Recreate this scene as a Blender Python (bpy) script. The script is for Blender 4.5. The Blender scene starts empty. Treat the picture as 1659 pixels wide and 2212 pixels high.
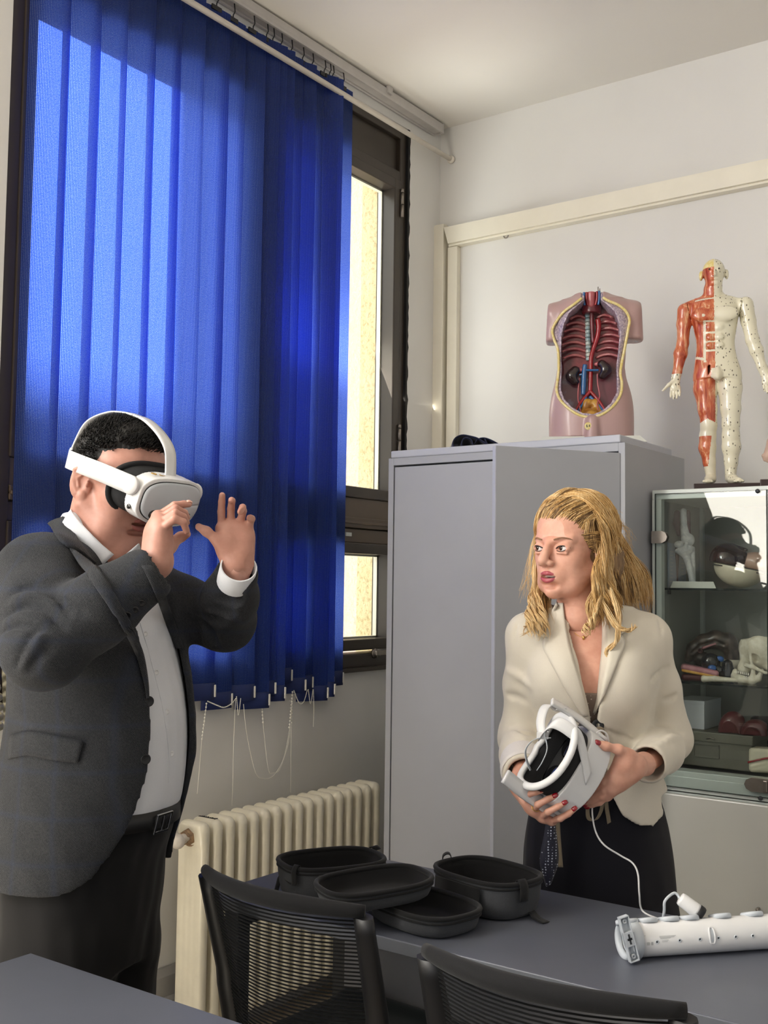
import bpy, bmesh, math, random
import numpy as np
from mathutils import Vector, Matrix
import openvdb as vdb
random.seed(7); rng = np.random.default_rng(7)
S = bpy.context.scene
COL = S.collection
PI = math.pi
# ------------------------------------------------------------------ camera (solved from the room's edges)
FPX, PITCH, ROLL, YAW, EYE = 2358.4, .0660, .01317, .6240, 1.42
fwd = np.array([-math.sin(YAW)*math.cos(PITCH), math.cos(YAW)*math.cos(PITCH), math.sin(PITCH)])
_r0 = np.array([math.cos(YAW), math.sin(YAW), 0.]); _u0 = np.cross(_r0, fwd)
rgt = math.cos(ROLL)*_r0 + math.sin(ROLL)*_u0
upv = np.cross(rgt, fwd)
ORG = np.array([0., 0., EYE])
def ray(x, y): return fwd + rgt*(x-829.5)/FPX - upv*(y-1106)/FPX
def PX(x, y, v): d = ray(x, y); return ORG + d*(v-ORG[0])/d[0]
def PY(x, y, v): d = ray(x, y); return ORG + d*(v-ORG[1])/d[1]
def PZ(x, y, v): d = ray(x, y); return ORG + d*(v-ORG[2])/d[2]
def P(x, y, d): return ORG + ray(x, y)*d
cam = bpy.data.cameras.new('camera'); camo = bpy.data.objects.new('camera', cam); COL.objects.link(camo)
cam.sensor_fit = 'VERTICAL'; cam.sensor_height = 36.; cam.lens = 36.*FPX/2212.; cam.clip_start = .05; cam.clip_end = 100
M4 = Matrix.Identity(4)
for i in range(3):
    M4[i][0] = rgt[i]; M4[i][1] = upv[i]; M4[i][2] = -fwd[i]; M4[i][3] = ORG[i]
camo.matrix_world = M4
S.camera = camo
# ------------------------------------------------------------------ objects and tags
def tag(o, label=None, cat=None, group=None, kind=None):
    if label: o['label'] = label
    if cat: o['category'] = cat
    if group: o['group'] = group
    if kind: o['kind'] = kind
    return o
def empty(name, loc, label, cat, group=None, rz=0.):
    o = bpy.data.objects.new(name, None); COL.objects.link(o)
    o.location = Vector([float(v) for v in loc]); o.rotation_euler = (0, 0, rz); o.empty_display_size = .05
    return tag(o, label, cat, group)
def link(name, me, mat, parent=None, smooth=False):
    mats = mat if isinstance(mat, (list, tuple)) else [mat]
    for m in mats: me.materials.append(m)
    if smooth:
        me.shade_smooth()
    o = bpy.data.objects.new(name, me); COL.objects.link(o)
    if parent is not None: o.parent = parent
    return o
def world_child(o, parent):
    """parent o, whose mesh is written in world coordinates, keeping it in place (the ancestors are Empties with loc/rot only)"""
    o.parent = parent
    m = Matrix.Identity(4); q = parent
    chain = []
    while q is not None: chain.append(q); q = q.parent
    for q in reversed(chain):
        m = m @ q.matrix_parent_inverse @ (Matrix.Translation(q.location) @ q.rotation_euler.to_matrix().to_4x4())
    o.matrix_parent_inverse = m.inverted()
    return o
def kids(o): return [c for c in bpy.data.objects if c.parent == o]
def copy_tree(o, parent=None):
    c = o.copy(); COL.objects.link(c)
    if parent is not None: c.parent = parent
    for ch in kids(o): copy_tree(ch, c)
    return c
V = lambda p: Vector([float(v) for v in p])
def frame(n, t=None):
    """orthonormal (t, b, n)"""
    n = np.array(n, float); n /= np.linalg.norm(n)
    if t is None: t = np.array([0, 0, 1.]) if abs(n[2]) < .9 else np.array([1., 0, 0])
    t = np.array(t, float); t = t - n*(t@n); t /= np.linalg.norm(t)
    return t, np.cross(n, t), n
def spline(pts, n=8, closed=False):
    """Catmull-Rom through points (any dimension)"""
    p = np.array(pts, float); m = len(p); out = []
    segs = m if closed else m-1
    for i in range(segs):
        if closed: a, b, c, d = p[(i-1) % m], p[i], p[(i+1) % m], p[(i+2) % m]
        else: a, b, c, d = p[max(i-1, 0)], p[i], p[i+1], p[min(i+2, m-1)]
        for k in range(n):
            t = k/n
            out.append(.5*((2*b)+(-a+c)*t+(2*a-5*b+4*c-d)*t*t+(-a+3*b-3*c+d)*t**3))
    if not closed: out.append(p[-1])
    return np.array(out)
# ------------------------------------------------------------------ mesh builder
class MB:
    def __init__(s): s.v = []; s.f = []; s.mi = []; s.sm = []
    def add(s, vs, fs, mi=0, smooth=False):
        o = len(s.v); s.v += [tuple(float(c) for c in p) for p in vs]
        for f in fs: s.f.append([i+o for i in f]); s.mi.append(mi); s.sm.append(smooth)
        return s
    def box(s, lo, hi, bev=0., mi=0, rot=None, c=None):
        lo = np.array(lo, float); hi = np.array(hi, float)
        bm = bmesh.new(); bmesh.ops.create_cube(bm, size=1.)
        for v in bm.verts: v.co = Vector([lo[i]+(v.co[i]+.5)*(hi[i]-lo[i]) for i in range(3)])
        if bev > 0: bmesh.ops.bevel(bm, geom=bm.edges[:], offset=bev, segments=2, affect='EDGES', profile=.5)
        vs = [np.array(v.co) for v in bm.verts]; bm.verts.index_update()
        fs = [[v.index for v in f.verts] for f in bm.faces]; bm.free()
        if rot is not None:
            c = (lo+hi)/2 if c is None else np.array(c); vs = [c+rot@(v-c) for v in vs]
        return s.add(vs, fs, mi, False)
    def obox(s, c, ax, half, bev=0., mi=0):
        """box centred at c with axes ax (3 rows) and half sizes"""
        R = np.array(ax, float).T
        b = MB().box([-h for h in half], half, bev)
        return s.add([np.array(c)+R@np.array(v) for v in b.v], b.f, mi)
    def tube(s, path, r, n=12, cap=True, mi=0, closed=False, flat=None, smooth=True):
        p = np.array(path, float); m = len(p); rr = np.broadcast_to(np.array(r, float), (m,))
        rings = []; t0 = None
        for i in range(m):
            if closed: t = p[(i+1) % m]-p[i-1]
            else: t = p[min(i+1, m-1)]-p[max(i-1, 0)]
            t /= (np.linalg.norm(t)+1e-12)
            if t0 is None:
                a = np.array([0, 0, 1.]) if abs(t[2]) < .9 else np.array([1., 0, 0])
                if flat is not None: a = np.array(flat[0], float)
                a = a-t*(a@t)
            else: a = t0-t*(t0@t)
            if flat is not None and len(flat) > 2: a = np.array(flat[0], float); a = a-t*(a@t)
            a /= np.linalg.norm(a)+1e-12; t0 = a; b = np.cross(t, a)
            fl = 1. if flat is None else flat[1]
            rings.append([p[i]+rr[i]*(math.cos(2*PI*k/n)*a*fl+math.sin(2*PI*k/n)*b) for k in range(n)])
        return s.rings(rings, cap, mi, closed, smooth)
    def rings(s, rings, cap=True, mi=0, closed=False, smooth=True):
        n = len(rings[0]); m = len(rings); vs = [q for r in rings for q in r]; fs = []
        for i in range(m if closed else m-1):
            j = (i+1) % m
            for k in range(n): fs.append([i*n+k, i*n+(k+1) % n, j*n+(k+1) % n, j*n+k])
        o = len(s.v); s.add(vs, fs, mi, smooth)
        if cap and not closed:
            s.f.append([o+k for k in range(n)][::-1]); s.mi.append(mi); s.sm.append(False)
            s.f.append([o+(m-1)*n+k for k in range(n)]); s.mi.append(mi); s.sm.append(False)
        return s
    def lathe(s, prof, o=(0, 0, 0), ax=(0, 0, 1), n=24, mi=0, cap=True):
        t, b, a = frame(ax); o = np.array(o, float)
        rings = [[o+a*h+r*(math.cos(2*PI*k/n)*t+math.sin(2*PI*k/n)*b) for k in range(n)] for r, h in prof]
        return s.rings(rings, cap, mi)
    def prism(s, poly, o, ex, ey, ez, h, mi=0, smooth=False):
        """polygon (2-D points) in the plane ex/ey at o, extruded h along ez"""
        o, ex, ey, ez = (np.array(q, float) for q in (o, ex, ey, ez)); n = len(poly)
        vs = [o+ex*p[0]+ey*p[1] for p in poly]+[o+ex*p[0]+ey*p[1]+ez*h for p in poly]
        fs = [list(range(n))[::-1], list(range(n, 2*n))]+[[i, (i+1) % n, (i+1) % n+n, i+n] for i in range(n)]
        return s.add(vs, fs, mi, smooth)
    def grid(s, fn, nu, nv, mi=0, smooth=True):
        vs = [fn(i/nu, j/nv) for j in range(nv+1) for i in range(nu+1)]
        fs = [[j*(nu+1)+i, j*(nu+1)+i+1, (j+1)*(nu+1)+i+1, (j+1)*(nu+1)+i] for j in range(nv) for i in range(nu)]
        return s.add(vs, fs, mi, smooth)
    def slab(s, fn, nu, nv, th, mi=0):
        """sheet with thickness th(along normal) made from fn(u,v)"""
        g = np.array([[fn(i/nu, j/nv) for i in range(nu+1)] for j in range(nv+1)])
        du = np.gradient(g, axis=1); dv = np.gradient(g, axis=0); nn = np.cross(du, dv)
        nn /= np.linalg.norm(nn, axis=2, keepdims=True)+1e-12
        a = (g-nn*th/2).reshape(-1, 3); b = (g+nn*th/2).reshape(-1, 3); N = len(a); w = nu+1
        fs = []
        for j in range(nv):
            for i in range(nu):
                q = [j*w+i, j*w+i+1, (j+1)*w+i+1, (j+1)*w+i]; fs.append([N+k for k in q]); fs.append(q[::-1])
        ed = [i for i in range(nu)]
        rim = [i for i in range(w)]+[j*w+nu for j in range(1, nv+1)]+[nv*w+i for i in range(nu-1, -1, -1)]+[j*w for j in range(nv-1, 0, -1)]
        for k in range(len(rim)):
            i, j = rim[k], rim[(k+1) % len(rim)]; fs.append([i, j, N+j, N+i])
        return s.add(list(a)+list(b), fs, mi, True)
    def build(s, name, mat, parent=None, world=False, fix=True):
        me = bpy.data.meshes.new(name); me.from_pydata(s.v, [], s.f)
        me.polygons.foreach_set('material_index', s.mi); me.polygons.foreach_set('use_smooth', s.sm)
        if fix:
            bm = bmesh.new(); bm.from_mesh(me); bmesh.ops.recalc_face_normals(bm, faces=bm.faces[:]); bm.to_mesh(me); bm.free()
        me.update()
        o = link(name, me, mat, None if world else parent)
        if world and parent is not None: world_child(o, parent)
        return o
def rpoly(w, h, r, n=6):
    out = []
    for cx, cy, a0 in ((w-r, h-r, 0), (-w+r, h-r, PI/2), (-w+r, -h+r, PI), (w-r, -h+r, 3*PI/2)):
        out += [(cx+r*math.cos(a0+PI/2*k/n), cy+r*math.sin(a0+PI/2*k/n)) for k in range(n+1)]
    return out
def rotm(axis, a):
    return np.array(Matrix.Rotation(a, 3, Vector([float(c) for c in axis])))
# ------------------------------------------------------------------ signed-distance modelling
class SDF:
    """a field on a regular grid; smooth unions and cuts of tapered capsules, ellipsoids, lofts; meshed with openvdb"""
    def __init__(s, lo, hi, h):
        s.h = h; s.lo = np.array(lo, float); s.n = np.maximum(2, np.ceil((np.array(hi, float)-s.lo)/h).astype(int)+1)
        s.F = np.full(s.n, 1., np.float32)
    def _box(s, lo, hi):
        a = np.clip(np.floor((np.array(lo)-s.lo)/s.h).astype(int), 0, s.n-1)
        b = np.clip(np.ceil((np.array(hi)-s.lo)/s.h).astype(int)+1, 0, s.n)
        if np.any(b-a < 1): return None, None
        ax = [(s.lo[i]+s.h*np.arange(a[i], b[i])).astype(np.float32) for i in range(3)]
        X = np.stack(np.meshgrid(*ax, indexing='ij'), -1)
        return (slice(a[0], b[0]), slice(a[1], b[1]), slice(a[2], b[2])), X
    def _mix(s, sl, d, k, op):
        f = s.F[sl]
        if op == 'u':
            if k <= 0: s.F[sl] = np.minimum(f, d)
            else: h = np.maximum(k-np.abs(f-d), 0)/k; s.F[sl] = np.minimum(f, d)-h*h*k*.25
        else:
            d = -d
            if k <= 0: s.F[sl] = np.maximum(f, d)
            else: h = np.maximum(k-np.abs(f-d), 0)/k; s.F[sl] = np.maximum(f, d)+h*h*k*.25
    def cone(s, a, b, r1, r2=None, k=.01, op='u', flat=None):
        """tapered capsule a->b; flat=(axis, factor) squashes the section along axis"""
        a = np.array(a, float); b = np.array(b, float); r2 = r1 if r2 is None else r2
        R = max(r1, r2)*(1 if flat is None else max(1, flat[1]))+k+2.5*s.h
        sl, X = s._box(np.minimum(a, b)-R, np.maximum(a, b)+R)
        if sl is None: return s
        ab = (b-a).astype(np.float32); L = float(ab@ab)+1e-12
        q = X-a.astype(np.float32)
        t = np.clip((q@ab)/L, 0, 1)
        q = q-t[..., None]*ab
        if flat is not None:
            n = np.array(flat[0], float); n /= np.linalg.norm(n); n = n.astype(np.float32); c = q@n
            q = q+(c*(1/flat[1]-1))[..., None]*n
            d = np.sqrt((q*q).sum(-1))-(r1+(r2-r1)*t)
            d = d*min(1, flat[1])
        else: d = np.sqrt((q*q).sum(-1))-(r1+(r2-r1)*t)
        s._mix(sl, d.astype(np.float32), k, op); return s
    def chain(s, pts, rs, k=.01, op='u', flat=None):
        rs = np.broadcast_to(np.array(rs, float), (len(pts),))
        for i in range(len(pts)-1): s.cone(pts[i], pts[i+1], rs[i], rs[i+1], k, op, flat)
        return s
    def ell(s, c, r, ax=None, k=.01, op='u'):
        """ellipsoid radii r along the rows of ax"""
        c = np.array(c, float); r = np.array(r, float); A = np.eye(3) if ax is None else np.array(ax, float)
        ext = np.sqrt(((A*r[:, None])**2).sum(0))+k+2.5*s.h
        sl, X = s._box(c-ext, c+ext)
        if sl is None: return s
        q = (X-c.astype(np.float32))@A.T.astype(np.float32)
        k0 = np.sqrt(((q/r)**2).sum(-1)); k1 = np.sqrt(((q/(r*r))**2).sum(-1))+1e-9
        s._mix(sl, (k0*(k0-1)/k1).astype(np.float32), k, op); return s
    def rbox(s, c, half, ax=None, rad=.005, k=.005, op='u'):
        c = np.array(c, float); half = np.array(half, float); A = np.eye(3) if ax is None else np.array(ax, float)
        ext = (np.abs(A)*half[:, None]).sum(0)+k+2.5*s.h
        sl, X = s._box(c-ext, c+ext)
        if sl is None: return s
        q = np.abs((X-c.astype(np.float32))@A.T.astype(np.float32))-(half-rad)
        d = np.sqrt((np.maximum(q, 0)**2).sum(-1))+np.minimum(q.max(-1), 0)-rad
        s._mix(sl, d.astype(np.float32), k, op); return s
    def loft(s, secs, o, ax, k=.01, op='u', p=2., n=64):
        """stack of superellipse sections (h, cx, cy, rx, ry) along ax[2] from o with ax rows (x, y, h)"""
        S_ = np.array(secs, float); o = np.array(o, float); A = np.array(ax, float)
        hs = S_[:, 0]; hh = np.linspace(hs[0], hs[-1], n)
        sp = spline(S_, 12); order = np.argsort(sp[:, 0]); sp = sp[order]
        T = np.array([np.interp(hh, sp[:, 0], sp[:, i]) for i in range(1, 5)]).T.astype(np.float32)
        R = max(S_[:, 3].max(), S_[:, 4].max())
        cs = [o+A[2]*h+A[0]*x+A[1]*y for h, x, y in zip(hh[::4], T[::4, 0], T[::4, 1])]+[o+A[2]*hs[-1]]
        cs = np.array(cs); m = R+k+3*s.h
        sl, X = s._box(cs.min(0)-m, cs.max(0)+m)
        if sl is None: return s
        q = (X-o.astype(np.float32))@A.T.astype(np.float32); h = q[..., 2]
        u = np.clip((h-hh[0])/(hh[-1]-hh[0])*(n-1), 0, n-1.001); i = u.astype(int); f = (u-i)[..., None]
        t = T[i]*(1-f)+T[np.minimum(i+1, n-1)]*f
        x = (q[..., 0]-t[..., 0])/t[..., 2]; y = (q[..., 1]-t[..., 1])/t[..., 3]
        if p == 2.:
            k0 = np.sqrt(x*x+y*y); k1 = np.sqrt((x/t[..., 2])**2+(y/t[..., 3])**2)+1e-6
            d = np.where(k0 > 1e-4, k0*(k0-1)/k1, -np.minimum(t[..., 2], t[..., 3]))
        else:
            k0 = (np.abs(x)**p+np.abs(y)**p)**(1/p); g = np.hypot(x, y)+1e-6
            rr = np.hypot(x*t[..., 2], y*t[..., 3])+1e-6
            d = rr*(1-1/np.maximum(k0, 1e-3))
            d = np.maximum(d, -np.minimum(t[..., 2], t[..., 3]))
        d = np.maximum(d, np.maximum(hh[0]-h, h-hh[-1]))
        s._mix(sl, d.astype(np.float32), k, op); return s
    def poly(s, pts, o, ex, ey, ez, h0, h1, k=.004, op='s', infl=0.):
        """prism of a 2-D polygon in the plane ex/ey at o between h0 and h1 along ez"""
        o, ex, ey, ez = (np.array(q, float) for q in (o, ex, ey, ez)); pts = np.array(pts, float)
        cs = np.array([o+ex*p[0]+ey*p[1]+ez*h for p in pts for h in (h0, h1)]); m = k+3*s.h+infl
        sl, X = s._box(cs.min(0)-m, cs.max(0)+m)
        if sl is None: return s
        q = X-o.astype(np.float32); x = q@ex.astype(np.float32); y = q@ey.astype(np.float32); z = q@ez.astype(np.float32)
        d2 = np.full(x.shape, 1e9, np.float32); ins = np.zeros(x.shape, bool)
        for i in range(len(pts)):
            a, b = pts[i], pts[(i+1) % len(pts)]; e = b-a
            wx, wy = x-a[0], y-a[1]; t = np.clip((wx*e[0]+wy*e[1])/(e@e+1e-12), 0, 1)
            d2 = np.minimum(d2, (wx-t*e[0])**2+(wy-t*e[1])**2)
            c = ((a[1] > y) != (b[1] > y)) & (x < (b[0]-a[0])*(y-a[1])/(b[1]-a[1]+1e-12)+a[0]); ins ^= c
        d = np.sqrt(d2)*np.where(ins, -1, 1)-infl
        d = np.maximum(d, np.maximum(h0-z, z-h1))
        s._mix(sl, d.astype(np.float32), k, op); return s
    def disp(s, fn, band=.02):
        """F += fn(points) near the surface"""
        idx = np.argwhere(np.abs(s.F) < band)
        X = s.lo+idx*s.h
        s.F[idx[:, 0], idx[:, 1], idx[:, 2]] += fn(X).astype(np.float32); return s
    def clipmax(s, fn, band=.06):
        idx = np.argwhere(np.abs(s.F) < band); X = s.lo+idx*s.h; q = (idx[:, 0], idx[:, 1], idx[:, 2])
        s.F[q] = np.maximum(s.F[q], fn(X).astype(np.float32)); return s
    def mesh(s, adapt=0.):
        g = vdb.FloatGrid(3*s.h); F = np.clip(s.F, -3*s.h, 3*s.h).astype(np.float32)
        for ax in range(3):                                    # close the surface at the grid's border
            sl = [slice(None)]*3
            for e in (0, -1): sl[ax] = e; F[tuple(sl)] = np.maximum(F[tuple(sl)], s.h)
        g.copyFromArray(F)
        pts, tri, quad = g.convertToPolygons(isovalue=0., adaptivity=adapt)
        pts = pts*s.h+s.lo
        return pts, [list(map(int, t[::-1])) for t in tri]+[list(map(int, q[::-1])) for q in quad]
    def build(s, name, mat, parent=None, mi=None, world=True, smooth_it=0):
        pts, fs = s.mesh()
        return mesh_obj([(pts, fs, mi)], name, mat, parent, world, smooth_it)
def mesh_obj(pieces, name, mat, parent=None, world=True, smooth_it=0):
    vs = []; fs = []; mis = []
    for pts, f, mi in pieces:
        o = len(vs); vs += pts.tolist(); fs += [[i+o for i in q] for q in f]
        if mi is None: mis += [0]*len(f)
        else:
            c = np.array([pts[q].mean(0) for q in f]) if len(f) else np.zeros((0, 3)); mis += list(mi(c))
    me = bpy.data.meshes.new(name); me.from_pydata(vs, [], fs)
    me.polygons.foreach_set('material_index', np.array(mis, dtype=np.int32))
    if smooth_it:
        bm = bmesh.new(); bm.from_mesh(me)
        for _ in range(smooth_it): bmesh.ops.smooth_vert(bm, verts=bm.verts[:], factor=.5, use_axis_x=True, use_axis_y=True, use_axis_z=True)
        bm.to_mesh(me); bm.free()
    o = link(name, me, mat, None, True)
    if parent is not None:
        if world: world_child(o, parent)
        else: o.parent = parent
    return o
def noise3(X, sc, seed=0, oct=3):
    """cheap smooth pseudo-noise from sums of sines"""
    r = np.random.default_rng(seed); out = np.zeros(len(X)); a = 1.
    for _ in range(oct):
        for _ in range(3):
            k = r.normal(size=3); k /= np.linalg.norm(k); out += a*np.sin(X@k*sc*2*PI+r.uniform(0, 6.28))/3
        sc *= 1.9; a *= .55
    return out
# ------------------------------------------------------------------ materials (all procedural)
def srgb(*c):
    c = [v/255. for v in c]
    return tuple((v/12.92 if v <= .04045 else ((v+.055)/1.055)**2.4) for v in c)+(1.,)
class NT:
    def __init__(s, name):
        s.m = bpy.data.materials.new(name); s.m.use_nodes = True; s.t = s.m.node_tree; s.t.nodes.clear()
        s.out = s.n('ShaderNodeOutputMaterial')
    def n(s, kind, **kw):
        nd = s.t.nodes.new(kind)
        for k, v in kw.items():
            if hasattr(nd, k): setattr(nd, k, v)
            else: nd.inputs[k].default_value = v
        return nd
    def l(s, a, b): s.t.links.new(a, b)
    def co(s, scale=(1, 1, 1), kind='Object'):
        tc = s.n('ShaderNodeTexCoord'); mp = s.n('ShaderNodeMapping'); mp.inputs['Scale'].default_value = scale
        s.l(tc.outputs[kind], mp.inputs['Vector']); return mp.outputs['Vector']
    def noise(s, vec, scale, detail=3., rough=.55, dist=0.):
        n = s.n('ShaderNodeTexNoise'); n.inputs['Scale'].default_value = scale; n.inputs['Detail'].default_value = detail
        n.inputs['Roughness'].default_value = rough; n.inputs['Distortion'].default_value = dist
        s.l(vec, n.inputs['Vector']); return n.outputs['Fac']
    def ramp(s, fac, stops):
        r = s.n('ShaderNodeValToRGB'); e = r.color_ramp.elements
        while len(e) > 1: e.remove(e[0])
        e[0].position = stops[0][0]; e[0].color = stops[0][1]
        for p, c in stops[1:]:
            q = e.new(p); q.color = c
        s.l(fac, r.inputs['Fac']); return r.outputs['Color']
    def mix(s, fac, a, b, mode='MIX'):
        m = s.n('ShaderNodeMix', data_type='RGBA', blend_type=mode)
        for sock, v in ((m.inputs[0], fac), (m.inputs[6], a), (m.inputs[7], b)):
            if hasattr(v, 'node'): s.l(v, sock)
            else: sock.default_value = v
        return m.outputs[2]
    def math(s, op, a, b=0., clamp=False):
        m = s.n('ShaderNodeMath', operation=op); m.use_clamp = clamp
        for i, v in enumerate((a, b)):
            if hasattr(v, 'node'): s.l(v, m.inputs[i])
            else: m.inputs[i].default_value = v
        return m.outputs[0]
    def bump(s, h, strength=.2, dist=.002):
        b = s.n('ShaderNodeBump'); b.inputs['Strength'].default_value = strength; b.inputs['Distance'].default_value = dist
        s.l(h, b.inputs['Height']); return b.outputs['Normal']
    def bsdf(s, col, rough=.5, metal=0., normal=None, spec=.5, sheen=0., sss=0., sss_r=(.02, .008, .004), coat=0., alpha=None, trans=0., tint=None):
        b = s.n('ShaderNodeBsdfPrincipled')
        for k, v in (('Base Color', col), ('Roughness', rough), ('Metallic', metal), ('Specular IOR Level', spec)):
            if hasattr(v, 'node'): s.l(v, b.inputs[k])
            else: b.inputs[k].default_value = v
        if normal is not None: s.l(normal, b.inputs['Normal'])
        if sheen: b.inputs['Sheen Weight'].default_value = sheen; b.inputs['Sheen Roughness'].default_value = .5
        if sss: b.inputs['Subsurface Weight'].default_value = sss; b.inputs['Subsurface Radius'].default_value = sss_r; b.inputs['Subsurface Scale'].default_value = 1.
        if coat: b.inputs['Coat Weight'].default_value = coat; b.inputs['Coat Roughness'].default_value = .08
        if trans: b.inputs['Transmission Weight'].default_value = trans
        s.l(b.outputs[0], s.out.inputs['Surface']); return b
def plain(name, col, rough=.5, metal=0., var=.06, nscale=18., bump=.06, bscale=220., spec=.5, coat=0., sheen=0.):
    """paint, plastic, metal: a colour with a little mottling and a fine grain"""
    t = NT(name); v = t.co()
    c2 = tuple(min(1, x*(1+var)) for x in col[:3])+(1,); c1 = tuple(x*(1-var) for x in col[:3])+(1,)
    c = t.ramp(t.noise(v, nscale), [(.3, c1), (.7, c2)])
    nrm = t.bump(t.noise(v, bscale, 2.), bump, .001) if bump else None
    t.bsdf(c, rough, metal, nrm, spec, sheen, coat=coat); return t.m
M = {}
M['wall'] = plain('wall_paint', srgb(221, 219, 214), .75, var=.025, nscale=2.5, bump=.12, bscale=60.)
M['ceiling'] = plain('ceiling_paint', srgb(226, 222, 214), .8, var=.02, nscale=1.5, bump=.08, bscale=50.)
M['trunking'] = plain('cable_trunking_plastic', srgb(232, 226, 208), .45, var=.03, nscale=9., bump=.03)
M['cab'] = plain('grey_laminate', srgb(168, 170, 176), .5, var=.02, nscale=6., bump=.08, bscale=500.)
M['cab_edge'] = plain('pale_edge_band', srgb(186, 189, 198), .45, var=.02, bump=.03)
M['vit'] = plain('white_enamel', srgb(205, 212, 208), .3, var=.03, nscale=5., bump=.02)
M['vit_in'] = plain('grey_interior_enamel', srgb(150, 152, 146), .5, var=.05, nscale=4., bump=.02)
M['vit_low'] = plain('white_gloss_door', srgb(206, 206, 200), .22, var=.015, nscale=4., bump=.015, bscale=40.)
M['steel'] = plain('brushed_steel', srgb(150, 142, 134), .35, .9, var=.1, nscale=30., bump=.04)
M['chrome'] = plain('chrome', srgb(205, 205, 205), .12, 1., var=.03, bump=0)
M['black_metal'] = plain('black_metal', srgb(24, 24, 26), .45, var=.1)
M['table'] = plain('grey_table_laminate', srgb(88, 91, 102), .38, var=.03, nscale=14., bump=.05, bscale=420.)
M['table_edge'] = plain('grey_table_edge', srgb(98, 101, 108), .45, var=.03)
M['tleg'] = plain('dark_grey_powder_coat', srgb(52, 54, 58), .5, var=.08)
M['modesty'] = plain('grey_panel', srgb(150, 152, 160), .5, var=.03)
M['rad'] = plain('cream_radiator_paint', srgb(236, 229, 208), .3, var=.05, nscale=14., bump=.25, bscale=45.)
M['rust'] = plain('chipped_rusty_paint', srgb(140, 112, 84), .6, var=.5, nscale=90., bump=.5, bscale=80.)
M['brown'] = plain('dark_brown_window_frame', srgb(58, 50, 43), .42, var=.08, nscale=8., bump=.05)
M['brown_lit'] = plain('brown_frame_lit', srgb(92, 78, 64), .42, var=.08, nscale=8., bump=.05)  # lighter copy of the frame brown, coloured as if lit
M['black_gap'] = plain('black_gap_shade', srgb(16, 15, 15), .7, var=.3, nscale=60.)
M['pipe'] = plain('white_painted_pipe', srgb(218, 210, 198), .4, var=.05, nscale=20., bump=.08, bscale=60.)
M['rail'] = plain('white_aluminium_rail', srgb(190, 186, 182), .4, var=.05, nscale=20.)
M['dark'] = plain('near_black_plastic', srgb(20, 20, 22), .5, var=.1)
M['white_plastic'] = plain('white_matte_plastic', srgb(222, 222, 222), .4, var=.015, bump=.02)
M['grey_plastic'] = plain('pale_grey_plastic', srgb(196, 202, 208), .42, var=.02, bump=.02)
M['lens'] = plain('black_lens', srgb(8, 8, 12), .08, var=.1, bump=0, coat=1.)
M['foam'] = plain('black_face_foam', srgb(22, 22, 24), .9, var=.1, bump=.3, bscale=400.)
M['base_white'] = plain('white_model_base', srgb(214, 216, 208), .4, var=.02)
M['wood_dark'] = plain('dark_lacquered_wood', srgb(48, 30, 26), .3, var=.2, nscale=20.)
M['bead'] = plain('clear_white_beads', srgb(230, 226, 216), .3, var=.02, bump=0)
M['chain_dark'] = plain('thin_grey_cord', srgb(150, 144, 134), .6, var=.1)
def floor_mat():
    t = NT('laminate_floor'); v = t.co((1, 1, 1))
    br = t.n('ShaderNodeTexBrick'); br.inputs['Scale'].default_value = 1.; br.inputs['Mortar Size'].default_value = .0015
    br.inputs['Brick Width'].default_value = 1.2; br.inputs['Row Height'].default_value = .19
    br.inputs['Color1'].default_value = srgb(176, 164, 146); br.inputs['Color2'].default_value = srgb(158, 146, 128); br.inputs['Mortar'].default_value = srgb(96, 88, 78)
    t.l(v, br.inputs['Vector'])
    g = t.noise(t.co((1.2, 22, 1)), 3., 5., .6, .6)
    c = t.mix(.45, br.outputs['Color'], t.ramp(g, [(.3, srgb(120, 106, 88)), (.7, srgb(200, 188, 168))]), 'MIX')
    t.bsdf(c, .4, normal=t.bump(g, .08, .001)); return t.m
M['floor'] = floor_mat()
def stucco(name, c1, c2):
    t = NT(name); v = t.co((1, 1, 1))
    n = t.noise(v, 55., 4., .65, .3); n2 = t.noise(v, 5., 2.)
    c = t.mix(.35, t.ramp(n, [(.36, c2), (.48, c1)]), t.ramp(n2, [(.35, c1), (.7, srgb(240, 222, 190))]))
    t.bsdf(c, .9, normal=t.bump(n, .9, .012)); return t.m
M['stucco'] = stucco('yellow_stucco', srgb(226, 206, 158), srgb(186, 160, 108))
M['stucco_pink'] = stucco('pink_smooth_render', srgb(232, 206, 186), srgb(222, 194, 172))
def glass_mat(name, rough=.0, tint=(.95, .97, .96, 1), ior=1.45, dirt=.03):
    """thin window glass: clear with a mirror reflection that grows at grazing angles"""
    t = NT(name); tr = t.n('ShaderNodeBsdfTransparent'); tr.inputs[0].default_value = tint
    gl = t.n('ShaderNodeBsdfGlossy'); gl.inputs['Roughness'].default_value = rough
    lw = t.n('ShaderNodeLayerWeight'); lw.inputs[0].default_value = .5
    f0 = ((ior-1)/(ior+1))**2; fr = t.math('MULTIPLY_ADD', t.math('POWER', lw.outputs['Facing'], 5.), 1-f0); fr.node.inputs[2].default_value = f0
    mx = t.n('ShaderNodeMixShader'); t.l(fr, mx.inputs[0]); t.l(tr.outputs[0], mx.inputs[1]); t.l(gl.outputs[0], mx.inputs[2])
    if dirt:
        df = t.n('ShaderNodeBsdfDiffuse'); df.inputs[0].default_value = (.8, .78, .72, 1)
        f = t.math('MULTIPLY', t.noise(t.co(), 9., 4.), dirt)
        m2 = t.n('ShaderNodeMixShader'); t.l(f, m2.inputs[0]); t.l(mx.outputs[0], m2.inputs[1]); t.l(df.outputs[0], m2.inputs[2]); mx = m2
    t.l(mx.outputs[0], t.out.inputs['Surface']); return t.m
M['glass'] = glass_mat('window_glass')
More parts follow.
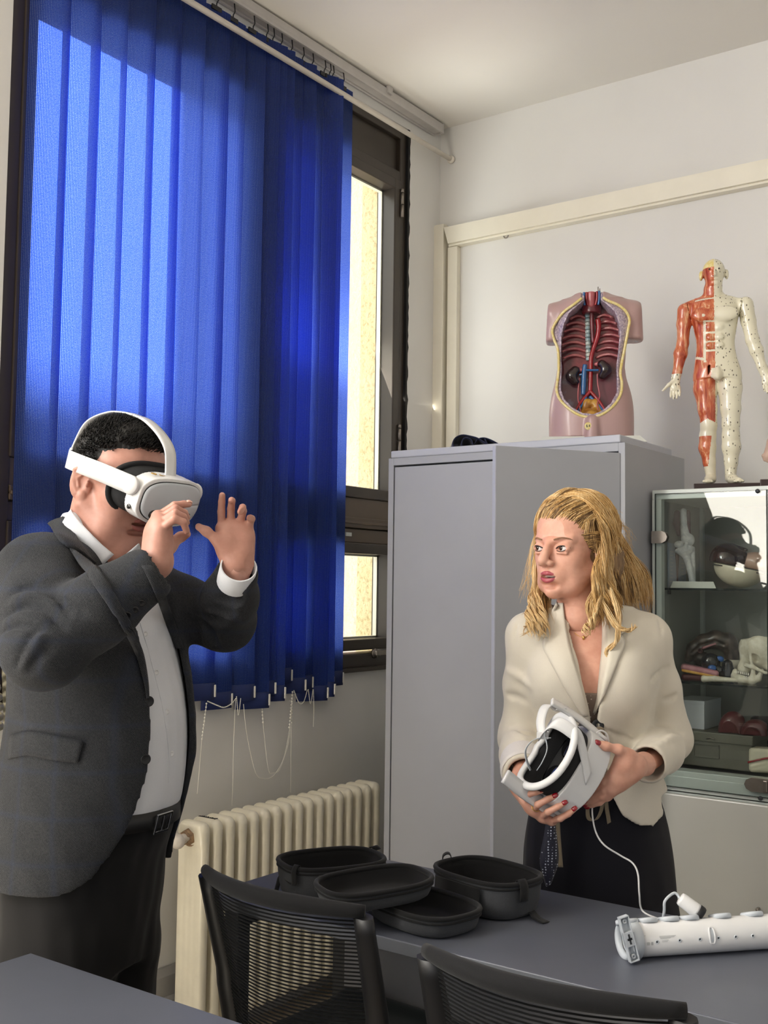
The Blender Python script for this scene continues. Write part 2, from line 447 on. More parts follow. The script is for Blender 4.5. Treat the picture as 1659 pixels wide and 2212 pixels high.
M['vglass'] = glass_mat('cabinet_glass', .01, (.93, .955, .945, 1), 1.5, .02)
M['shelf_edge'] = plain('green_glass_edge', srgb(24, 34, 32), .15, var=.05, bump=0)
def blind_mat():
    t = NT('blue_blind_fabric'); tc = t.n('ShaderNodeTexCoord'); sp = t.n('ShaderNodeSeparateXYZ'); t.l(tc.outputs['UV'], sp.inputs[0])
    # fine vertical rib weave: u is metres across the vane, v metres along it
    u = t.math('MULTIPLY', sp.outputs[0], 2*PI/.0046); rib = t.math('ADD', t.math('MULTIPLY', t.math('SINE', u), .5), .5)
    cv = t.n('ShaderNodeCombineXYZ'); t.l(t.math('MULTIPLY', sp.outputs[0], 1.), cv.inputs[0]); t.l(t.math('MULTIPLY', sp.outputs[1], .35), cv.inputs[1])
    gr = t.noise(cv.outputs[0], 900., 2., .6)
    h = t.math('ADD', t.math('MULTIPLY', rib, .34), t.math('MULTIPLY', gr, .9))
    c = t.ramp(h, [(.25, srgb(17, 32, 78)), (.62, srgb(26, 48, 108)), (.95, srgb(74, 98, 168))])
    ct = t.ramp(h, [(.25, srgb(14, 46, 190)), (.6, srgb(38, 92, 240)), (.95, srgb(176, 200, 255))])
    nm = t.bump(h, .5, .0015)
    df = t.n('ShaderNodeBsdfDiffuse'); t.l(c, df.inputs[0]); t.l(nm, df.inputs['Normal'])
    tl = t.n('ShaderNodeBsdfTranslucent'); t.l(ct, tl.inputs[0]); t.l(nm, tl.inputs['Normal'])
    mx = t.n('ShaderNodeMixShader'); mx.inputs[0].default_value = .5; t.l(df.outputs[0], mx.inputs[1]); t.l(tl.outputs[0], mx.inputs[2])
    gl = t.n('ShaderNodeBsdfGlossy'); gl.inputs['Roughness'].default_value = .45; gl.inputs[0].default_value = (.6, .65, .8, 1)
    m2 = t.n('ShaderNodeMixShader'); m2.inputs[0].default_value = .03; t.l(mx.outputs[0], m2.inputs[1]); t.l(gl.outputs[0], m2.inputs[2])
    t.l(m2.outputs[0], t.out.inputs['Surface']); return t.m
M['blind'] = blind_mat()
M['hem'] = plain('navy_weight_pocket', srgb(24, 40, 92), .7, var=.06, nscale=60., bump=.2, bscale=500.)
M['navy_roll'] = plain('navy_rolled_fabric', srgb(20, 28, 62), .75, var=.08, nscale=60., bump=.2, bscale=500., sheen=.2)
def cloth(name, c1, c2, scale=700., rough=.85, sheen=.2, bump=.3, c3=None, plaid=None):
    t = NT(name); v = t.co()
    n = t.noise(v, scale, 3., .7)
    w = t.n('ShaderNodeTexWave'); w.wave_type = 'BANDS'; w.bands_direction = 'DIAGONAL'; w.inputs['Scale'].default_value = scale*.55; w.inputs['Distortion'].default_value = 4.; w.inputs['Detail'].default_value = 2.
    t.l(v, w.inputs['Vector'])
    f = t.math('ADD', t.math('MULTIPLY', n, .6), t.math('MULTIPLY', w.outputs['Fac'], .4))
    c = t.ramp(f, [(.3, c1), (.7, c2)])
    if c3 is not None:
        big = t.noise(v, 14., 3.); c = t.mix(t.math('MULTIPLY', big, .55), c, c3)
    if plaid is not None:
        s2 = t.n('ShaderNodeSeparateXYZ'); t.l(v, s2.inputs[0])
        for i, per in ((0, .075), (2, .085)):
            q = t.math('POWER', t.math('ABSOLUTE', t.math('SINE', t.math('MULTIPLY', s2.outputs[i], PI/per))), 60.)
            c = t.mix(t.math('MULTIPLY', q, .3), c, plaid)
    t.bsdf(c, rough, normal=t.bump(f, bump, .0012), sheen=sheen, spec=.25); return t.m
M['tweed'] = cloth('grey_tweed', srgb(12, 13, 15), srgb(72, 73, 76), 330., c3=srgb(28, 32, 40), plaid=srgb(44, 52, 72), bump=.7, sheen=.04)
M['shirt'] = cloth('white_shirt_cotton', srgb(206, 208, 214), srgb(224, 226, 230), 900., .8, .1, .12)
M['black_cloth'] = cloth('black_trouser_wool', srgb(10, 10, 12), srgb(20, 20, 22), 700., .9, .1, .1)
M['navy_cloth'] = cloth('black_navy_trousers', srgb(10, 10, 16), srgb(20, 20, 30), 700., .9, .1, .1)
M['cream'] = cloth('cream_blazer_cotton', srgb(204, 196, 180), srgb(220, 213, 198), 900., .6, .25, .1)
M['lining'] = cloth('pale_satin_lining', srgb(206, 200, 196), srgb(224, 220, 216), 500., .45, .1, .08)
M['ribbon'] = cloth('taupe_ribbon', srgb(108, 96, 78), srgb(130, 118, 98), 500., .55, .3, .1)
M['case_out'] = cloth('charcoal_case_fabric', srgb(44, 45, 48), srgb(82, 84, 88), 800., .9, .1, .4)
M['case_in'] = cloth('black_case_lining', srgb(12, 12, 13), srgb(26, 26, 28), 600., .95, .1, .3)
M['mesh_bar'] = cloth('black_woven_frame_cover', srgb(10, 10, 11), srgb(24, 24, 26), 700., .8, .1, .4)
M['seat'] = cloth('dark_green_seat_fabric', srgb(14, 26, 28), srgb(30, 46, 46), 600., .95, .2, .4)
def spots(name, base, dot, per=.012, rad=.32):
    t = NT(name); v = t.co(); vo = t.n('ShaderNodeTexVoronoi'); vo.inputs['Scale'].default_value = 1/per; vo.inputs['Randomness'].default_value = .25
    t.l(v, vo.inputs['Vector']); c = t.ramp(vo.outputs['Distance'], [(rad*.8, dot), (rad, base)]); t.bsdf(c, .6, sheen=.2); return t.m
M['dotted'] = spots('navy_white_dotted_silk', srgb(16, 18, 40), srgb(190, 194, 208), .0062, .3)
M['sequin'] = spots('taupe_sequin_top', srgb(128, 112, 100), srgb(222, 210, 196), .008, .22)
def skin(name, c1, c2, rough=.45):
    t = NT(name); v = t.co(); n = t.noise(v, 26., 4., .6); f = t.noise(v, 420., 3., .6)
    c = t.ramp(n, [(.3, c1), (.7, c2)])
    t.bsdf(c, rough, normal=t.bump(f, .12, .0006), sss=.12, sss_r=(.012, .004, .002), spec=.4); return t.m
M['skin_m'] = skin('man_skin', srgb(180, 130, 114), srgb(200, 150, 134))
M['skin_w'] = skin('woman_skin', srgb(206, 150, 128), srgb(224, 172, 150))
M['lips_m'] = skin('man_lips', srgb(158, 92, 84), srgb(170, 104, 96), .4)
M['lips'] = skin('woman_lips', srgb(164, 74, 84), srgb(180, 90, 98), .32)
M['eye_white'] = plain('eye_white', srgb(226, 222, 220), .15, var=.02, bump=0)
M['iris'] = plain('dark_brown_iris', srgb(46, 28, 20), .1, var=.2, nscale=200., bump=0)
M['teeth'] = plain('teeth', srgb(226, 220, 210), .25, var=.02, bump=0)
M['brow'] = plain('brown_eyebrow', srgb(112, 78, 56), .7, var=.2, nscale=300.)
M['brow_w'] = plain('light_brown_eyebrow', srgb(140, 100, 74), .7, var=.2, nscale=300.)
M['lash'] = plain('dark_eyelash', srgb(36, 26, 24), .6, var=.1)
M['nail'] = plain('red_nail_varnish', srgb(150, 10, 28), .12, var=.05, bump=0, coat=1.)
M['nail_bare'] = plain('bare_nail', srgb(220, 170, 152), .3, var=.04, bump=0)
M['gold'] = plain('gold', srgb(212, 170, 96), .2, 1., var=.05, bump=0)
def hairm(name, c1, c2, c3, rough=.42, sc=(260, 260, 14)):
    t = NT(name); n = t.noise(t.co(sc), 1., 3., .6, .2); n2 = t.noise(t.co(), 22., 2.)
    f = t.math('ADD', t.math('MULTIPLY', n, .65), t.math('MULTIPLY', n2, .35))
    c = t.ramp(f, [(.3, c1), (.5, c2), (.72, c3)]); t.bsdf(c, rough, normal=t.bump(n, .7, .002), spec=.35); return t.m
M['hair_w'] = hairm('blonde_hair', srgb(142, 104, 58), srgb(204, 162, 102), srgb(240, 208, 150))
M['hair_w2'] = hairm('pale_blonde_hair', srgb(184, 144, 90), srgb(228, 194, 140), srgb(248, 228, 184))
M['hair_root_gap'] = hairm('blonde_roots_and_gaps', srgb(88, 64, 42), srgb(126, 96, 62), srgb(170, 136, 92))
M['hair_m'] = hairm('short_dark_hair', srgb(9, 8, 8), srgb(18, 16, 15), srgb(44, 40, 38), .5)
def two_tone(name, c1, c2, scale, rough=.3, bump=.1, coat=.4, sc=(1, 1, 1), lo=.42, hi=.58):
    t = NT(name); n = t.noise(t.co(sc), scale, 4., .6, .4); t.bsdf(t.ramp(n, [(lo, c1), (hi, c2)]), rough, normal=t.bump(n, bump, .002), coat=coat); return t.m
M['flesh'] = plain('dusky_pink_model_skin', srgb(182, 150, 146), .4, var=.03, nscale=9., bump=.04, coat=.2)
M['fat'] = two_tone('yellow_fat_rim', srgb(222, 200, 120), srgb(232, 216, 158), 90.)
M['lilac'] = two_tone('lilac_fat_tissue', srgb(196, 180, 190), srgb(150, 134, 152), 160.)
M['cavity'] = two_tone('dark_red_cavity', srgb(96, 30, 38), srgb(128, 48, 56), 14.)
M['rib'] = two_tone('rose_rib', srgb(150, 76, 80), srgb(172, 102, 102), 30.)
M['vein'] = plain('blue_vein', srgb(40, 96, 150), .25, var=.06, coat=.5)
M['artery'] = plain('red_artery', srgb(150, 26, 32), .25, var=.08, coat=.5)
M['kidney'] = plain('dark_kidney', srgb(38, 24, 24), .2, var=.2, coat=.7)
M['spine'] = two_tone('pale_spine', srgb(190, 196, 190), srgb(120, 150, 160), 40.)
M['peritoneum'] = two_tone('bluish_pelvic_wall', srgb(108, 54, 64), srgb(150, 170, 196), 7., lo=.58, hi=.76)
M['bladder'] = two_tone('amber_bladder', srgb(150, 96, 26), srgb(196, 146, 52), 30.)
M['trachea'] = plain('pink_larynx', srgb(178, 92, 96), .3, var=.08, coat=.4)
def muscle():
    t = NT('painted_muscle'); n = t.noise(t.co((60, 60, 9)), 1., 4., .65, .8); n2 = t.noise(t.co(), 16., 2.)
    c = t.ramp(t.math('ADD', t.math('MULTIPLY', n, .7), t.math('MULTIPLY', n2, .3)), [(.36, srgb(140, 52, 30)), (.47, srgb(184, 84, 52)), (.55, srgb(206, 122, 82)), (.64, srgb(234, 192, 150))])
    t.bsdf(c, .25, normal=t.bump(n, .35, .003), coat=.5); return t.m
M['muscle'] = muscle()
def acup():
    """cream figure with rows of tiny printed point names (short dark dashes)"""
    t = NT('cream_printed_figure'); v = t.co((1, 1, 1)); br = t.n('ShaderNodeTexVoronoi'); br.inputs['Scale'].default_value = 85.; br.inputs['Randomness'].default_value = .75
    t.l(t.co((1.2, 1., .8)), br.inputs['Vector'])
    d = t.ramp(br.outputs['Distance'], [(.2, (1, 1, 1, 1)), (.25, (0, 0, 0, 1))]); pr = t.noise(v, 260., 1.)
    k = t.math('MULTIPLY', d, t.math('GREATER_THAN', pr, .42))
    cl = t.noise(v, 9., 1.); k = t.math('MULTIPLY', k, t.math('GREATER_THAN', cl, .3))
    c = t.mix(k, srgb(226, 220, 196), srgb(104, 96, 80)); t.bsdf(c, .25, coat=.5); return t.m
M['acup'] = acup()
M['cream_model'] = plain('cream_model_plastic', srgb(222, 214, 190), .3, var=.04, nscale=30., coat=.3)
M['bone'] = two_tone('bone_plastic', srgb(214, 206, 184), srgb(228, 222, 204), 60., .45, .15, .1)
M['bone_w'] = two_tone('pale_bone_plastic', srgb(198, 202, 206), srgb(222, 224, 224), 60., .45, .1, .1)
M['liver'] = plain('glossy_dark_liver', srgb(44, 26, 28), .12, var=.2, coat=.8)
M['maroon'] = plain('maroon_plastic', srgb(84, 32, 34), .35, var=.1, coat=.2)
M['maroon_dark'] = plain('dark_maroon_muscle', srgb(66, 18, 34), .4, var=.15)
M['graybrown'] = two_tone('grey_brown_organ', srgb(96, 84, 76), srgb(66, 58, 54), 30.)
M['pinkish'] = two_tone('pink_tissue_block', srgb(196, 140, 146), srgb(178, 118, 130), 40.)
M['yellow_fat'] = two_tone('orange_fat_layer', srgb(206, 146, 52), srgb(220, 170, 84), 50.)
M['black_gloss'] = plain('glossy_black_organ', srgb(24, 24, 28), .15, var=.1, coat=.6)
M['blue'] = plain('bright_blue_patch', srgb(44, 92, 160), .3, var=.05)
M['paper'] = plain('white_card_box', srgb(206, 210, 216), .7, var=.02)
M['greybox'] = plain('grey_green_box', srgb(104, 102, 90), .5, var=.05)
M['pinkbeige'] = plain('pink_beige_model', srgb(190, 160, 144), .35, var=.06, coat=.3)
M['skel'] = two_tone('grey_green_bone_plastic', srgb(196, 190, 168), srgb(168, 164, 146), 40., .45, .15, .1)
M['cardboard'] = plain('cream_panel', srgb(222, 206, 176), .6, var=.03)
M['ink'] = plain('grey_print', srgb(178, 180, 180), .5, var=.02, bump=0)
M['skirting'] = plain('grey_skirting_paint', srgb(150, 148, 146), .5, var=.04, nscale=12.)
# ------------------------------------------------------------------ room shell
XW, YB, ZC = -2.53, 3.90, 3.40
WY0, WY1, WZ0, WZ1 = 1.745, 3.665, 1.09, 3.315
def struct(name, mb, mat): return tag(mb.build(name, mat), kind='structure')
b = MB(); b.box((XW-.27, -5, -.1), (3.2, 4.2, 0)); struct('floor', b, M['floor'])
b = MB(); b.box((XW-.27, -4.5, ZC), (3.2, 4.2, ZC+.12)); struct('ceiling', b, M['ceiling'])
b = MB()
XO = XW-.27
for y0, y1, z0, z1 in ((-9, -2.6, 0, ZC), (-2.6, .95, 0, 2.2), (-2.6, .95, 3.24, ZC), (.95, WY0, 0, ZC), (WY0, WY1, 0, WZ0), (WY0, WY1, WZ1, ZC), (WY1, YB, 0, ZC)):
    b.box((XO if y1 < YB else XW-.12, y0, z0), (XW, y1, z1))
struct('wall_left', b, M['wall'])
b = MB(); b.box((XO, YB, 0), (3.2, YB+.2, ZC)); struct('wall_back', b, M['wall'])
# grey stepped skirting under the window
b = MB()
prof = [(0, 0), (.055, 0), (.055, .075), (.04, .085), (.04, .155), (.026, .165), (.026, .225), (.012, .245), (0, .245)]
b.prism(prof, (XW, -3, 0), (1, 0, 0), (0, 0, 1), (0, 1, 0), 6.9); struct('baseboard_left', b, M['skirting'])
# plastic cable trunking on the back wall: an upright run in the corner, a second thinner one, a level run
c0 = PY(934, 490, YB-.045); c1 = PY(958, 490, YB-.045)
b = MB(); b.box((c0[0], YB-.045, 0), (c1[0], YB, c0[2]+.005), .003); struct('trim_1', b, M['trunking'])
b = MB(); b.box((c1[0]+.012, YB-.03, 0), (c1[0]+.06, YB, 2.86), .003); struct('trim_2', b, M['trunking'])
zt = PY(1130, 455, YB-.05)[2]; zb_ = PY(1130, 493, YB-.05)[2]
b = MB(); b.prism([(0, zt), (4.5, zt), (4.5, zb_), (.022, zb_)], (c1[0]+.004, YB-.05, 0), (1, 0, 0), (0, 0, 1), (0, 1, 0), .05)
b.box((c1[0]+.02, YB-.036, zb_-.009), (2.1, YB, zb_), .001); struct('trim_3', b, M['trunking'])
# a small screw ring hangs under the level run
rg = PY(1093, 507, YB-.03)
b = MB(); b.tube([rg+np.array([.011*math.cos(a), 0, .014*math.sin(a)]) for a in np.linspace(0, 2*PI, 20, endpoint=False)], .0028, 8, closed=True)
b.tube([rg+np.array([0, 0, .013]), rg+np.array([0, 0, .03])], .0028, 8)
tag(b.build('screw_eye', M['steel']), 'small metal screw eye hanging under the white cable trunking on the wall', 'hook')
# ------------------------------------------------------------------ window
win = empty('window_1', (XW-.06, (WY0+WY1)/2, WZ0), 'dark brown metal framed window behind the blue vertical blind', 'window'); win['kind'] = 'structure'
def wchild(mb, name, mat): return mb.build(name, mat, win, world=True)
FX0, FX1 = XW-.11, XW-.012
b = MB()
b.box((FX0, WY1-.05, WZ0), (FX1, WY1-.004, WZ1), .004); b.box((FX0, WY0+.004, WZ0), (FX1, WY0+.05, WZ1), .004)
b.box((FX0, WY0+.05, WZ1-.05), (FX1, WY1-.04, WZ1-.004), .004); b.box((FX0, WY0+.05, WZ0+.002), (FX1+.01, WY1-.04, WZ0+.062), .004)
b.box((FX0, 2.69, WZ0), (FX1, 2.76, WZ1), .004)
b.box((FX0, WY0+.05, 3.085), (FX1, WY1-.05, 3.125), .003)
b.box((FX0-.005, WY0+.05, WZ0-.004), (XW+.022, WY1-.02, WZ0+.012), .003)
wchild(b, 'window_frame', M['brown'])
b = MB()
for y0, y1 in ((WY0+.05, 2.70), (2.75, WY1-.05)): b.box((FX0+.02, y0, 3.12), (FX1-.02, y1, WZ1-.04))
wchild(b, 'top_panel', M['brown'])
b = MB()
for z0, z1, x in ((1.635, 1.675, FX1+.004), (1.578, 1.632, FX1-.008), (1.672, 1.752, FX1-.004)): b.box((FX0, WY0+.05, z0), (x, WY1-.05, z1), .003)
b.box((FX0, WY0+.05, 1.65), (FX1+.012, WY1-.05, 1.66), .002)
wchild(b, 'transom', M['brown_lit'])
def sash(y0, y1, z0, z1):
    w = .042; b = MB(); x0, x1 = FX0+.012, FX1+.006
    b.box((x0, y0, z0), (x1, y0+w, z1), .004); b.box((x0, y1-w, z0), (x1, y1, z1), .004)
    b.box((x0, y0+w-.004, z0), (x1, y1-w+.004, z0+w), .004); b.box((x0, y0+w-.004, z1-w), (x1, y1-w+.004, z1), .004)
    f = wchild(b, 'sash', M['brown'])
    g = MB(); g.box((x0+.03, y0+w-.006, z0+w-.006), (x0+.036, y1-w+.006, z1-w+.006)); world_child(g.build('pane', M['glass']), f)
    e = MB()                                                    # pale glazing bead round the pane
    for a, c in (((y0+w, z0+w), (y0+w+.007, z1-w)), ((y1-w-.007, z0+w), (y1-w, z1-w)), ((y0+w, z0+w), (y1-w, z0+w+.007)), ((y0+w, z1-w-.007), (y1-w, z1-w))):
        e.box((x0+.012, a[0], a[1]), (x0+.03, c[0], c[1]))
    world_child(e.build('glazing_bead', M['trunking']), f)
    return f
for y0, y1 in ((WY0+.045, 2.692), (2.758, WY1-.052)):
    sash(y0, y1, 1.752, 3.085); sash(y0, y1, 1.165, 1.578)
for z in (2.93, 1.95):
    b = MB()
    for k, (a, c) in enumerate(((0, .05), (.054, .1), (.104, .118))): b.lathe([(.0075, a), (.0075, c)], (FX1+.012, WY1-.052, z), (0, 0, 1), 12)
    wchild(b, 'hinge', M['steel'])
b = MB(); b.lathe([(.02, 0), (.018, .008), (.009, .01), (.009, .03)], PX(808, 1411, FX1+.01), (1, 0, 0), 16); b.box(PX(808, 1411, FX1+.03)-np.array([0, -.0, .009]), PX(808, 1411, FX1+.03)+np.array([.014, .11, .009]), .003)
wchild(b, 'window_handle', M['steel'])
st = PX(757, 1154, FX1+.003)
b = MB(); b.box((FX1-.01, st[1]-.02, st[2]-.007), (FX1-.003, st[1]+.016, st[2]+.007)); wchild(b, 'sticker', M['base_white'])
# rough dark strip standing in for the shaded gap between frame and plaster
b = MB()
g = [np.array([XW+.001, WY1-.006+.012*abs(math.sin(z*31)+.6*math.sin(z*83))*.5, z]) for z in np.linspace(WZ0+.8, WZ1, 60)]
for p, q in zip(g[:-1], g[1:]): b.add([(p[0], WY1-.012, p[2]), (p[0], p[1]+.004, p[2]), (q[0], q[1]+.004, q[2]), (q[0], WY1-.012, q[2]), (p[0]-.03, WY1-.012, p[2]), (p[0]-.03, p[1]+.004, p[2]), (q[0]-.03, q[1]+.004, q[2]), (q[0]-.03, WY1-.012, q[2])], [[0, 1, 2, 3], [4, 7, 6, 5], [0, 4, 5, 1], [1, 5, 6, 2], [2, 6, 7, 3], [3, 7, 4, 0]])
wchild(b, 'gap_strip', M['black_gap'])
# ------------------------------------------------------------------ outside: a wing of the building and an unseen block added to shade the lower blind
xs = PY(779, 700, 3.64)[0]
b = MB(); b.box((xs, 3.64, -3), (XW-.125, 4.3, 7)); struct('wall_outside', b, M['stucco'])
b = MB(); b.box((-4.55, 3.70, -3), (xs, 4.3, 7)); struct('wall_outside_far', b, M['stucco_pink'])
b = MB(); b.box((-11.5, -8, -3), (-9.5, 14, 1.95+.6*7.0)); struct('wall_shade_block', b, M['stucco'])
# ------------------------------------------------------------------ vertical blind
RX = -2.5
bl = empty('vertical_blind', (RX, 2.5, 3.38), 'wide royal blue vertical blind covering the tall window', 'blind')
b = MB(); b.box((RX-.024, -.2, 3.356), (RX+.024, 3.835, 3.392), .003)
b.box((RX-.026, -.2, 3.35), (RX-.016, 3.835, 3.36), .001); b.box((RX+.016, -.2, 3.35), (RX+.026, 3.835, 3.36), .001); b.box((RX-.025, 3.832, 3.35), (RX+.025, 3.842, 3.394), .002)
b.build('headrail', M['rail'], bl, world=True)
for y in (2.32, 3.42):
    b = MB(); b.box((RX+.02, y, 3.37), (RX+.034, y+.03, 3.4), .002); b.build('rail_clip', M['rail'], bl, world=True)
VW = .127
vanes = []   # left edge Y, turn (deg), bottom z, drop of the right edge towards the room
for y, a, zb in ((1.783, 9, 1.036), (1.893, 9, 1.03), (1.995, 10, 1.035), (2.106, 8, 1.032), (2.21, 9, 1.034), (2.307, 10, 1.036), (2.42, 9, 1.045), (2.505, 7, 1.012),
                 (2.60, 16, 1.03), (2.665, 22, 1.0), (2.70, 26, 1.036), (2.745, 30, 1.018), (2.80, 12, 1.072), (2.865, 25, 1.035), (2.92, 8, 1.04), (2.985, 28, 1.0), (3.012, 33, 1.012), (3.035, 10, 1.035), (3.105, 6, 1.045)):
    vanes.append((y, a, zb))
def vane(y, ang, zb):
    a = math.radians(ang); w = VW*random.uniform(.97, 1.0); top = 3.305
    nv = 14; nu = 6; hem = .052
    ph = random.uniform(0, 6)
    bx = random.uniform(-.004, .004)
    def pt(u, z):
        s = u-.5; bow = .004*math.cos(PI*s*1.2)*(1+.4*math.sin(ph+z*2.2))
        sw = .006*math.sin(ph+z*1.3)*(1-(z-zb)/2.3)
        return np.array([RX+bx+w*s*math.sin(a)+bow+sw, y+w/2*1.0+w*s*math.cos(a)+bow*.2, z])
    zs = [zb+hem+(top-zb-hem)*j/nv for j in range(nv+1)]
    vs = []; uv = []
    for z in zs:
        for i in range(nu+1): vs.append(pt(i/nu, z)); uv.append((i/nu*w+y, z))
    fs = [[j*(nu+1)+i, j*(nu+1)+i+1, (j+1)*(nu+1)+i+1, (j+1)*(nu+1)+i] for j in range(nv) for i in range(nu)]
    me = bpy.data.meshes.new('vane'); me.from_pydata([tuple(map(float, v)) for v in vs], [], fs)
    ul = me.uv_layers.new(name='UVMap')
    for lp in me.loops: ul.data[lp.index].uv = uv[lp.vertex_index]
    o = link('vane', me, M['blind'], None, True); world_child(o, bl)
    h = MB(); h.slab(lambda u, v: pt(u, zb+(hem+.002)*v)+np.array([.0, 0, 0]), 6, 2, .0035); world_child(h.build('weight_pocket', M['hem']), o)
    k = MB(); p = pt(.5, top)
    k.tube([p+np.array([0, 0, -.012]), p+np.array([0, 0, .012]), p+np.array([.008, 0, .022]), p+np.array([.004, 0, .05])], .0022, 6)
    k.box(p+np.array([-.003, -.022, -.012]), p+np.array([.003, .022, .004]), .001)
    world_child(k.build('hook', M['black_metal']), o)
    e = pt(1, zb+hem*.55)
    q = MB(); q.box(e+np.array([-.003, -.003, -.02]), e+np.array([.004, .004, .018]), .001); world_child(q.build('chain_clip', M['bead']), o)
    return pt
tops = [vane(*v) for v in vanes]
# bead chains under the vanes
def chain(pts, beads, name='bead_chain', r=.0011):
    path = spline(pts, 10); b = MB(); b.tube(path, r, 6)
    seg = np.concatenate([[0], np.cumsum(np.linalg.norm(np.diff(path, axis=0), axis=1))])
    if beads:
        lo, hi, step, br = beads
        for s in np.arange(lo*seg[-1], hi*seg[-1], step):
            p = np.array([np.interp(s, seg, path[:, i]) for i in range(3)])
            b.lathe([(br*.3, -br), (br*.85, -br*.6), (br, 0), (br*.85, br*.6), (br*.3, br)], p, (0, 0, 1), 8)
    b.build(name, M['chain_dark'] if not beads else M['bead'], bl, world=True)
CXB = RX+.012
def cp(x, y): return PX(x, y, CXB)
chain([cp(449, 1515), cp(470, 1524), cp(484, 1528), cp(500, 1520), cp(510, 1508)], (0, 1, .006, .0022))
chain([cp(446, 1520), cp(440, 1570), cp(436, 1600), cp(431, 1660), cp(426, 1715)], (0, .42, .011, .003))
chain([cp(509, 1510), cp(505, 1600), cp(503, 1690), cp(501, 1740)], (.1, .9, .02, .0012))
chain([cp(511, 1505), cp(515, 1545), cp(520, 1508)], (0, 1, .006, .0018))
chain([cp(526, 1522), cp(534, 1590), cp(552, 1668), cp(570, 1682), cp(590, 1676), cp(612, 1640), cp(626, 1575)], (0, .2, .01, .0014))
chain([cp(566, 1522), cp(570, 1580), cp(580, 1662), cp(590, 1669), cp(604, 1662), cp(622, 1610), cp(629, 1560)], (0, .14, .012, .0034))
chain([cp(632, 1495), cp(629, 1530), cp(625, 1575)], (0, 1, .011, .0036))
chain([cp(631, 1520), cp(629, 1600), cp(628, 1712)], (0, .25, .011, .003))
chain([cp(635, 1492), cp(646, 1518), cp(656, 1516), cp(664, 1490)], (0, 1, .006, .0018))
chain([cp(666, 1490), cp(671, 1520), cp(676, 1490)], (0, 1, .006, .0018))
chain([cp(677, 1490), cp(678, 1530), cp(677, 1570)], (0, 1, .012, .0016))
# ------------------------------------------------------------------ white pipe in front of the blind
re_ = PY(975, 345, YB-.008)
b = MB(); b.tube([(re_[0], -.5, re_[2]), (re_[0], 1.5, re_[2]), (re_[0], YB-.001, re_[2])], .0105, 14)
pipe = empty('curtain_pole', (re_[0], 1.7, re_[2]), 'thin white painted curtain pole crossing in front of the blue blind top', 'curtain pole')
b.build('pole', M['pipe'], pipe, world=True)
b = MB(); b.lathe([(.012, 0), (.017, .004), (.017, .014), (.0115, .018)], (re_[0], YB-.02, re_[2]), (0, 1, 0), 18); b.build('wall_socket', M['pipe'], pipe, world=True)
# ------------------------------------------------------------------ radiator
ra = empty('radiator', (-2.41, 2.8, .08), 'cream painted cast iron radiator under the window', 'radiator')
RXC, RHX = -2.415, .05
s = SDF((-.07, -.04, .05), (.07, .04, .73), .0042)
for x in (-.034, -.0115, .0115, .034): s.cone((x, 0, .12), (x, 0, .66), .0145, k=.008, flat=((0, 1, 0), 1.2))
s.rbox((0, 0, .39), (.046, .0135, .29), rad=.012, k=.006)
s.cone((-.03, 0, .675), (.03, 0, .675), .0235, k=.012); s.cone((-.03, 0, .105), (.03, 0, .105), .0235, k=.012)
s.cone((0, -.03, .655), (0, .03, .655), .015, k=.006); s.cone((0, -.03, .125), (0, .03, .125), .015, k=.006)
s.rbox((0, 0, .66), (.05, .019, .036), rad=.016, k=.01); s.rbox((0, 0, .115), (.05, .019, .03), rad=.016, k=.01)
for x in (-.047, .047): s.cone((x, 0, .11), (x, 0, .67), .0085, k=.006, flat=((0, 1, 0), 1.9))
pts, fs = s.mesh()
sec = mesh_obj([(pts, fs, None)], 'section', M['rad']); sec.parent = ra
NSEC, PIT = 17, .0545
for i in range(NSEC):
    o = sec if i == 0 else sec.copy()
    if i: COL.objects.link(o); o.parent = ra
    o.location = Vector((RXC+2.41, 2.395+PIT*i-2.8, -.08))
Y0R = 2.395-.02
b = MB(); b.lathe([(.026, 0), (.026, .012), (.021, .014), (.021, .03)], (RXC, Y0R+.004, .655), (0, -1, 0), 6); b.lathe([(.029, -.004), (.029, .004)], (RXC, Y0R+.004, .655), (0, -1, 0), 20)
b.build('end_nut', M['rust'], ra, world=True)
vc = np.array([RXC+.012, Y0R-.06, .655])
b = MB(); b.tube([vc+np.array([-.01, .05, 0]), vc+np.array([0, 0, 0])], .015, 14)
b.lathe([(.012, -.022), (.02, -.018), (.021, .014), (.016, .024), (.006, .027)], vc, (.8, -.6, -.05), 14)
b.build('valve', M['pipe'], ra, world=True)
b = MB(); b.tube([vc, vc+np.array([-.03, -.05, 0]), vc+np.array([-.055, -.1, .002]), vc+np.array([-.075, -.35, .01])], .013, 12); b.lathe([(.018, -.012), (.018, .012)], vc+np.array([-.045, -.075, 0]), (.5, .8, 0), 6)
b.build('feed_pipe', M['pipe'], ra, world=True)
b = MB(); lv = np.array([RXC, Y0R, .12])
b.lathe([(.028, 0), (.028, .01), (.022, .014), (.022, .028)], lv, (0, -1, 0), 6); b.tube([lv+np.array([0, -.02, 0]), lv+np.array([-.01, -.07, 0]), lv+np.array([-.03, -.1, -.004])], .017, 12); b.lathe([(.024, -.012), (.024, .012)], lv+np.array([-.012, -.07, 0]), (.1, 1, 0), 6)
b.build('return_valve', M['rust'], ra, world=True)
b = MB()
for y in (2.6, 3.1): b = MB(); b.box((RXC-.1, y-.012, .14), (RXC+.03, y+.012, .165), .003); b.box((RXC-.112, y-.02, .08), (RXC-.095, y+.02, .2), .003); b.build('wall_bracket', M['pipe'], ra, world=True)
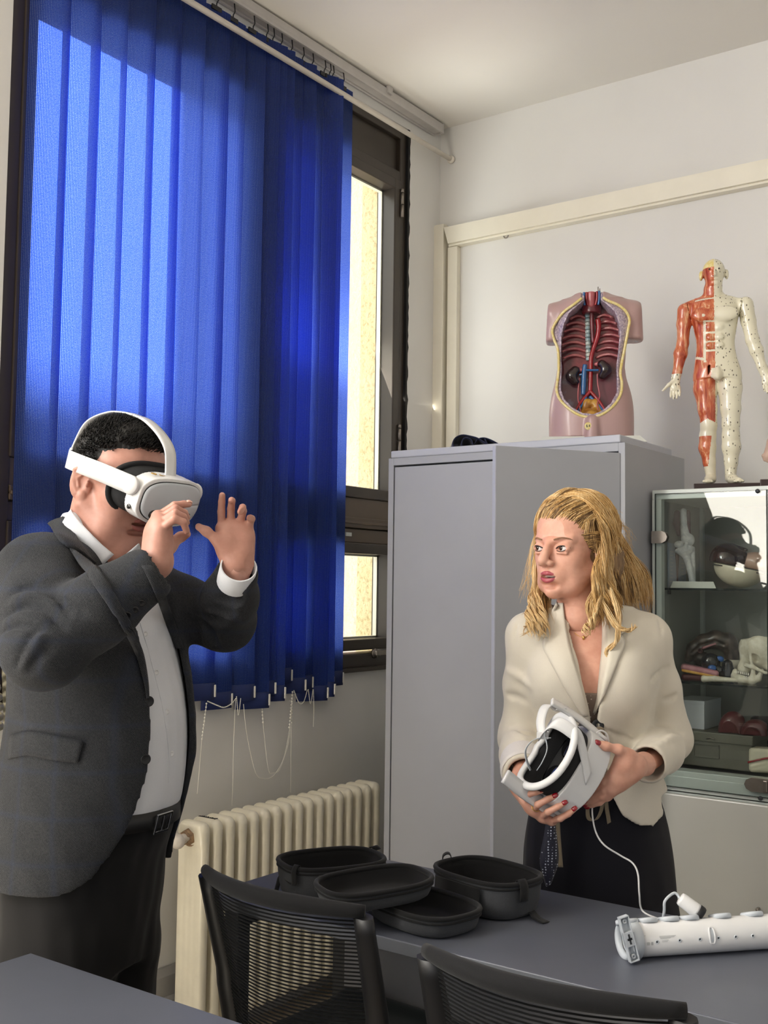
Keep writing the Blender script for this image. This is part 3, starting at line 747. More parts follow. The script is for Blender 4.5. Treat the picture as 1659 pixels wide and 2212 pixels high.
# printed maker's line on the second section
lt = MB(); b0 = PX(448, 1764, RXC)
for i in range(12): lt.box((RXC-.034+.006*i, 2.395+PIT-.004, .6985), (RXC-.031+.006*i, 2.395+PIT+.003*(1+(i*7) % 3), .7012))
lt.build('cast_lettering', M['dark'], ra, world=True)
# ------------------------------------------------------------------ tall grey cupboard, right door ajar
CX0, CX1, CY0, CY1, CZ = -2.215, -1.333, 3.10, 3.60, 1.86
ca = empty('cupboard', ((CX0+CX1)/2, (CY0+CY1)/2, 0), 'tall grey laminate two door cupboard beside the radiator, one door ajar', 'cupboard')
def part(mb, name, mat, root): return mb.build(name, mat, root, world=True)
t = .022
b = MB(); b.box((CX0, CY0, .02), (CX0+t, CY1, CZ), .0015); b.box((CX1-t, CY0, .02), (CX1, CY1, CZ), .0015); b.box((CX0+t, CY1-.01, .02), (CX1-t, CY1, CZ))
b.box((CX0+t, CY0, CZ-.026), (CX1-t, CY1-.01, CZ), .001); b.box((CX0+t, CY0+.01, .02), (CX1-t, CY1-.01, .1)); b.box((CX0+.02, CY0+.03, 0), (CX1-.02, CY1-.03, .02))
for z in (.5, .9, 1.3): b.box((CX0+t, CY0+.04, z), (CX1-t, CY1-.01, z+.02))
part(b, 'carcass', M['cab'], ca)
b = MB(); b.box((CX0+.012, CY0-.004, CZ), (CX1-.014, CY1-.08, CZ+.025), .004); part(b, 'top_board', M['cab_edge'], ca)
xm = (CX0+CX1)/2
b = MB(); b.box((CX0+t+.004, CY0+.002, .105), (xm-.006, CY0+.022, CZ-.032), .0015); part(b, 'door', M['cab'], ca)
b = MB(); b.box((xm-.002, CY0+.028, .1), (xm+.018, CY0+.05, CZ-.028)); part(b, 'door_stop', M['cab'], ca)
hx, hy = CX1-t-.002, CY0+.004
fe = PZ(1093, 963, CZ-.03); dv = np.array([fe[0]-hx, fe[1]-hy, 0]); DW = .415; dv = dv/np.linalg.norm(dv)
dn = np.array([dv[1], -dv[0], 0]); dn = dn if dn[0] > 0 else -dn
b = MB(); ctr = np.array([hx, hy, (CZ-.032+.105)/2])+dv*DW/2+dn*.002
b.obox(ctr, (dv, dn, (0, 0, 1)), (DW/2, .0095, (CZ-.032-.105)/2), .0015); dr = part(b, 'door', M['cab'], ca)
b = MB(); b.obox(np.array([hx, hy, (CZ-.032+.105)/2])+dv*(DW+.0015)+dn*.002, (dv, dn, (0, 0, 1)), (.0015, .0098, (CZ-.034-.105)/2)); world_child(b.build('edge_band', M['cab_edge']), dr)
for z in (.25, .95, 1.65):
    b = MB(); b.box((hx-.03, hy+.01, z), (hx+.004, hy+.02, z+.05), .002); world_child(b.build('hinge', M['steel']), dr)
# ------------------------------------------------------------------ vitrine
VX0, VX1, VY0, VY1, VZ0, VZ1 = -1.322, -.604, 3.285, 3.72, .80, 1.727
vi = empty('display_cabinet', ((VX0+VX1)/2, (VY0+VY1)/2, 0), 'white metal glass fronted display cabinet of anatomy models, white doors below', 'cabinet')
b = MB(); w = .03
b.box((VX0, VY0, VZ0+.045), (VX0+w, VY0+.025, VZ1-w)); b.box((VX1-w, VY0, VZ0+.045), (VX1, VY0+.025, VZ1-w))
b.box((VX0, VY0, VZ1-w), (VX1, VY1, VZ1), .002); b.box((VX0, VY0, VZ0), (VX1, VY1, VZ0+.045), .002)
for x in (VX0, VX1-.02): b.box((x, VY1-.03, VZ0+.045), (x+.02, VY1, VZ1-w))
b.box((VX0+w, VY0+.002, VZ0+.044), (VX1-w, VY0+.06, VZ0+.062), .002)
part(b, 'frame', M['vit'], vi)
b = MB(); b.box((VX0+.01, VY1-.014, VZ0+.04), (VX1-.01, VY1-.004, VZ1-.02)); b.box((VX0+.002, VY0+.025, VZ0+.04), (VX0+.008, VY1-.02, VZ1-.02)); b.box((VX1-.008, VY0+.025, VZ0+.04), (VX1-.002, VY1-.02, VZ1-.02))
b.box((VX0+.02, VY0+.06, VZ0+.045), (VX1-.02, VY1-.014, VZ0+.05))
part(b, 'inner_panel', M['vit_in'], vi)
b = MB(); b.box((xq := -.985, VY1-.022, VZ0+.05), (xq+.018, VY1-.012, VZ1-.03))
for z in np.arange(.95, 1.65, .07): b.box((xq-.036, VY1-.0155, z), (xq-.024, VY1-.0135, z+.004), mi=1)
b.build('shelf_rail', [M['vit_in'], M['dark']], vi, world=True)
SH1, SH2, FL = 1.42, 1.128, VZ0+.062
for z in (SH1, SH2):
    b = MB(); b.box((VX0+.012, VY0+.075, z-.006), (VX1-.012, VY1-.025, z), .001); g = part(b, 'glass_shelf', M['vglass'], vi)
    b = MB(); b.box((VX0+.012, VY0+.072, z-.0065), (VX1-.012, VY0+.0752, z+.0002)); world_child(b.build('shelf_edge', M['shelf_edge']), g)
    for x in (VX0+.02, -.985+.008):
        b = MB(); b.tube([(x, VY0+.09, z-.02), (x, VY0+.09, z-.0065)], .006, 8); world_child(b.build('shelf_support', M['dark']), g)
GX = (VX0+VX1)/2
for k, (x0, x1) in enumerate(((VX0+.012, GX-.0015), (GX+.0015, VX1-.012))):
    b = MB(); b.box((x0, VY0-.008, VZ0+.012), (x1, VY0-.002, VZ1-.012)); g = part(b, 'glass_door', M['vglass'], vi)
    e = MB()
    for a, c in (((x0, VZ0+.012), (x0+.0016, VZ1-.012)), ((x1-.0016, VZ0+.012), (x1, VZ1-.012)), ((x0, VZ0+.012), (x1, VZ0+.0136)), ((x0, VZ1-.0136), (x1, VZ1-.012))): e.box((a[0], VY0-.0084, a[1]), (c[0], VY0-.0016, c[1]))
    world_child(e.build('polished_edge', M['shelf_edge']), g)
    hxp = x0-.008 if k == 0 else x1+.008-.05
    for hp in ((1.578,) if k == 0 else (1.578, .9)):
        m_ = MB(); poly = [(0, 0), (.034, 0), (.046, .007), (.051, .019), (.046, .031), (.034, .038), (0, .038)]
        if k: poly = [(.051-p[0], p[1]) for p in poly]
        m_.prism(poly, (hxp, VY0-.0085, hp-.019), (1, 0, 0), (0, 0, 1), (0, -1, 0), .009); m_.prism(poly, (hxp, VY0-.0018, hp-.019), (1, 0, 0), (0, 0, 1), (0, 1, 0), .004)
        world_child(m_.build('hinge_plate', M['steel']), g)
    lx = x1-.07 if k == 0 else x0
    poly = [(.07, 0), (.02, 0), (.006, .007), (0, .02), (.006, .033), (.02, .04), (.07, .04)] if k == 0 else [(0, 0), (.07, 0), (.07, .04), (0, .04)]
    m_ = MB(); m_.prism(poly, (lx, VY0-.0085, VZ0+.028), (1, 0, 0), (0, 0, 1), (0, -1, 0), .01)
    if k == 0: m_.box((x1-.014, VY0-.024, VZ0+.032), (x1-.002, VY0-.0085, VZ0+.064), .002)
    world_child(m_.build('lock_plate', M['steel']), g)
for z in (VZ1-.016, VZ0+.01):
    b = MB(); b.lathe([(.007, 0), (.0065, .003), (.002, .005)], (GX-.027, VY0-.008, z), (0, -1, 0), 14); part(b, 'bolt', M['tleg'], vi)
b = MB(); b.box((VX0, VY0+.004, .06), (VX1, VY1, VZ0-.004), .001); b.box((VX0+.03, VY0+.03, 0), (VX1-.03, VY1-.03, .06)); part(b, 'lower_carcass', M['vit'], vi)
for x0, x1 in ((VX0+.003, GX-.002), (GX+.002, VX1-.003)):
    b = MB(); b.box((x0, VY0-.016, .08), (x1, VY0+.002, VZ0-.008), .004); d_ = part(b, 'lower_door', M['vit_low'], vi)
    b = MB(); xx = x1-.035 if x0 < -1 else x0+.025; b.box((xx, VY0-.034, .40), (xx+.01, VY0-.016, .5), .003); world_child(b.build('handle', M['steel']), d_)
# ------------------------------------------------------------------ tables
def table(x0, x1, y0, y1, label, modesty=True):
    z = .75; th = .026
    t_ = empty('table', ((x0+x1)/2, (y0+y1)/2, 0), label, 'table', 'grey classroom tables')
    b = MB(); b.box((x0, y0, z-th+.0005), (x1, y1, z), .002); tp = part(b, 'tabletop', M['table'], t_)
    b = MB(); b.box((x0-.0008, y0-.0008, z-th+.002), (x0+.0005, y1+.0008, z-.0022)); b.box((x0-.0008, y0-.0012, z-th+.002), (x1+.0008, y0+.0004, z-.0022)); b.box((x0, y1-.0004, z-th+.002), (x1, y1+.001, z-.0022)); world_child(b.build('edge_band', M['table_edge']), tp)
    for lx in (x0+.045, x1-.045):
        for ly in (y0+.05, y1-.05):
            b = MB(); b.box((lx-.02, ly-.02, .0), (lx+.02, ly+.02, z-th), .003); part(b, 'leg', M['tleg'], t_)
        b = MB(); b.box((lx-.015, y0+.07, z-th-.045), (lx+.015, y1-.07, z-th-.003), .002); part(b, 'side_rail', M['tleg'], t_)
    b = MB(); b.box((x0+.065, y1-.075, .42), (x1-.065, y1-.057, z-th-.03), .002); part(b, 'modesty_panel', M['modesty'], t_)
    b = MB(); b.box((x0+.065, y1-.085, .36), (x1-.065, y1-.05, .40), .003); part(b, 'long_rail', M['tleg'], t_)
    return t_
TX0, TY0, TY1 = -1.705, 1.733, 2.213
table(TX0, -.30, TY0, TY1, 'grey table holding the open black cases and the white power strip')
table(-1.683, -.5, .70, 1.268, 'grey table in the near corner, empty top, before the standing man')
# ------------------------------------------------------------------ mesh chairs
def chair(loc, rz, label):
    c = empty('mesh_chair', loc, label, 'chair', 'black mesh back chairs', rz)
    # local: seat towards +Y, back at y = 0, backrest top at z = .84
    W_ = .212
    def bk(u, z):                                        # backrest surface: curved in plan, raked backwards a little
        w = W_*(1-.06*((.84-z)/.34)); x = u*w
        return np.array([x, -.055+.07*u*u*1.0+.0*z-.06*max(0, (z-.62)/.22)+.035*max(0, (.6-z)/.16), z])
    b = MB(); path = [bk(u, .835)+np.array([0, -.0, .006*(1-u*u)]) for u in np.linspace(-1, 1, 25)]
    b.tube(path, [.0095+.004*(1-abs(u)**3) for u in np.linspace(-1, 1, 25)], 12, flat=((0, 0, 1), 1.25, 1)); b.build('top_rail', M['mesh_bar'], c)
    for sgn in (-1, 1):
        p = [bk(sgn*.98, z) for z in np.linspace(.826, .47, 12)]
        b = MB(); b.tube(p, np.linspace(.0125, .017, 12), 10, flat=((1, 0, 0), 1.75, 1)); b.build('upright', M['black_metal'], c)
    b = MB(); b.tube([bk(u, .485) for u in np.linspace(-1, 1, 15)], .013, 10); b.build('lower_rail', M['black_metal'], c)
    # mesh: fine horizontal cords on both faces
    m_ = MB(); n = 46
    for i in range(n):
        z = .49+(.83-.49)*i/(n-1)
        m_.tube([bk(u, z)+np.array([0, .004, 0]) for u in np.linspace(-.97, .97, 11)], .00165, 5, cap=False)
        m_.build('mesh_back', M['mesh_bar'], c)
    # seat
    s = SDF((-.26, -.06, .40), (.26, .46, .50), .008); s.rbox((0, .2, .45), (.225, .22, .026), rad=.025, k=.01); s.cone((-.2, .405, .45), (.2, .405, .45), .03, k=.03)
    s.build('seat', M['seat'], c, world=False)
    b = MB(); b.box((-.2, .02, .40), (.2, .4, .425), .006); b.build('seat_pan', M['black_metal'], c)
    for sgn in (-1, 1):
        b = MB(); b.tube(spline([(sgn*.212, -.035, .48), (sgn*.216, .0, .40), (sgn*.218, .03, .3), (sgn*.235, -.03, .012)], 6), .0125, 10); b.build('leg', M['black_metal'], c)
        b = MB(); b.tube(spline([(sgn*.218, .02, .4), (sgn*.22, .3, .39), (sgn*.22, .39, .34), (sgn*.235, .43, .012)], 6), .0125, 10); b.build('leg', M['black_metal'], c)
    b = MB(); b.tube([(-.2, .0, .5), (0, -.045, .5), (.2, 0., .5)], .011, 10); b.build('back_brace', M['black_metal'], c)
    return c
def chair_at(pl, pr, label):
    a = PZ(*pl, .84); e = PZ(*pr, .84); m_ = (a+e)/2; d = e-a
    c = chair((0, 0, 0), 0, label); rz = math.atan2(d[1], d[0]); c.rotation_euler.z = rz
    off = np.array([-math.sin(rz), math.cos(rz)])*-.045
    c.location = Vector((m_[0]-off[0], m_[1]-off[1], 0)); return c
c1 = chair_at((447, 1876), (782, 1962), 'black mesh back chair pushed in at the table corner near the radiator')
c2 = chair_at((934, 2050), (1462, 2172), 'black mesh back chair nearest the camera, below the white power strip')
# ------------------------------------------------------------------ local frames that face the viewer, measured in picture-sized units
class PF:
    def __init__(s, x0, y0, org):
        s.x0, s.y0, s.o = x0, y0, np.array(org, float)
        s.m = ((s.o-ORG)@fwd)/FPX
        s.ex = _r0.copy(); s.ey = np.array([0, 0, 1.]); s.ez = -np.array([-math.sin(YAW), math.cos(YAW), 0])
        d = s.o-ORG; d[2] = 0; d /= np.linalg.norm(d)        # square to the line of sight
        s.ez = -d; s.ex = np.array([d[1], -d[0], 0])
        s.ax = (s.ex, s.ey, s.ez)
    def __call__(s, x, y, d=0.): return s.o+s.m*((x-s.x0)*s.ex-(y-s.y0)*s.ey+d*s.ez)
    def inv(s, X):
        q = (np.asarray(X)-s.o)/s.m
        return s.x0+q@s.ex, s.y0-q@s.ey, q@s.ez
    def grid(s, x0, y0, x1, y1, d0, d1, h):
        c = np.array([s(x, y, d) for x in (x0, x1) for y in (y0, y1) for d in (d0, d1)])
        return SDF(c.min(0), c.max(0), h*s.m)
def rest(o_list, z):
    pass
# ------------------------------------------------------------------ torso model on the cupboard
ZT = CZ+.025
fo = PY(1277, 936, 3.33); fo[2] = ZT+.024
F = PF(1277, 936, fo); m = F.m
to = empty('torso_model', (fo[0], fo[1], ZT), 'pink plastic anatomical torso, open chest and belly, on a white base', 'anatomy model')
S_T = [(0, 0, 0, 90, 60), (55, 0, 0, 90, 62), (95, 0, 0, 85, 58), (135, -1, 0, 75, 50), (165, -.5, 0, 73.5, 48), (205, 3, 0, 83, 52), (235, 5.5, 0, 89, 56), (262, 6, 0, 88, 56), (285, 4, -2, 80, 48), (302, 2, -4, 58, 38)]
S_Tm = [tuple(v*m for v in q) for q in S_T]
ST = np.array(S_T)
def fdepth(x, y, shrink=0.):
    h = 936-y
    c, cy, rx, ry = [np.interp(h, ST[:, 0], ST[:, i]) for i in (1, 2, 3, 4)]
    t = max(0, 1-((x-1277-c)/(rx-shrink))**2); return cy+(ry-shrink)*math.sqrt(t)
axT = (F.ex, -F.ez, F.ey)
OUT = [(1255, 600), (1257, 636), (1240, 650), (1219, 664), (1203, 682), (1194, 700), (1198, 720), (1206, 742), (1208, 780), (1206, 806), (1204, 832), (1212, 856), (1232, 878), (1256, 893), (1280, 896), (1302, 889), (1324, 871), (1338, 846), (1341, 820), (1338, 800), (1342, 770), (1348, 740), (1354, 706), (1357, 686), (1350, 668), (1334, 654), (1312, 644), (1302, 636), (1301, 600)]
INN = [(1262, 600), (1262, 640), (1246, 654), (1230, 668), (1220, 690), (1214, 716), (1213, 750), (1214, 790), (1213, 830), (1220, 853), (1238, 874), (1260, 887), (1282, 889), (1300, 882), (1318, 866), (1331, 840), (1331, 806), (1330, 780), (1334, 750), (1337, 716), (1334, 690), (1326, 668), (1312, 654), (1297, 641), (1296, 600)]
def px2(poly): return [((x-F.x0)*m, (F.y0-y)*m) for x, y in poly]
def torso_solid(g, sh=0.):
    g.loft([(q[0]*m, q[1]*m, q[2]*m, (q[3]-sh)*m, (q[4]-sh)*m) for q in S_T], F.o, axT, k=.002, p=2.35)
    for sg, xa in ((-1, 1277), (1, 1284)):
        g.cone(F(xa+sg*14, 642, -8), F(xa+sg*78, 664, -8), (30-sh)*m, (30-sh)*m, k=.02, flat=(F.ez, 1.25))
        g.cone(F(xa+sg*80, 664, -8), F(xa+sg*84, 712, -6), (29-sh)*m, (22-sh)*m, k=.012, flat=(F.ez, 1.35))
    g.cone(F(1277, 650, -10), F(1277, 600, -6), (33-sh)*m, (26-sh)*m, k=.03)
    g.rbox(F(1277, 590, 0), (80*m, 26*m, 90*m), (F.ex, F.ey, F.ez), .001, .001, 's')
    for sg, xx in ((-1, 1172-40), (1, 1385+40)):
        a = np.array([F.ex*math.cos(.06)+F.ey*math.sin(.06)*sg, F.ey*math.cos(.06)-F.ex*math.sin(.06)*sg, F.ez])
        g.rbox(F(xx+(10 if sg < 0 else 0), 680, 0), (40*m, 90*m, 110*m), a, .001, .004, 's')
    for sg, xx in ((-1, 1181), (1, 1374)): g.rbox(F(xx, 753, 0), (24*m, 30*m, 80*m), F.ax, .001, .008, 's')
    return g
g = torso_solid(F.grid(1160, 600, 1400, 950, -90, 90, 1.7))
tsolid = SDF(g.lo, g.lo+1e-6, g.h); tsolid.n = g.n; tsolid.F = g.F.copy()
g.poly(px2(OUT), F.o, F.ex, F.ey, F.ez, -22*m, .3, k=.004)
for sg, xx in ((-1, 1262), (1, 1296)):
    g.cone(F(xx, 940, 62), F(xx+sg*18, 880, 66), 1.6*m, 1.*m, k=.006, op='s')
g.cone(F(1279, 905, 60), F(1279, 938, 62), 13*m, 14*m, k=.012)
g.build('body_shell', M['flesh'], to)
g = torso_solid(F.grid(1160, 600, 1400, 950, -90, 90, 1.7), 4.)
g.poly(px2(INN), F.o, F.ex, F.ey, F.ez, -20*m, .3, k=.003)
g.poly([(-300*m, -60*m), (300*m, -60*m), (300*m, 400*m), (-300*m, 400*m)], F.o, F.ex, F.ey, F.ez, -.3, -19*m, k=.001)
g.disp(lambda X: .0011*noise3(X, 90, 3))
g.build('tissue_layer', M['lilac'], to)
def tdepth(x, y):
    for d in np.arange(85, -10, -.7):
        q = np.round((F(x, y, d)-tsolid.lo)/tsolid.h).astype(int)
        if np.all(q >= 0) and np.all(q < tsolid.n) and tsolid.F[tuple(q)] < 0: return d
    return 20.
ring = spline([F(x, y, tdepth(x, y)-.5) for x, y in OUT[1:-1]], 6)
b = MB(); b.tube(ring, 3.1*m, 8); b.build('fat_rim', M['fat'], to, world=True)
g = torso_solid(F.grid(1160, 600, 1400, 950, -90, 90, 2.2), 7.)
g.poly([(-300*m, -60*m), (300*m, -60*m), (300*m, 400*m), (-300*m, 400*m)], F.o, F.ex, F.ey, F.ez, -16*m, .3, k=.003)
g.build('cavity_wall', [M['cavity'], M['peritoneum']], to, mi=lambda c: (F.inv(c)[1] > 790).astype(int))
for sg in (-1, 1):
    for i in range(7):
        y = 668+14.5*i; w_ = [34, 44, 50, 53, 54, 53, 50][i]
        p = [F(1277+sg*(10+t*w_), y+(-9*math.sin(t*2.6)+8*t*t), -15+3*math.sin(t*PI)+22*t**3) for t in np.linspace(0, 1, 9)]
        b = MB(); b.tube(p, [3.2*m]*6+[2.8*m]*3, 8); b.build('rib', M['rib'], to, world=True)
b = MB()
for i in range(13): b.lathe([(5*m, -4*m), (6.2*m, -2.6*m), (6.2*m, 2.6*m), (5*m, 4*m)], F(1269+.2*i, 654+8.6*i, -12), F.ey, 12)
b.build('spine', M['spine'], to, world=True)
def tb(name, pts, r, mat, n=10):
    b = MB(); p = spline([F(*q) for q in pts], 6); rr = np.interp(np.linspace(0, 1, len(p)), np.linspace(0, 1, len(r)), r)*m if hasattr(r, '__len__') else r*m
    b.tube(p, rr, n); return b.build(name, mat, to, world=True)
tb('aorta', [(1291, 672, 0), (1293, 690, 0), (1290, 712, -2), (1282, 736, -4), (1277, 756, -4), (1276, 790, -4), (1275, 832, -3)], [5.5, 5.5, 5, 4.6, 4.6, 4.8, 4.6], M['artery'])
b = MB(); b.lathe([(5.3*m, 0), (3.6*m, .5*m), (.5*m, -1.5*m)], F(1289.5, 671.5, 2), F.ey*.8+F.ez*.6, 14); b.build('aorta_mouth', M['kidney'], to, world=True)
tb('oesophagus', [(1278, 646, -2), (1279, 690, -3), (1281, 724, -4)], [4.8, 4.4, 3.4], M['cavity'])
tb('vena_cava', [(1264, 772, 0), (1262, 792, 0), (1261, 820, 0), (1260, 838, 0)], [5, 5.6, 5.8, 4.5], M['vein'])
tb('renal_vein', [(1262, 784, 2), (1278, 785, 3), (1293, 785, 2)], 2.4, M['vein']); tb('renal_vein', [(1252, 794, 0), (1258, 793, 2)], 2.6, M['vein'])
for xx, sg in ((1276, -1), (1277, 1)):
    tb('iliac_artery', [(1275, 830, -2), (1275+sg*12, 844, 0), (1275+sg*22, 858, 6), (1275+sg*31, 874, 12)], [4., 3.6, 3.2, 2.6], M['artery'])
    tb('iliac_vein', [(1270+sg*4, 842, -1), (1274+sg*16, 858, 2), (1276+sg*24, 870, 8), (1276+sg*28, 880, 12)], [3.8, 3.4, 3, 2.4], M['vein'])
for q, sg in (((1239, 796), -1), ((1304, 784), 1)):
    g = F.grid(q[0]-20, q[1]-26, q[0]+20, q[1]+26, -20, 24, .9)
    g.chain([F(q[0]-sg*4, q[1]-11, 0), F(q[0]+sg*3, q[1], 1), F(q[0]-sg*3, q[1]+11, 0)], [10.5*m, 12*m, 10*m], k=.012)
    g.ell(F(q[0]-sg*13, q[1]+1, 2), (5*m, 7*m, 12*m), F.ax, .01, 's')
    g.build('kidney', M['kidney'], to)
    g = F.grid(q[0]-34, q[1]-30, q[0]+34, q[1]+10, -20, 20, 1.1); g.ell(F(q[0]-sg*13, q[1]-13, -2), (8*m, 5*m, 5*m), F.ax); g.build('adrenal_gland', M['trachea'], to)
tb('ureter', [(1252, 800, 0), (1250, 822, -1), (1249, 846, 2), (1253, 868, 10), (1256, 886, 14)], 1.5, M['trachea']); tb('ureter', [(1290, 792, 0), (1291, 815, -1), (1295, 842, 2), (1290, 860, 8), (1294, 884, 14)], 1.5, M['trachea'])
g = F.grid(1240, 840, 1310, 905, -30, 40, 1.2)
g.ell(F(1276, 884, 6), (21*m, 15*m, 18*m), F.ax); g.chain([F(1258, 886, 4), F(1268, 856, -2), F(1286, 856, -2), F(1297, 884, 4)], 8*m, k=.012); g.rbox(F(1274, 871, 20), (9*m, 2*m, 8*m), F.ax, .001, .002, 's')
g.build('bladder', M['bladder'], to)
tb('neck_vein', [(1262, 617, 18), (1261, 632, 17), (1263, 645, 15)], 2.6, M['vein']); tb('neck_vein', [(1294, 615, 18), (1294, 632, 17), (1292, 645, 15)], 2.6, M['vein'])
tb('neck_artery', [(1267, 617, 18), (1267, 632, 17), (1270, 645, 14)], 2.4, M['artery']); tb('neck_artery', [(1289, 616, 18), (1289, 632, 17), (1286, 645, 14)], 2.4, M['artery'])
g = F.grid(1255, 608, 1302, 655, -10, 40, 1.0); g.chain([F(1277, 619, 12), F(1277, 642, 11)], [9.5*m, 8*m], k=.004); g.rbox(F(1277, 610, 12), (24*m, 6*m, 24*m), F.ax, .001, .001, 's'); g.build('larynx', M['trachea'], to)
g = F.grid(1255, 608, 1302, 660, -34, 20, 1.4); g.chain([F(1278, 620, -4), F(1278, 652, -6)], 21*m, k=.004); g.rbox(F(1277, 610, 0), (44*m, 6*m, 64*m), F.ax, .001, .001, 's'); g.build('neck_core', M['cavity'], to)
b = MB()
for x, l in ((1291.5, 11), (1295, 7)): b.tube([F(x, 618, 14), F(x, 616-l, 14)], 1.1*m, 8)
b.build('support_rod', M['steel'], to, world=True)
b = MB(); b.lathe([(8.2*m, 0), (8.2*m, 4*m), (6*m, 5*m)], F(1271, 917, 69), F.ez, 20); nb = b.build('number_button', M['fat'], to, world=True)
b = MB()
for k, (dx, dy, w_, h_) in enumerate(((-3.4, 2, 2.2, .7), (-3.4, -.2, 2.2, .7), (-4.2, .9, .7, 1.2), (-2.3, -1.2, .7, 1.2), (-3.4, -2.2, 2.2, .7), (1.2, 2.2, .8, 1.4), (1.2, -.4, 2.6, .7), (2.6, 0, .8, 4.2))):
    b.obox(F(1271+dx+.6, 917-dy, 74.4), F.ax, (w_*m*.6, h_*m*.6, .3*m))
world_child(b.build('printed_number', M['dark'], None), nb)
# sloping white base under the torso
bc = PZ(1272, 952, ZT); bc[1] = fo[1]; bc[0] = fo[0]-.004
b = MB(); hw, hd, hh = .176, .112, .023
vs = [(-hw, -hd, 0), (hw, -hd, 0), (hw, hd, 0), (-hw, hd, 0), (-hw+.022, -hd+.02, hh), (hw-.022, -hd+.02, hh), (hw-.022, hd-.02, hh), (-hw+.022, hd-.02, hh)]
R = np.array([F.ex, -F.ez, F.ey]).T
b.add([np.array([fo[0], fo[1], ZT+.0005])+R@np.array([x, y, z]) for x, y, z in vs], [[3, 2, 1, 0], [4, 5, 6, 7], [0, 1, 5, 4], [1, 2, 6, 5], [2, 3, 7, 6], [3, 0, 4, 7]])
b.build('base', M['base_white'], to, world=True)
# ------------------------------------------------------------------ muscle / acupuncture figure on the display cabinet
fo = PY(1547, 1035, 3.43); fo[2] = VZ1+.0225
F = PF(1547, 1035, fo); m = F.m
sf = empty('muscle_figure', (fo[0], fo[1], VZ1), 'standing male figure model, red muscles on one half, printed cream on the other', 'anatomy model')
g = F.grid(1425, 530, 1668, 1042, -46, 52, 1.55)
A = F.ax; axF = (F.ex, -F.ez, F.ey)
def H(y): return (1035-y)*m
tor = [(805, 1550.5, 50, 31), (785, 1550.5, 49.5, 32), (760, 1548.5, 44, 28), (727, 1547.5, 40, 25), (700, 1547, 44, 28), (674, 1546.5, 48.5, 31), (655, 1546, 50, 31), (640, 1545, 48, 26), (628, 1544, 34, 19)]
g.loft([(H(y), (c-1547)*m, 0, rx*m, ry*m) for y, c, rx, ry in tor], F.o, axF, k=.004, p=2.2)
g.chain([F(1544, 634, -6), F(1543, 606, -2), F(1545, 596, 0)], [22*m, 18*m, 17*m], k=.012)
for sg in (-1, 1): g.cone(F(1545+sg*14, 626, -6), F(1545+sg*52, 640, -3), 11*m, 12*m, k=.014)
g.ell(F(1545, 566, -4), (24*m, 28*m, 29*m), A, .006); g.ell(F(1545.5, 583, 6), (19*m, 20*m, 19*m), A, .008); g.ell(F(1546, 596, 14), (10*m, 7*m, 8*m), A, .006)
g.cone(F(1546, 572, 26), F(1546, 581, 30), 3*m, 4.4*m, k=.004); g.ell(F(1546, 589, 23), (8*m, 2.2*m, 4*m), A, .004)
for sg in (-1, 1):
    g.ell(F(1546+sg*10, 566.5, 27), (5*m, 3.2*m, 4*m), A, .004, 's'); g.ell(F(1546+sg*10, 567, 22.5), (4*m, 3*m, 3.4*m), A, .001)
    g.ell(F(1545+sg*27, 573, -4), (4.5*m, 11*m, 7*m), A, .004)
L_ = [(1484, 650, 17), (1481, 680, 15), (1479, 722, 12.5), (1474, 745, 14.5), (1467, 785, 9.5), (1464, 797, 9)]
R_ = [(1610, 644, 17.5), (1616, 680, 15.5), (1624, 722, 14), (1632, 745, 14), (1642, 780, 9.5), (1647, 792, 9)]
for arm in (L_, R_): g.chain([F(x, y, 0) for x, y, r in arm], [r*m for x, y, r in arm], k=.008)
def hand(w, sg, dx, dy):
    g.cone(F(w[0], w[1], 1), F(w[0]-sg*1+dx, w[1]+24, 3), 9*m, 10.5*m, k=.006, flat=(F.ez, .62))
    for i, (o, l) in enumerate(((-8.5, 21), (-3, 25), (3, 24), (8.5, 19))):
        q = (w[0]+dx+o, w[1]+24); g.chain([F(q[0], q[1], 3), F(q[0]+dx*.4+o*.1, q[1]+l*.55, 5), F(q[0]+dx*.6+o*.12, q[1]+l, 8)], [3*m, 2.8*m, 2.4*m], k=.0022)
    g.chain([F(w[0]-sg*4, w[1]+8, 4), F(w[0]-sg*15, w[1]+18, 8), F(w[0]-sg*28, w[1]+31, 10)], [4.6*m, 3.8*m, 2.4*m], k=.004)
hand((1464, 796), 1, -1, 0); hand((1647, 790), -1, 6, 0)
Lg = [(1526, 800, 25, 0), (1525, 825, 24.5, 1), (1530, 870, 20, 2), (1532.5, 904, 17, 2), (1530, 930, 17, -2), (1529, 953, 18, -5), (1533, 985, 13, -5), (1536, 1013, 11, -6)]
Rg = [(1575, 800, 26, 0), (1577, 825, 25, 1), (1578, 870, 21, 2), (1578, 904, 18, 2), (1578, 930, 18, -2), (1579, 953, 19.5, -5), (1578, 985, 14, -5), (1577, 1012, 12, -6)]
for lg, tx in ((Lg, -6), (Rg, 16)):
    g.chain([F(x, y, d) for x, y, r, d in lg], [r*m for x, y, r, d in lg], k=.008)
    x, y = lg[-1][0], lg[-1][1]
    g.chain([F(x, 1022, -10), F(x+tx*.3, 1024, 12), F(x+tx, 1029, 34)], [9.5*m, 9*m, 6*m], k=.008, flat=(F.ex, 1.2))
    for i in range(5): g.ell(F(x+tx+(-9+4.4*i)*1., 1030.5, 38-abs(i-1.5)*1.6), (2.4*m, 3.2*m, 5*m), A, .003)
g.ell(F(1551, 800, 30), (11*m, 13*m, 9*m), A, .006); g.cone(F(1551, 786, 31), F(1551, 806, 36), 5*m, 5.4*m, k=.005)
for y0, y1, x0, x1 in ((657, 660, 1500, 1540), (657, 660, 1556, 1594)): pass
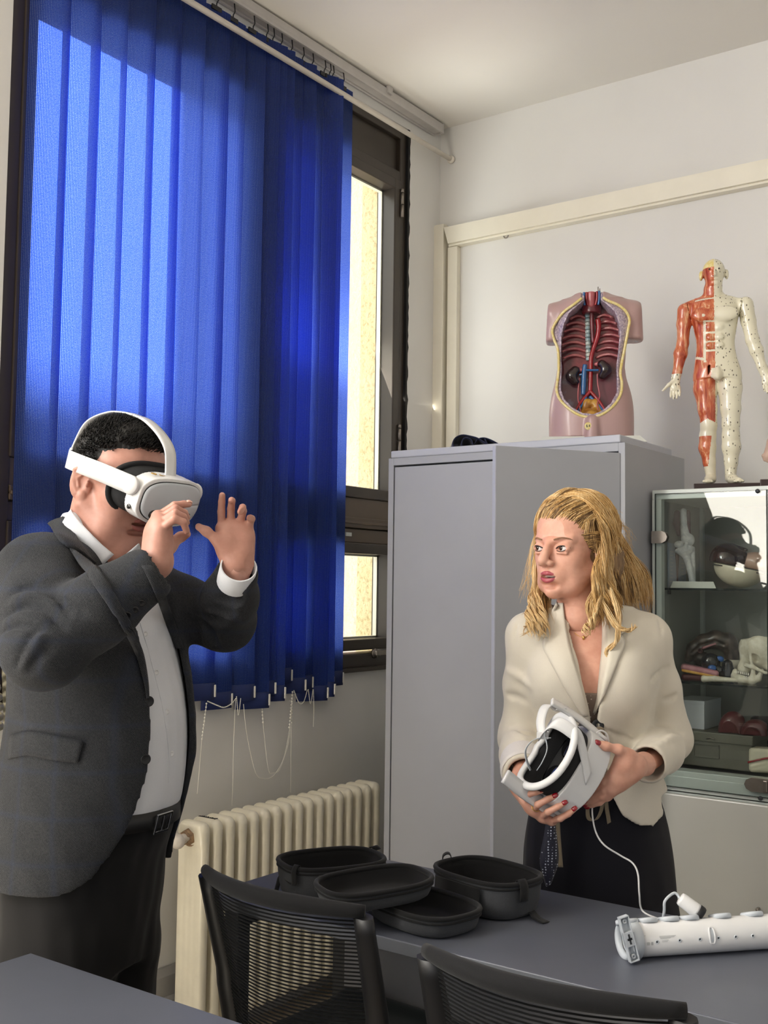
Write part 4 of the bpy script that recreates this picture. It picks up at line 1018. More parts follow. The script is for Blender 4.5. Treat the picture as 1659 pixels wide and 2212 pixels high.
g.ell(F(1523, 668, 30), (24*m, 16*m, 8*m), A, .012); g.ell(F(1571, 668, 30), (24*m, 16*m, 8*m), A, .012)
for y in (695, 717, 735): 
    for x in (1536, 1556): g.ell(F(x, y, 25), (9*m, 8*m, 6*m), A, .006)
for sg, xs_ in ((-1, 1493), (1, 1598)):            # arm seams
    g.poly([((xs_-1547+sg*5)*m, H(636)), ((xs_-1547-sg*2)*m, H(672)), ((xs_-1547-sg*2+1.6)*m, H(672)), ((xs_-1547+sg*5+1.6)*m, H(636))], F.o, F.ex, F.ey, F.ez, -4*m, .2, k=.001)
g.poly([((1531-1547)*m, H(779)), ((1537-1547)*m, H(777)), ((1536-1547)*m, H(792)), ((1532-1547)*m, H(801))], F.o, F.ex, F.ey, F.ez, 4*m, .2, k=.001)
def smi(c):
    x, y, d = F.inv(c); k = np.ones(len(c), int)
    mus = (x < 1546.5) & (y > 560)
    mus &= ~((x < 1480) & (y > 790)); k[mus] = 0
    kn = (x < 1550) & (y > 893+np.abs(x-1530)*.5) & (y < 1040); k[kn] = 2
    cal = (x < 1552) & (y > 930) & (y < 995) & (x < 1534-(y-965)*.12) & (d > -30); k[cal] = 0
    scalp = (x < 1546) & (y <= 562) | ((x < 1521) & (y < 600)); k[scalp] = 3
    fr = d > 8
    bar = fr & (x > 1522.5) & (x < 1528) & (y > 682) & (y < 772)
    for yy in (683, 707, 726.5, 746): bar |= fr & (x > 1522.5) & (x < 1547) & (np.abs(y-yy-(x-1530)*.02) < 1.9)
    bar |= fr & (np.abs(y-(630+abs(1.)*0)-(1546-x)*.05) < 1.8) & (x > 1505) & (x < 1546)
    bar |= fr & (x > 1503) & (x < 1524) & (np.abs(y-757-(x-1503)*.35) < 3); bar |= ((x-1523)**2+(y-671)**2 < 11) & fr
    k[bar] = 2
    k[(x > 1538) & (x < 1562) & (y > 786) & (y < 815) & (d > 24)] = 2
    k[(np.abs(x-1546.5) < 1.3) & (y < 690)] = 2
    return k
g.build('figure', [M['muscle'], M['acup'], M['cream_model'], M['fat']], sf, mi=smi)
for sg in (-1, 1):
    b = MB(); b.lathe([(.2*m, -2.*m), (1.6*m, -1.2*m), (2*m, 0), (1.6*m, 1.2*m), (.2*m, 2*m)], F(1546+sg*10, 567, 25.2), F.ez, 12); b.build('eye', M['iris'], sf, world=True)
b = MB(); hx = 68*m; hy = .062
R = np.array([F.ex, -F.ez, F.ey]).T
vb = MB().box((-hx+.022*0, -hy, 0), (hx, hy, .0215), .002)
b.add([np.array([F(1569, 1035)[0], F(1569, 1035)[1], VZ1+.0006])+R@np.array(v) for v in vb.v], vb.f); b.build('wood_base', M['wood_dark'], sf, world=True)
# neighbouring model on its own wooden base: only a pink hand-like end shows at the edge of view
fo2 = PY(1690, 1030, 3.43); F2 = PF(1690, 1030, fo2); m2 = F2.m
hm = empty('hand_model', (fo2[0], fo2[1], VZ1), 'pale pink hand model on a brown wood base beside the standing figure', 'anatomy model')
g = F2.grid(1635, 920, 1760, 1040, -30, 40, 1.4)
g.chain([F2(1664, 984, 8), F2(1672, 955, 4), F2(1685, 930, 0)], [13*m2, 12*m2, 11*m2], k=.01); 
for i in range(4): g.chain([F2(1660+5*i, 978+2*i, 12), F2(1653+6*i, 985+2.5*i, 16), F2(1655+6*i, 994+2.5*i, 14)], [4.6*m2, 4.4*m2, 3.8*m2], k=.003)
g.chain([F2(1690, 935, 0), F2(1720, 960, 0), F2(1715, 1018, 0)], [11*m2, 15*m2, 18*m2], k=.012)
g.build('hand', M['pinkbeige'], hm)
R = np.array([F2.ex, -F2.ez, F2.ey]).T
vb = MB().box((-.075, -.055, 0), (.09, .055, .028), .003); b = MB()
b.add([np.array([F2(1695, 1035)[0], F2(1695, 1035)[1]+.012, VZ1+.0006])+R@np.array(v) for v in vb.v], vb.f); b.build('wood_base', M['wood_dark'], hm, world=True)
# ------------------------------------------------------------------ rolled blind fabric on the cupboard
ro = PY(978, 966, CY0+.13); ro[2] = ZT; FR = PF(978, 966, ro); mr = FR.m
rl = empty('rolled_fabric', FR(1030, 966), 'loose navy blue fabric roll lying on the grey cupboard top', 'fabric')
ax_ = np.array([.95, .22, 0]); ax_ /= np.linalg.norm(ax_)
def roll_pt(sx, a, t0, t1, rr0, sq, oy):
    th = t0+(t1-t0)*a; r = rr0*(1-.55*a)
    x = r*math.cos(th); y = r*math.sin(th)*sq
    return x, y
b = MB()
def sheet(cx, cy, rad, turns, l0, l1, sq, hgt=1.):
    def fn(u, v):
        th = PI*1.5-turns*2*PI*u; r = rad*(1-.5*u)
        a = r*math.cos(th); z = r*math.sin(th)*sq+rad*sq
        taper = 1-.45*v
        base = FR(978, 966)+ax_*(l0+(l1-l0)*v)
        dirv = np.array([-ax_[1], ax_[0], 0])
        return base+dirv*(cx+a*taper*1.2)+np.array([0, 0, (cy+z)*taper+.002])
    b.slab(fn, 44, 12, .0022)
# layers lie side on: seen end-on as folds
def fold(pts, l0, l1, drop):
    sp_ = spline(pts, 8)
    def fn(u, v):
        i = u*(len(sp_)-1); k = int(min(i, len(sp_)-2)); f_ = i-k; q = sp_[k]*(1-f_)+sp_[k+1]*f_
        return FR(978, 966)+_r0*(q[0]*mr)+np.array([0, 0, max(.002, q[1]*mr*(1-drop*v))])+np.array([-math.sin(YAW), math.cos(YAW), 0])*(l0+(l1-l0)*v)
    b.slab(fn, 40, 8, .003)
fold([(118, 2), (95, 6), (60, 2), (20, 1), (4, 4), (-2, 16), (4, 28), (18, 34), (34, 32), (50, 28), (64, 20), (78, 12), (100, 4)], -.05, .17, .25)
fold([(22, 3), (17, 14), (20, 25), (28, 28), (37, 24), (41, 14), (40, 3)], -.052, .14, .3)
fold([(40, 4), (44, 14), (52, 26), (66, 29), (82, 24), (100, 14), (116, 4)], -.04, .15, .3)
fold([(66, 29), (70, 20), (74, 10), (72, 3)], -.045, .14, .3)
b.build('fabric_fold', M['navy_roll'], rl, world=True)
# ------------------------------------------------------------------ models inside the display cabinet
def vf(x, y, Y, z=None):
    o = PY(x, y, Y)
    if z is not None: o[2] = z
    return PF(x, y, o)
def ve(name, F, x, y, label, cat='anatomy model'):
    p = F(x, y); return empty(name, p, label, cat)
# knee joint
F = vf(1497, 1256, 3.44, SH1+.0005); m = F.m; y0 = F.y0
kj = ve('knee_model', F, 1497, y0, 'pale knee joint model with dark muscle on a white slab, upper glass shelf')
b = MB(); R = np.array([F.ex, -F.ez, F.ey]).T; hw = 47*m
vs = [(-hw, -.05, 0), (hw, -.05, 0), (hw, .05, 0), (-hw, .05, 0), (-hw+.008, -.044, .021), (hw-.008, -.044, .021), (hw-.008, .044, .021), (-hw+.008, .044, .021)]
b.add([F(1497, y0)+R@np.array(v) for v in vs], [[3, 2, 1, 0], [4, 5, 6, 7], [0, 1, 5, 4], [1, 2, 6, 5], [2, 3, 7, 6], [3, 0, 4, 7]]); b.build('base', M['base_white'], kj, world=True)
g = F.grid(1450, 1080, 1520, 1262, -24, 24, 1.2)
g.chain([F(1496, 1243, 0), F(1491, 1215, 0), F(1484, 1188, 0), (F(1480, 1178, 0))], [7*m, 6.5*m, 8*m, 14*m], k=.006)
g.cone(F(1499, 1243, -4), F(1497, 1170, -4), 4*m, 4.5*m, k=.004)
g.ell(F(1472, 1176, 2), (13*m, 7*m, 10*m), F.ax, .006); g.ell(F(1490, 1172, 0), (8*m, 10*m, 9*m), F.ax, .005)
g.cone(F(1479, 1182, 8), F(1483, 1160, 8), 3.5*m, 3.5*m, k=.004)
g.build('lower_bones', M['bone_w'], kj)
g = F.grid(1445, 1080, 1520, 1262, -24, 24, 1.2)
g.chain([F(1478, 1090, 0), F(1480, 1130, 0), F(1483, 1148, 0)], [7*m, 7.5*m, 11*m], k=.006); g.ell(F(1491, 1152, 0), (10*m, 13*m, 11*m), F.ax, .006); g.ell(F(1468, 1162, 2), (10*m, 8*m, 9*m), F.ax, .005)
g.build('thigh_bone', M['bone_w'], kj)
for x, r in ((1464, 7), (1486, 6.5)):
    g = F.grid(1445, 1080, 1510, 1160, -24, 24, 1.2); g.chain([F(x, 1093, -3), F(x-1, 1116, -4), F(x+3, 1140, -2)], [r*m, (r+1)*m, 4*m], k=.004); g.build('muscle', M['maroon_dark'], kj)
# small chart card against the side wall
cc = PX(1437, 1212, VX0+.016)
ch = empty('chart_card', (VX0+.02, cc[1], SH1), 'small pale blue printed arm chart leaning inside the cabinet, left of the knee model', 'card')
b = MB(); b.box((VX0+.0105, VY0+.1, SH1+.001), (VX0+.0125, VY0+.26, SH1+.145)); cd = b.build('card', plain('pale_blue_card', srgb(148, 160, 176), .5, var=.04), ch, world=True)
b = MB(); yc = VY0+.18
b.prism([(-.004, .012), (.004, .012), (.007, .055), (.012, .08), (.017, .105), (.012, .135), (-.012, .135), (-.016, .105), (-.01, .078), (-.007, .05)], (VX0+.0126, yc, SH1), (0, 1, 0), (0, 0, 1), (1, 0, 0), .0012)
world_child(b.build('printed_arm', M['maroon'], None), cd)
b = MB()
for i in range(9):
    for s_ in (-1, 1): b.box((VX0+.0126, yc+s_*.05-.012, SH1+.02+.012*i), (VX0+.0129, yc+s_*.05+.008+.004*(i % 3), SH1+.0225+.012*i))
world_child(b.build('printed_text', M['ink'], None), cd)
# dark liver resting on a cream bowl-like cranium, pink face piece
F = vf(1595, 1262, 3.47, SH1+.0005); m = F.m; y0 = F.y0
hd = ve('head_model', F, 1595, y0, 'head section model: cream lower bowl, glossy dark upper half, upper shelf')
g = F.grid(1535, 1150, 1700, y0+2, -60, 60, 1.5)
tilt = .2; T = (F.ex*math.cos(tilt)-F.ey*math.sin(tilt), F.ey*math.cos(tilt)+F.ex*math.sin(tilt), F.ez)
g.ell(F(1598, 1216, 0), (54*m, 43*m, 45*m), T); g.rbox(F(1606, 1178, 0), (90*m, 40*m, 80*m), T, .002, .002, 's'); g.build('lower_bowl', M['cream_model'], hd)
g = F.grid(1525, 1150, 1660, 1240, -60, 60, 1.4)
g.ell(F(1571, 1200, 0), (37*m, 37*m, 38*m), T); g.ell(F(1600, 1196, 8), (16*m, 18*m, 20*m), T, .008); g.rbox(F(1584, 1247, 0), (90*m, 34*m, 80*m), T, .001, .002, 's')
g.cone(F(1585, 1172, 0), F(1612, 1178, 0), 7*m, 3*m, k=.006); g.build('upper_lobe', M['liver'], hd)
g = F.grid(1580, 1165, 1720, 1245, -50, 50, 1.6)
g.ell(F(1640, 1206, -4), (45*m, 22*m, 34*m), T); g.ell(F(1640, 1205, 30), (8*m, 12*m, 6*m), T, .004, 's'); g.rbox(F(1640, 1257, 0), (90*m, 34*m, 80*m), T, .001, .002, 's'); g.build('face_piece', M['pinkbeige'], hd)
b = MB(); b.obox(F(1604, 1222, 0), T, (62*m, 1.2*m, 34*m)); b.build('dividing_plate', M['dark'], hd, world=True)
# middle shelf ---------------------------------------------------------------
F = vf(1535, 1466, 3.52, SH2+.0005); m = F.m; y0 = F.y0
st_ = ve('stomach_model', F, 1535, y0, 'grey brown curved stomach model leaning at the back of the middle shelf')
g = F.grid(1470, 1350, 1605, y0+2, -40, 30, 1.5)
g.chain([F(1489, 1424, 0), F(1500, 1402, 0), F(1520, 1388, 0), F(1546, 1382, 0), F(1570, 1388, 0), F(1580, 1405, -2), F(1578, 1436, -6), F(1570, y0-18, -10)], [9*m, 14*m, 16*m, 19*m, 20*m, 16*m, 14*m, 14*m], k=.012)
g.chain([F(1500, 1420, -6), F(1520, 1425, -8), F(1515, y0-18, -10)], [10*m, 14*m, 12*m], k=.01)
g.chain([F(1497, 1412, 14), F(1515, 1396, 17), F(1545, 1386, 20), F(1562, 1392, 20)], [3*m, 4*m, 4*m, 3*m], k=.006, op='s')
g.build('stomach', M['graybrown'], st_)
b = MB(); b.lathe([(5*m, -1*m), (5.4*m, 1*m), (3*m, 1.6*m), (2*m, -.5*m)], F(1514, 1407, 15), F.ez, 16); b.build('opening', M['maroon'], st_, world=True)
g = F.grid(1500, 1380, 1560, 1412, 5, 30, 1.2); g.cone(F(1520, 1400, 15), F(1545, 1390, 18), 3*m, 2.4*m); g.build('lining_fold', M['pinkish'], st_)
F = vf(1512, 1470, 3.415, SH2+.0005); m = F.m; y0 = F.y0
sk_ = ve('tissue_block', F, 1512, y0, 'pink block with an orange fat stripe, at the front end of the middle shelf')
ta = -.17; T = (F.ex*math.cos(ta)+F.ey*math.sin(ta), F.ey*math.cos(ta)-F.ex*math.sin(ta), F.ez)
def blk(name, mat, dy, hh, hw, dx=0):
    g = F.grid(1462, 1420, 1565, y0+3, -30, 30, 1.2); g.rbox(F(1512+dx, y0-16+dy, 0)+0*F.ez, (hw*m, hh*m, 20*m), T, hh*m*.95, .002); g.build(name, mat, sk_)
blk('skin_layer', M['pinkish'], -7, 7, 40, 0); blk('fat_layer', M['yellow_fat'], 0, 3.4, 40, 1)
g = F.grid(1462, 1430, 1565, y0+3, -30, 30, 1.2); g.rbox(F(1504, y0-7.2, 0), (30*m, 7*m, 18*m), F.ax, 6*m, .002); g.build('deep_layer', M['maroon'], sk_)
F = vf(1553, 1468, 3.45, SH2+.0005); m = F.m; y0 = F.y0
ly = ve('larynx_model', F, 1553, y0, 'glossy black lobed organ model with bright blue patches, middle of the middle shelf')
g = F.grid(1505, 1395, 1605, y0+2, -30, 34, 1.3)
g.ell(F(1536, 1428, 0), (21*m, 19*m, 18*m), F.ax); g.chain([F(1572, y0-14, 8), F(1571, 1432, 10)], [16*m, 11*m], k=.004); g.ell(F(1553, 1446, 4), (12*m, 10*m, 10*m), F.ax, .006); g.ell(F(1545, y0-13, -4), (26*m, 13*m, 16*m), F.ax, .004); g.build('lobe', M['black_gloss'], ly)
for q in ((1555, 1421, 6), (1539, 1440, 17)):
    g = F.grid(q[0]-14, q[1]-12, q[0]+14, q[1]+12, q[2]-10, q[2]+12, .9); g.ell(F(*q), (9*m, 7*m, 4.5*m), F.ax); g.ell(F(q[0]-2, q[1]+8, q[2]+2), (5*m, 5*m, 5*m), F.ax, .002, 's'); g.build('blue_patch', M['blue'], ly)
F = vf(1550, 1472, 3.385, SH2+.0005); m = F.m; y0 = F.y0
bo = ve('long_bone', F, 1550, y0, 'cream long bone lying along the front of the middle shelf', 'bone')
g = F.grid(1508, 1440, 1605, y0+2, -16, 16, 1.1); g.chain([F(1524, y0-7, 0), F(1545, y0-8, 0), F(1592, y0-6, -2)], [6.5*m, 6*m, 4.5*m], k=.004); g.ell(F(1521, y0-7.2, 0), (6*m, 7.4*m, 7*m), F.ax, .003); g.ell(F(1514.6, y0-7.5, 0), (2*m, 2.4*m, 2.4*m), F.ax, .002, 's'); g.build('bone_shaft', M['bone'], bo)
F = vf(1582, 1450, 3.53, SH2+.0005); m = F.m
cp_ = ve('cranium_bowl', F, 1582, F.y0, 'cream open skull cap lying behind the black organ model, middle shelf', 'bone')
g = F.grid(1545, 1395, 1625, F.y0+2, -40, 40, 1.3); yt = 1405
g.ell(F(1582, 1408, 0), (27*m, (F.y0-1409)*m, 30*m), F.ax); g.rbox(F(1582, yt-30, 0), (50*m, 31*m, 60*m), F.ax, .001, .001, 's'); g.ell(F(1582, 1404, 0), (23*m, (F.y0-1412)*m, 26*m), F.ax, .002, 's'); g.build('cap', M['bone'], cp_)
# skull without its cap
F = vf(1640, 1470, 3.45, SH2+.0005); m = F.m; y0 = F.y0
su = ve('skull', F, 1640, y0, 'cream human skull model, cap removed, on the middle glass shelf', 'skull')
g = F.grid(1585, 1355, 1735, y0+2, -50, 50, 1.15)
g.ell(F(1662, 1395, -4), (64*m, 48*m, 46*m), F.ax); g.rbox(F(1660, 1338, 0), (100*m, 30*m, 80*m), F.ax, .001, .001, 's'); g.ell(F(1662, 1380, -4), (58*m, 34*m, 40*m), F.ax, .003, 's')
g.ell(F(1640, 1390, 30), (22*m, 22*m, 10*m), F.ax, .01)
g.chain([F(1612, 1398, 6), F(1610, 1416, 6), F(1606, 1434, 6)], [9*m, 8*m, 9*m], k=.01); g.ell(F(1612, 1440, 2), (16*m, 12*m, 18*m), F.ax, .008)
g.ell(F(1630, 1414, 30), (10*m, 10*m, 12*m), F.ax, .006, 's'); g.ell(F(1603, 1420, 4), (4*m, 7*m, 5*m), F.ax, .004, 's')
g.chain([F(1613, 1430, 26), F(1630, 1434, 36), F(1652, 1444, 38), F(1680, 1446, 34)], [5*m, 4*m, 2.8*m, 3.4*m], k=.004)
g.chain([F(1622, 1406, 30), F(1624, 1420, 34), F(1628, 1434, 34)], [3.6*m, 2.8*m, 3.4*m], k=.005)
g.ell(F(1660, 1430, 20), (10*m, 12*m, 14*m), F.ax, .008)
g.build('cranium', M['bone'], su)
g = F.grid(1580, 1420, 1700, y0+2, -40, 46, 1.1)
g.chain([F(1592, y0-12, 0), F(1602, y0-9, 16), F(1626, y0-7, 26), F(1638, y0-12, 30), F(1646, 1440, 33)], [9*m, 9*m, 7.5*m, 6*m, 4*m], k=.006)
g.chain([F(1626, y0-10, 27), F(1628, 1440, 31)], [7*m, 4*m], k=.008); g.chain([F(1588, y0-16, 0), F(1591, y0-24, 2)], [6*m, 6*m], k=.005)
g.chain([F(1592, y0-12, 0), F(1602, y0-9, -16), F(1626, y0-7, -26), F(1646, 1442, -30)], [9*m, 8*m, 6*m, 4*m], k=.006)
g.build('lower_jaw', M['bone'], su)
b = MB()
for i in range(7):
    a = i/6; x = 1594+24*a; d = 3+20*a
    for yy, h in ((1446+3*a, 4), (1454+2.5*a, 4)): b.obox(F(x, yy, d+6), F.ax, (1.5*m, h*m*.7, 2*m), .0004)
b.build('tooth_row', M['teeth'], su, world=True)
# bottom ---------------------------------------------------------------------
zb = FL+.001
p0 = PY(1437, 1665, 3.40); p1 = PY(1624, 1590, 3.40)
gb = empty('storage_box', ((p0[0]+p1[0])/2, 3.5, zb), 'grey green storage box with a label holder on the cabinet bottom', 'box')
gx0, gx1, gz = VX0+.035, p1[0], p1[2]
b = MB(); b.box((gx0, 3.40, zb), (gx1, 3.66, gz-.022), .003); b.build('box_body', M['greybox'], gb, world=True)
b = MB(); b.box((gx0-.004, 3.394, gz-.03), (gx1+.004, 3.664, gz), .003); b.build('box_lid', M['greybox'], gb, world=True)
q0 = PY(1499, 1634, 3.40); q1 = PY(1554, 1610, 3.40); b = MB()
for a, c in (((q0[0], q0[2]), (q1[0], q0[2]+.003)), ((q0[0], q1[2]-.003), (q1[0], q1[2])), ((q0[0], q0[2]), (q0[0]+.003, q1[2])), ((q1[0]-.003, q0[2]), (q1[0], q1[2]))): b.box((a[0], 3.396, a[1]), (c[0], 3.402, c[1]), .0006)
b.build('label_holder', M['greybox'], gb, world=True)
b = MB(); c_ = PY(1535, 1594, 3.392); b.tube([c_+np.array([-.012, 0, -.004]), c_, c_+np.array([.012, -.002, -.003])], .0025, 8); b.build('latch', M['steel'], gb, world=True)
a0 = PY(1468, 1576, 3.44); a1 = PY(1521, 1518, 3.44)
wb = empty('card_box', ((a0[0]+a1[0])/2, 3.5, gz), 'plain white card box standing on the grey green storage box', 'box')
b = MB(); b.box((a0[0]-.02, 3.44, gz+.001), (a1[0], 3.60, gz+(a1[2]-a0[2])-.012), .001); b.build('box_body', M['paper'], wb, world=True)
b = MB(); b.box((a0[0]-.021, 3.439, gz+(a1[2]-a0[2])-.0125), (a1[0]+.001, 3.601, gz+(a1[2]-a0[2])-.001), .001); b.build('box_lid', M['paper'], wb, world=True)
for (x0, x1, yt_, lab, dp) in ((1550, 1606, 1541, 'maroon curved wedge model leaning beside the white card box', 3.43), (1600, 1654, 1553, 'maroon curved wedge model lying flat, nearest the cabinet lock', 3.425)):
    F = vf((x0+x1)/2, 1585, dp, gz+.001); m = F.m; xc = (x0+x1)/2; hh = (F.y0-yt_)
    wd = ve('organ_wedge', F, xc, F.y0, lab)
    g = F.grid(x0-6, yt_-6, x1+6, F.y0+1, -26, 30, 1.2)
    g.ell(F(xc+6, F.y0-2, 0), (32*m, hh*m, 24*m), F.ax); g.rbox(F(xc, F.y0+26, 0), (60*m, 26*m, 60*m), F.ax, .001, .001, 's'); g.ell(F(xc-10, F.y0+4, 24), (26*m, hh*.75*m, 12*m), F.ax, .004, 's'); g.rbox(F(x1+32, F.y0-20, 0), (30*m, 60*m, 60*m), F.ax, .001, .004, 's')
    g.build('wedge', M['maroon'], wd)
F = vf(1655, 1668, 3.43, zb); m = F.m; y0 = F.y0
jm = ve('joint_section_model', F, 1655, y0, 'cream bone section model with a red stripe beside the storage box')
g = F.grid(1612, 1600, 1710, y0+1, -30, 30, 1.3); g.rbox(F(1657, (y0+1616)/2, 0), (37*m, (y0-1616)/2*m, 22*m), F.ax, 8*m, .003); g.cone(F(1612, 1652, 24), F(1700, 1628, 26), 5*m, 5*m, k=.006, op='s'); g.cone(F(1612, 1664, 24), F(1660, 1648, 26), 2*m, 3*m, k=.006, op='s'); g.build('section', M['cream_model'], jm)
b = MB(); b.tube([F(1618, 1647, 20.5), F(1650, 1637, 22), F(1700, 1626, 22)], 2.2*m, 8); b.build('red_stripe', M['artery'], jm, world=True)
F = vf(1652, 1612, 3.56, gz); 
bp = empty('instrument_case', F(1652, 1600), 'black soft case behind the cream bone section model', 'case')
g = F.grid(1612, 1570, 1720, 1700, -30, 20, 1.8); g.rbox(F(1666, 1640, -14), (44*F.m, 57*F.m, 18*F.m), F.ax, 12*F.m, .004); g.build('case_body', M['case_in'], bp)
# ------------------------------------------------------------------ open carrying cases on the table
TZ = .75
def super_pts(a, b_, n=56, p=2.9):
    out = []
    for k in range(n):
        t = 2*PI*k/n; c, s_ = math.cos(t), math.sin(t)
        out.append((a*math.copysign(abs(c)**(2/p), c), b_*math.copysign(abs(s_)**(2/p), s_)))
    return out
def tray(c, phi, a, b_, z0, h, tilt, parent, names, mats):
    """a rounded dish: outside shell, rim cord, lining. tilt = (axis angle, amount)"""
    e1 = np.array([math.cos(phi), math.sin(phi), 0]); e2 = np.array([-math.sin(phi), math.cos(phi), 0]); e3 = np.array([0, 0, 1.])
    if tilt:
        Rm = rotm((math.cos(tilt[0]), math.sin(tilt[0]), 0), tilt[1]); e1, e2, e3 = Rm@e1, Rm@e2, Rm@e3
    o = np.array([c[0], c[1], z0])
    def ring(s_, z): return [o+e1*x*s_+e2*y*(s_*1.0-(1-s_)*.15)+e3*z for x, y in super_pts(a, b_)]
    out = [ring(q[0], q[1]*h) for q in ((.001, 0), (.5, 0), (.76, .0), (.86, .04), (.925, .16), (.965, .4), (.99, .7), (1., .97))]
    b = MB(); b.rings(out, cap=False); sh = b.build(names[0], mats[0], parent, world=True)
    inn = [ring(q[0], q[1]*h) for q in ((1., .965), (.965, .985), (.95, .8), (.93, .5), (.89, .26), (.8, .13), (.5, .1), (.001, .1))]
    b = MB(); b.rings(inn, cap=False); b.build(names[1], mats[1], parent, world=True)
    b = MB(); b.tube(ring(.99, h), .0052, 8, closed=True); b.tube(ring(1.004, h-.009), .0022, 6, closed=True); b.build(names[2], mats[2], parent, world=True)
    return o, e1, e2, e3
def ribbon(path, wv, w_, th=.0016):
    p = spline(path, 8); b = MB()
    wv = np.array(wv, float)
    if wv.ndim == 1: wv = np.repeat(wv[None], len(path), 0)
    wq = spline(wv, 8)
    def fn(u, v):
        i = v*(len(p)-1); k = int(min(i, len(p)-2)); f_ = i-k
        q = p[k]*(1-f_)+p[k+1]*f_; d = wq[k]*(1-f_)+wq[k+1]*f_; d = d/np.linalg.norm(d); return q+d*w_*(u-.5)
    b.slab(fn, 3, len(p)-1, th); return b
def case(pb, zb_, pl, zl, lid_z0, hb, hl, label, tilt, nm):
    cb = PZ(*pb, zb_); cl = PZ(*pl, zl); d = cl[:2]-cb[:2]; phi = math.atan2(d[1], d[0])+PI/2
    t_ = empty('carrying_case', (cb[0], cb[1], TZ), label, 'case', 'open black carrying cases')
    o, e1, e2, e3 = tray(cb, phi, .114, .084, TZ+.0008, hb, None, t_, ('shell', 'lining', 'zipper_rim'), (M['case_out'], M['case_in'], M['mesh_bar']))
    tray(cl, phi, .114, .084, lid_z0, hl, tilt, t_, ('lid_shell', 'lid_lining', 'lid_zipper_rim'), (M['case_out'], M['case_in'], M['mesh_bar']))
    u = d/np.linalg.norm(d); e = np.array([-u[1], u[0], 0])
    a0 = np.array([cb[0], cb[1], 0])+np.array([*u, 0])*.088; a1 = np.array([cl[0], cl[1], 0])-np.array([*u, 0])*.086
    b = ribbon([a0+np.array([0, 0, TZ+hb-.008]), (a0+a1)/2+np.array([0, 0, (TZ+hb+lid_z0+hl)/2-.014]), a1+np.array([0, 0, lid_z0+hl-.008])], e, .13); b.build('fabric_hinge', M['mesh_bar'], t_, world=True)
    return t_, cb, e1, e2
HB, HL = .074, .036
cA, cbA, a1_, a2_ = case((716, 1856), TZ+HB, (810, 1899), .836, .7985, HB, HL, 'open charcoal fabric case beside the radiator, its lid overlapping the other lid', (-.6, .05), 'A')
cB, cbB, b1_, b2_ = case((1053, 1882), TZ+HB, (917, 1948), TZ+.042, TZ+.0008, HB, HL+.004, 'open charcoal fabric case nearest the woman, its lid flat on the table', None, 'B')
# straps
def zpt(x, y, z): return PZ(x, y, z)
zt = TZ+HB
def colx(p): q = np.asarray(p)-ORG; return 829.5+FPX*(q@rgt)/(q@fwd)
def strap(c, e1, e2, px, tail, w_, parent):
    pts = super_pts(.114, .084, 240); best = None
    for x, y in pts:
        p = np.array([c[0], c[1], TZ+HB])+e1*x+e2*y; dpt = (p-ORG)@fwd
        if dpt > (np.array([c[0], c[1], TZ+HB])-ORG)@fwd: continue
        d = abs(colx(p)-px)
        if best is None or d < best[0]: best = (d, x, y)
    _, x, y = best; o = np.array([c[0], c[1], TZ]); rad = e1*x+e2*y; n_ = rad/np.linalg.norm(rad); tv = np.cross(n_, [0, 0, 1.])
    top = [o+rad*.9+UPZ*(HB-.022), o+rad*.93+UPZ*(HB+.002), o+rad*.99+UPZ*(HB+.009), o+rad+n_*.008+UPZ*(HB-.004), o+rad*.99+n_*.009+UPZ*(HB-.03)]
    q = ribbon(top+[np.array(t) for t in tail], [tv]*5+[tv*.8+rgt*.2]*len(tail), w_); q.build('strap', M['mesh_bar'], parent, world=True)
UPZ = np.array([0, 0, 1.])
strap(cbA, a1_, a2_, 640, [zpt(608, 1893, TZ+.045), zpt(600, 1912, TZ+.02), zpt(595, 1932, TZ+.003)], .013, cA)
strap(cbB, b1_, b2_, 1128, [zpt(1136, 1940, TZ+.035)-fwd*.0, zpt(1144, 1962, TZ+.016), zpt(1160, 1983, TZ+.006), zpt(1180, 1993, TZ+.002)], .02, cB)
b = MB(); lp = zpt(966, 1853, zt+.004)
b = ribbon([lp+np.array([0, 0, -.012])+rgt*.012, lp+np.array([0, 0, .006])+rgt*.007, lp+np.array([0, 0, .01]), lp+np.array([0, 0, .004])-rgt*.009, lp+np.array([0, 0, -.012])-rgt*.01], fwd, .016); b.build('pull_loop', M['mesh_bar'], cB, world=True)
b = ribbon([zpt(800, 1832, zt-.004), zpt(808, 1828, zt+.004), zpt(816, 1836, zt-.004)], fwd+rgt, .02); b.build('pull_loop', M['mesh_bar'], cA, world=True)
# ------------------------------------------------------------------ white tubular power strip
s0 = PZ(1372, 2030, TZ+.031); s1 = PZ(1659, 2012, TZ+.031); dx = s1-s0; dx /= np.linalg.norm(dx)
PRr = .0305
ps = empty('power_strip', s0, 'white tubular power strip with an end bracket lying on the grey table', 'power strip')
dn_ = np.cross(dx, [0, 0, 1.]); dn_ = dn_/np.linalg.norm(dn_); dn_ = dn_ if dn_@(ORG-s0) > 0 else -dn_
oc = np.array([s0[0], s0[1], TZ+PRr+.0008]); LN = .62
def PT(x, a, r=PRr): return oc+dx*x+r*(math.cos(a)*dn_+math.sin(a)*np.array([0, 0, 1.]))
b = MB(); b.lathe([(.001, -.016), (.021, -.016), (.024, -.014), (PRr, 0), (PRr, LN), (.024, LN+.01), (.001, LN+.012)], oc, dx, 48); b.build('tube_body', M['white_plastic'], ps, world=True)
def along(px): # distance along the strip seen at a picture column
    best = min(np.linspace(-.05, .6, 600), key=lambda t: abs(829.5+FPX*((oc+dx*t+dn_*PRr-ORG)@rgt)/((oc+dx*t+dn_*PRr-ORG)@fwd)-px)); return best
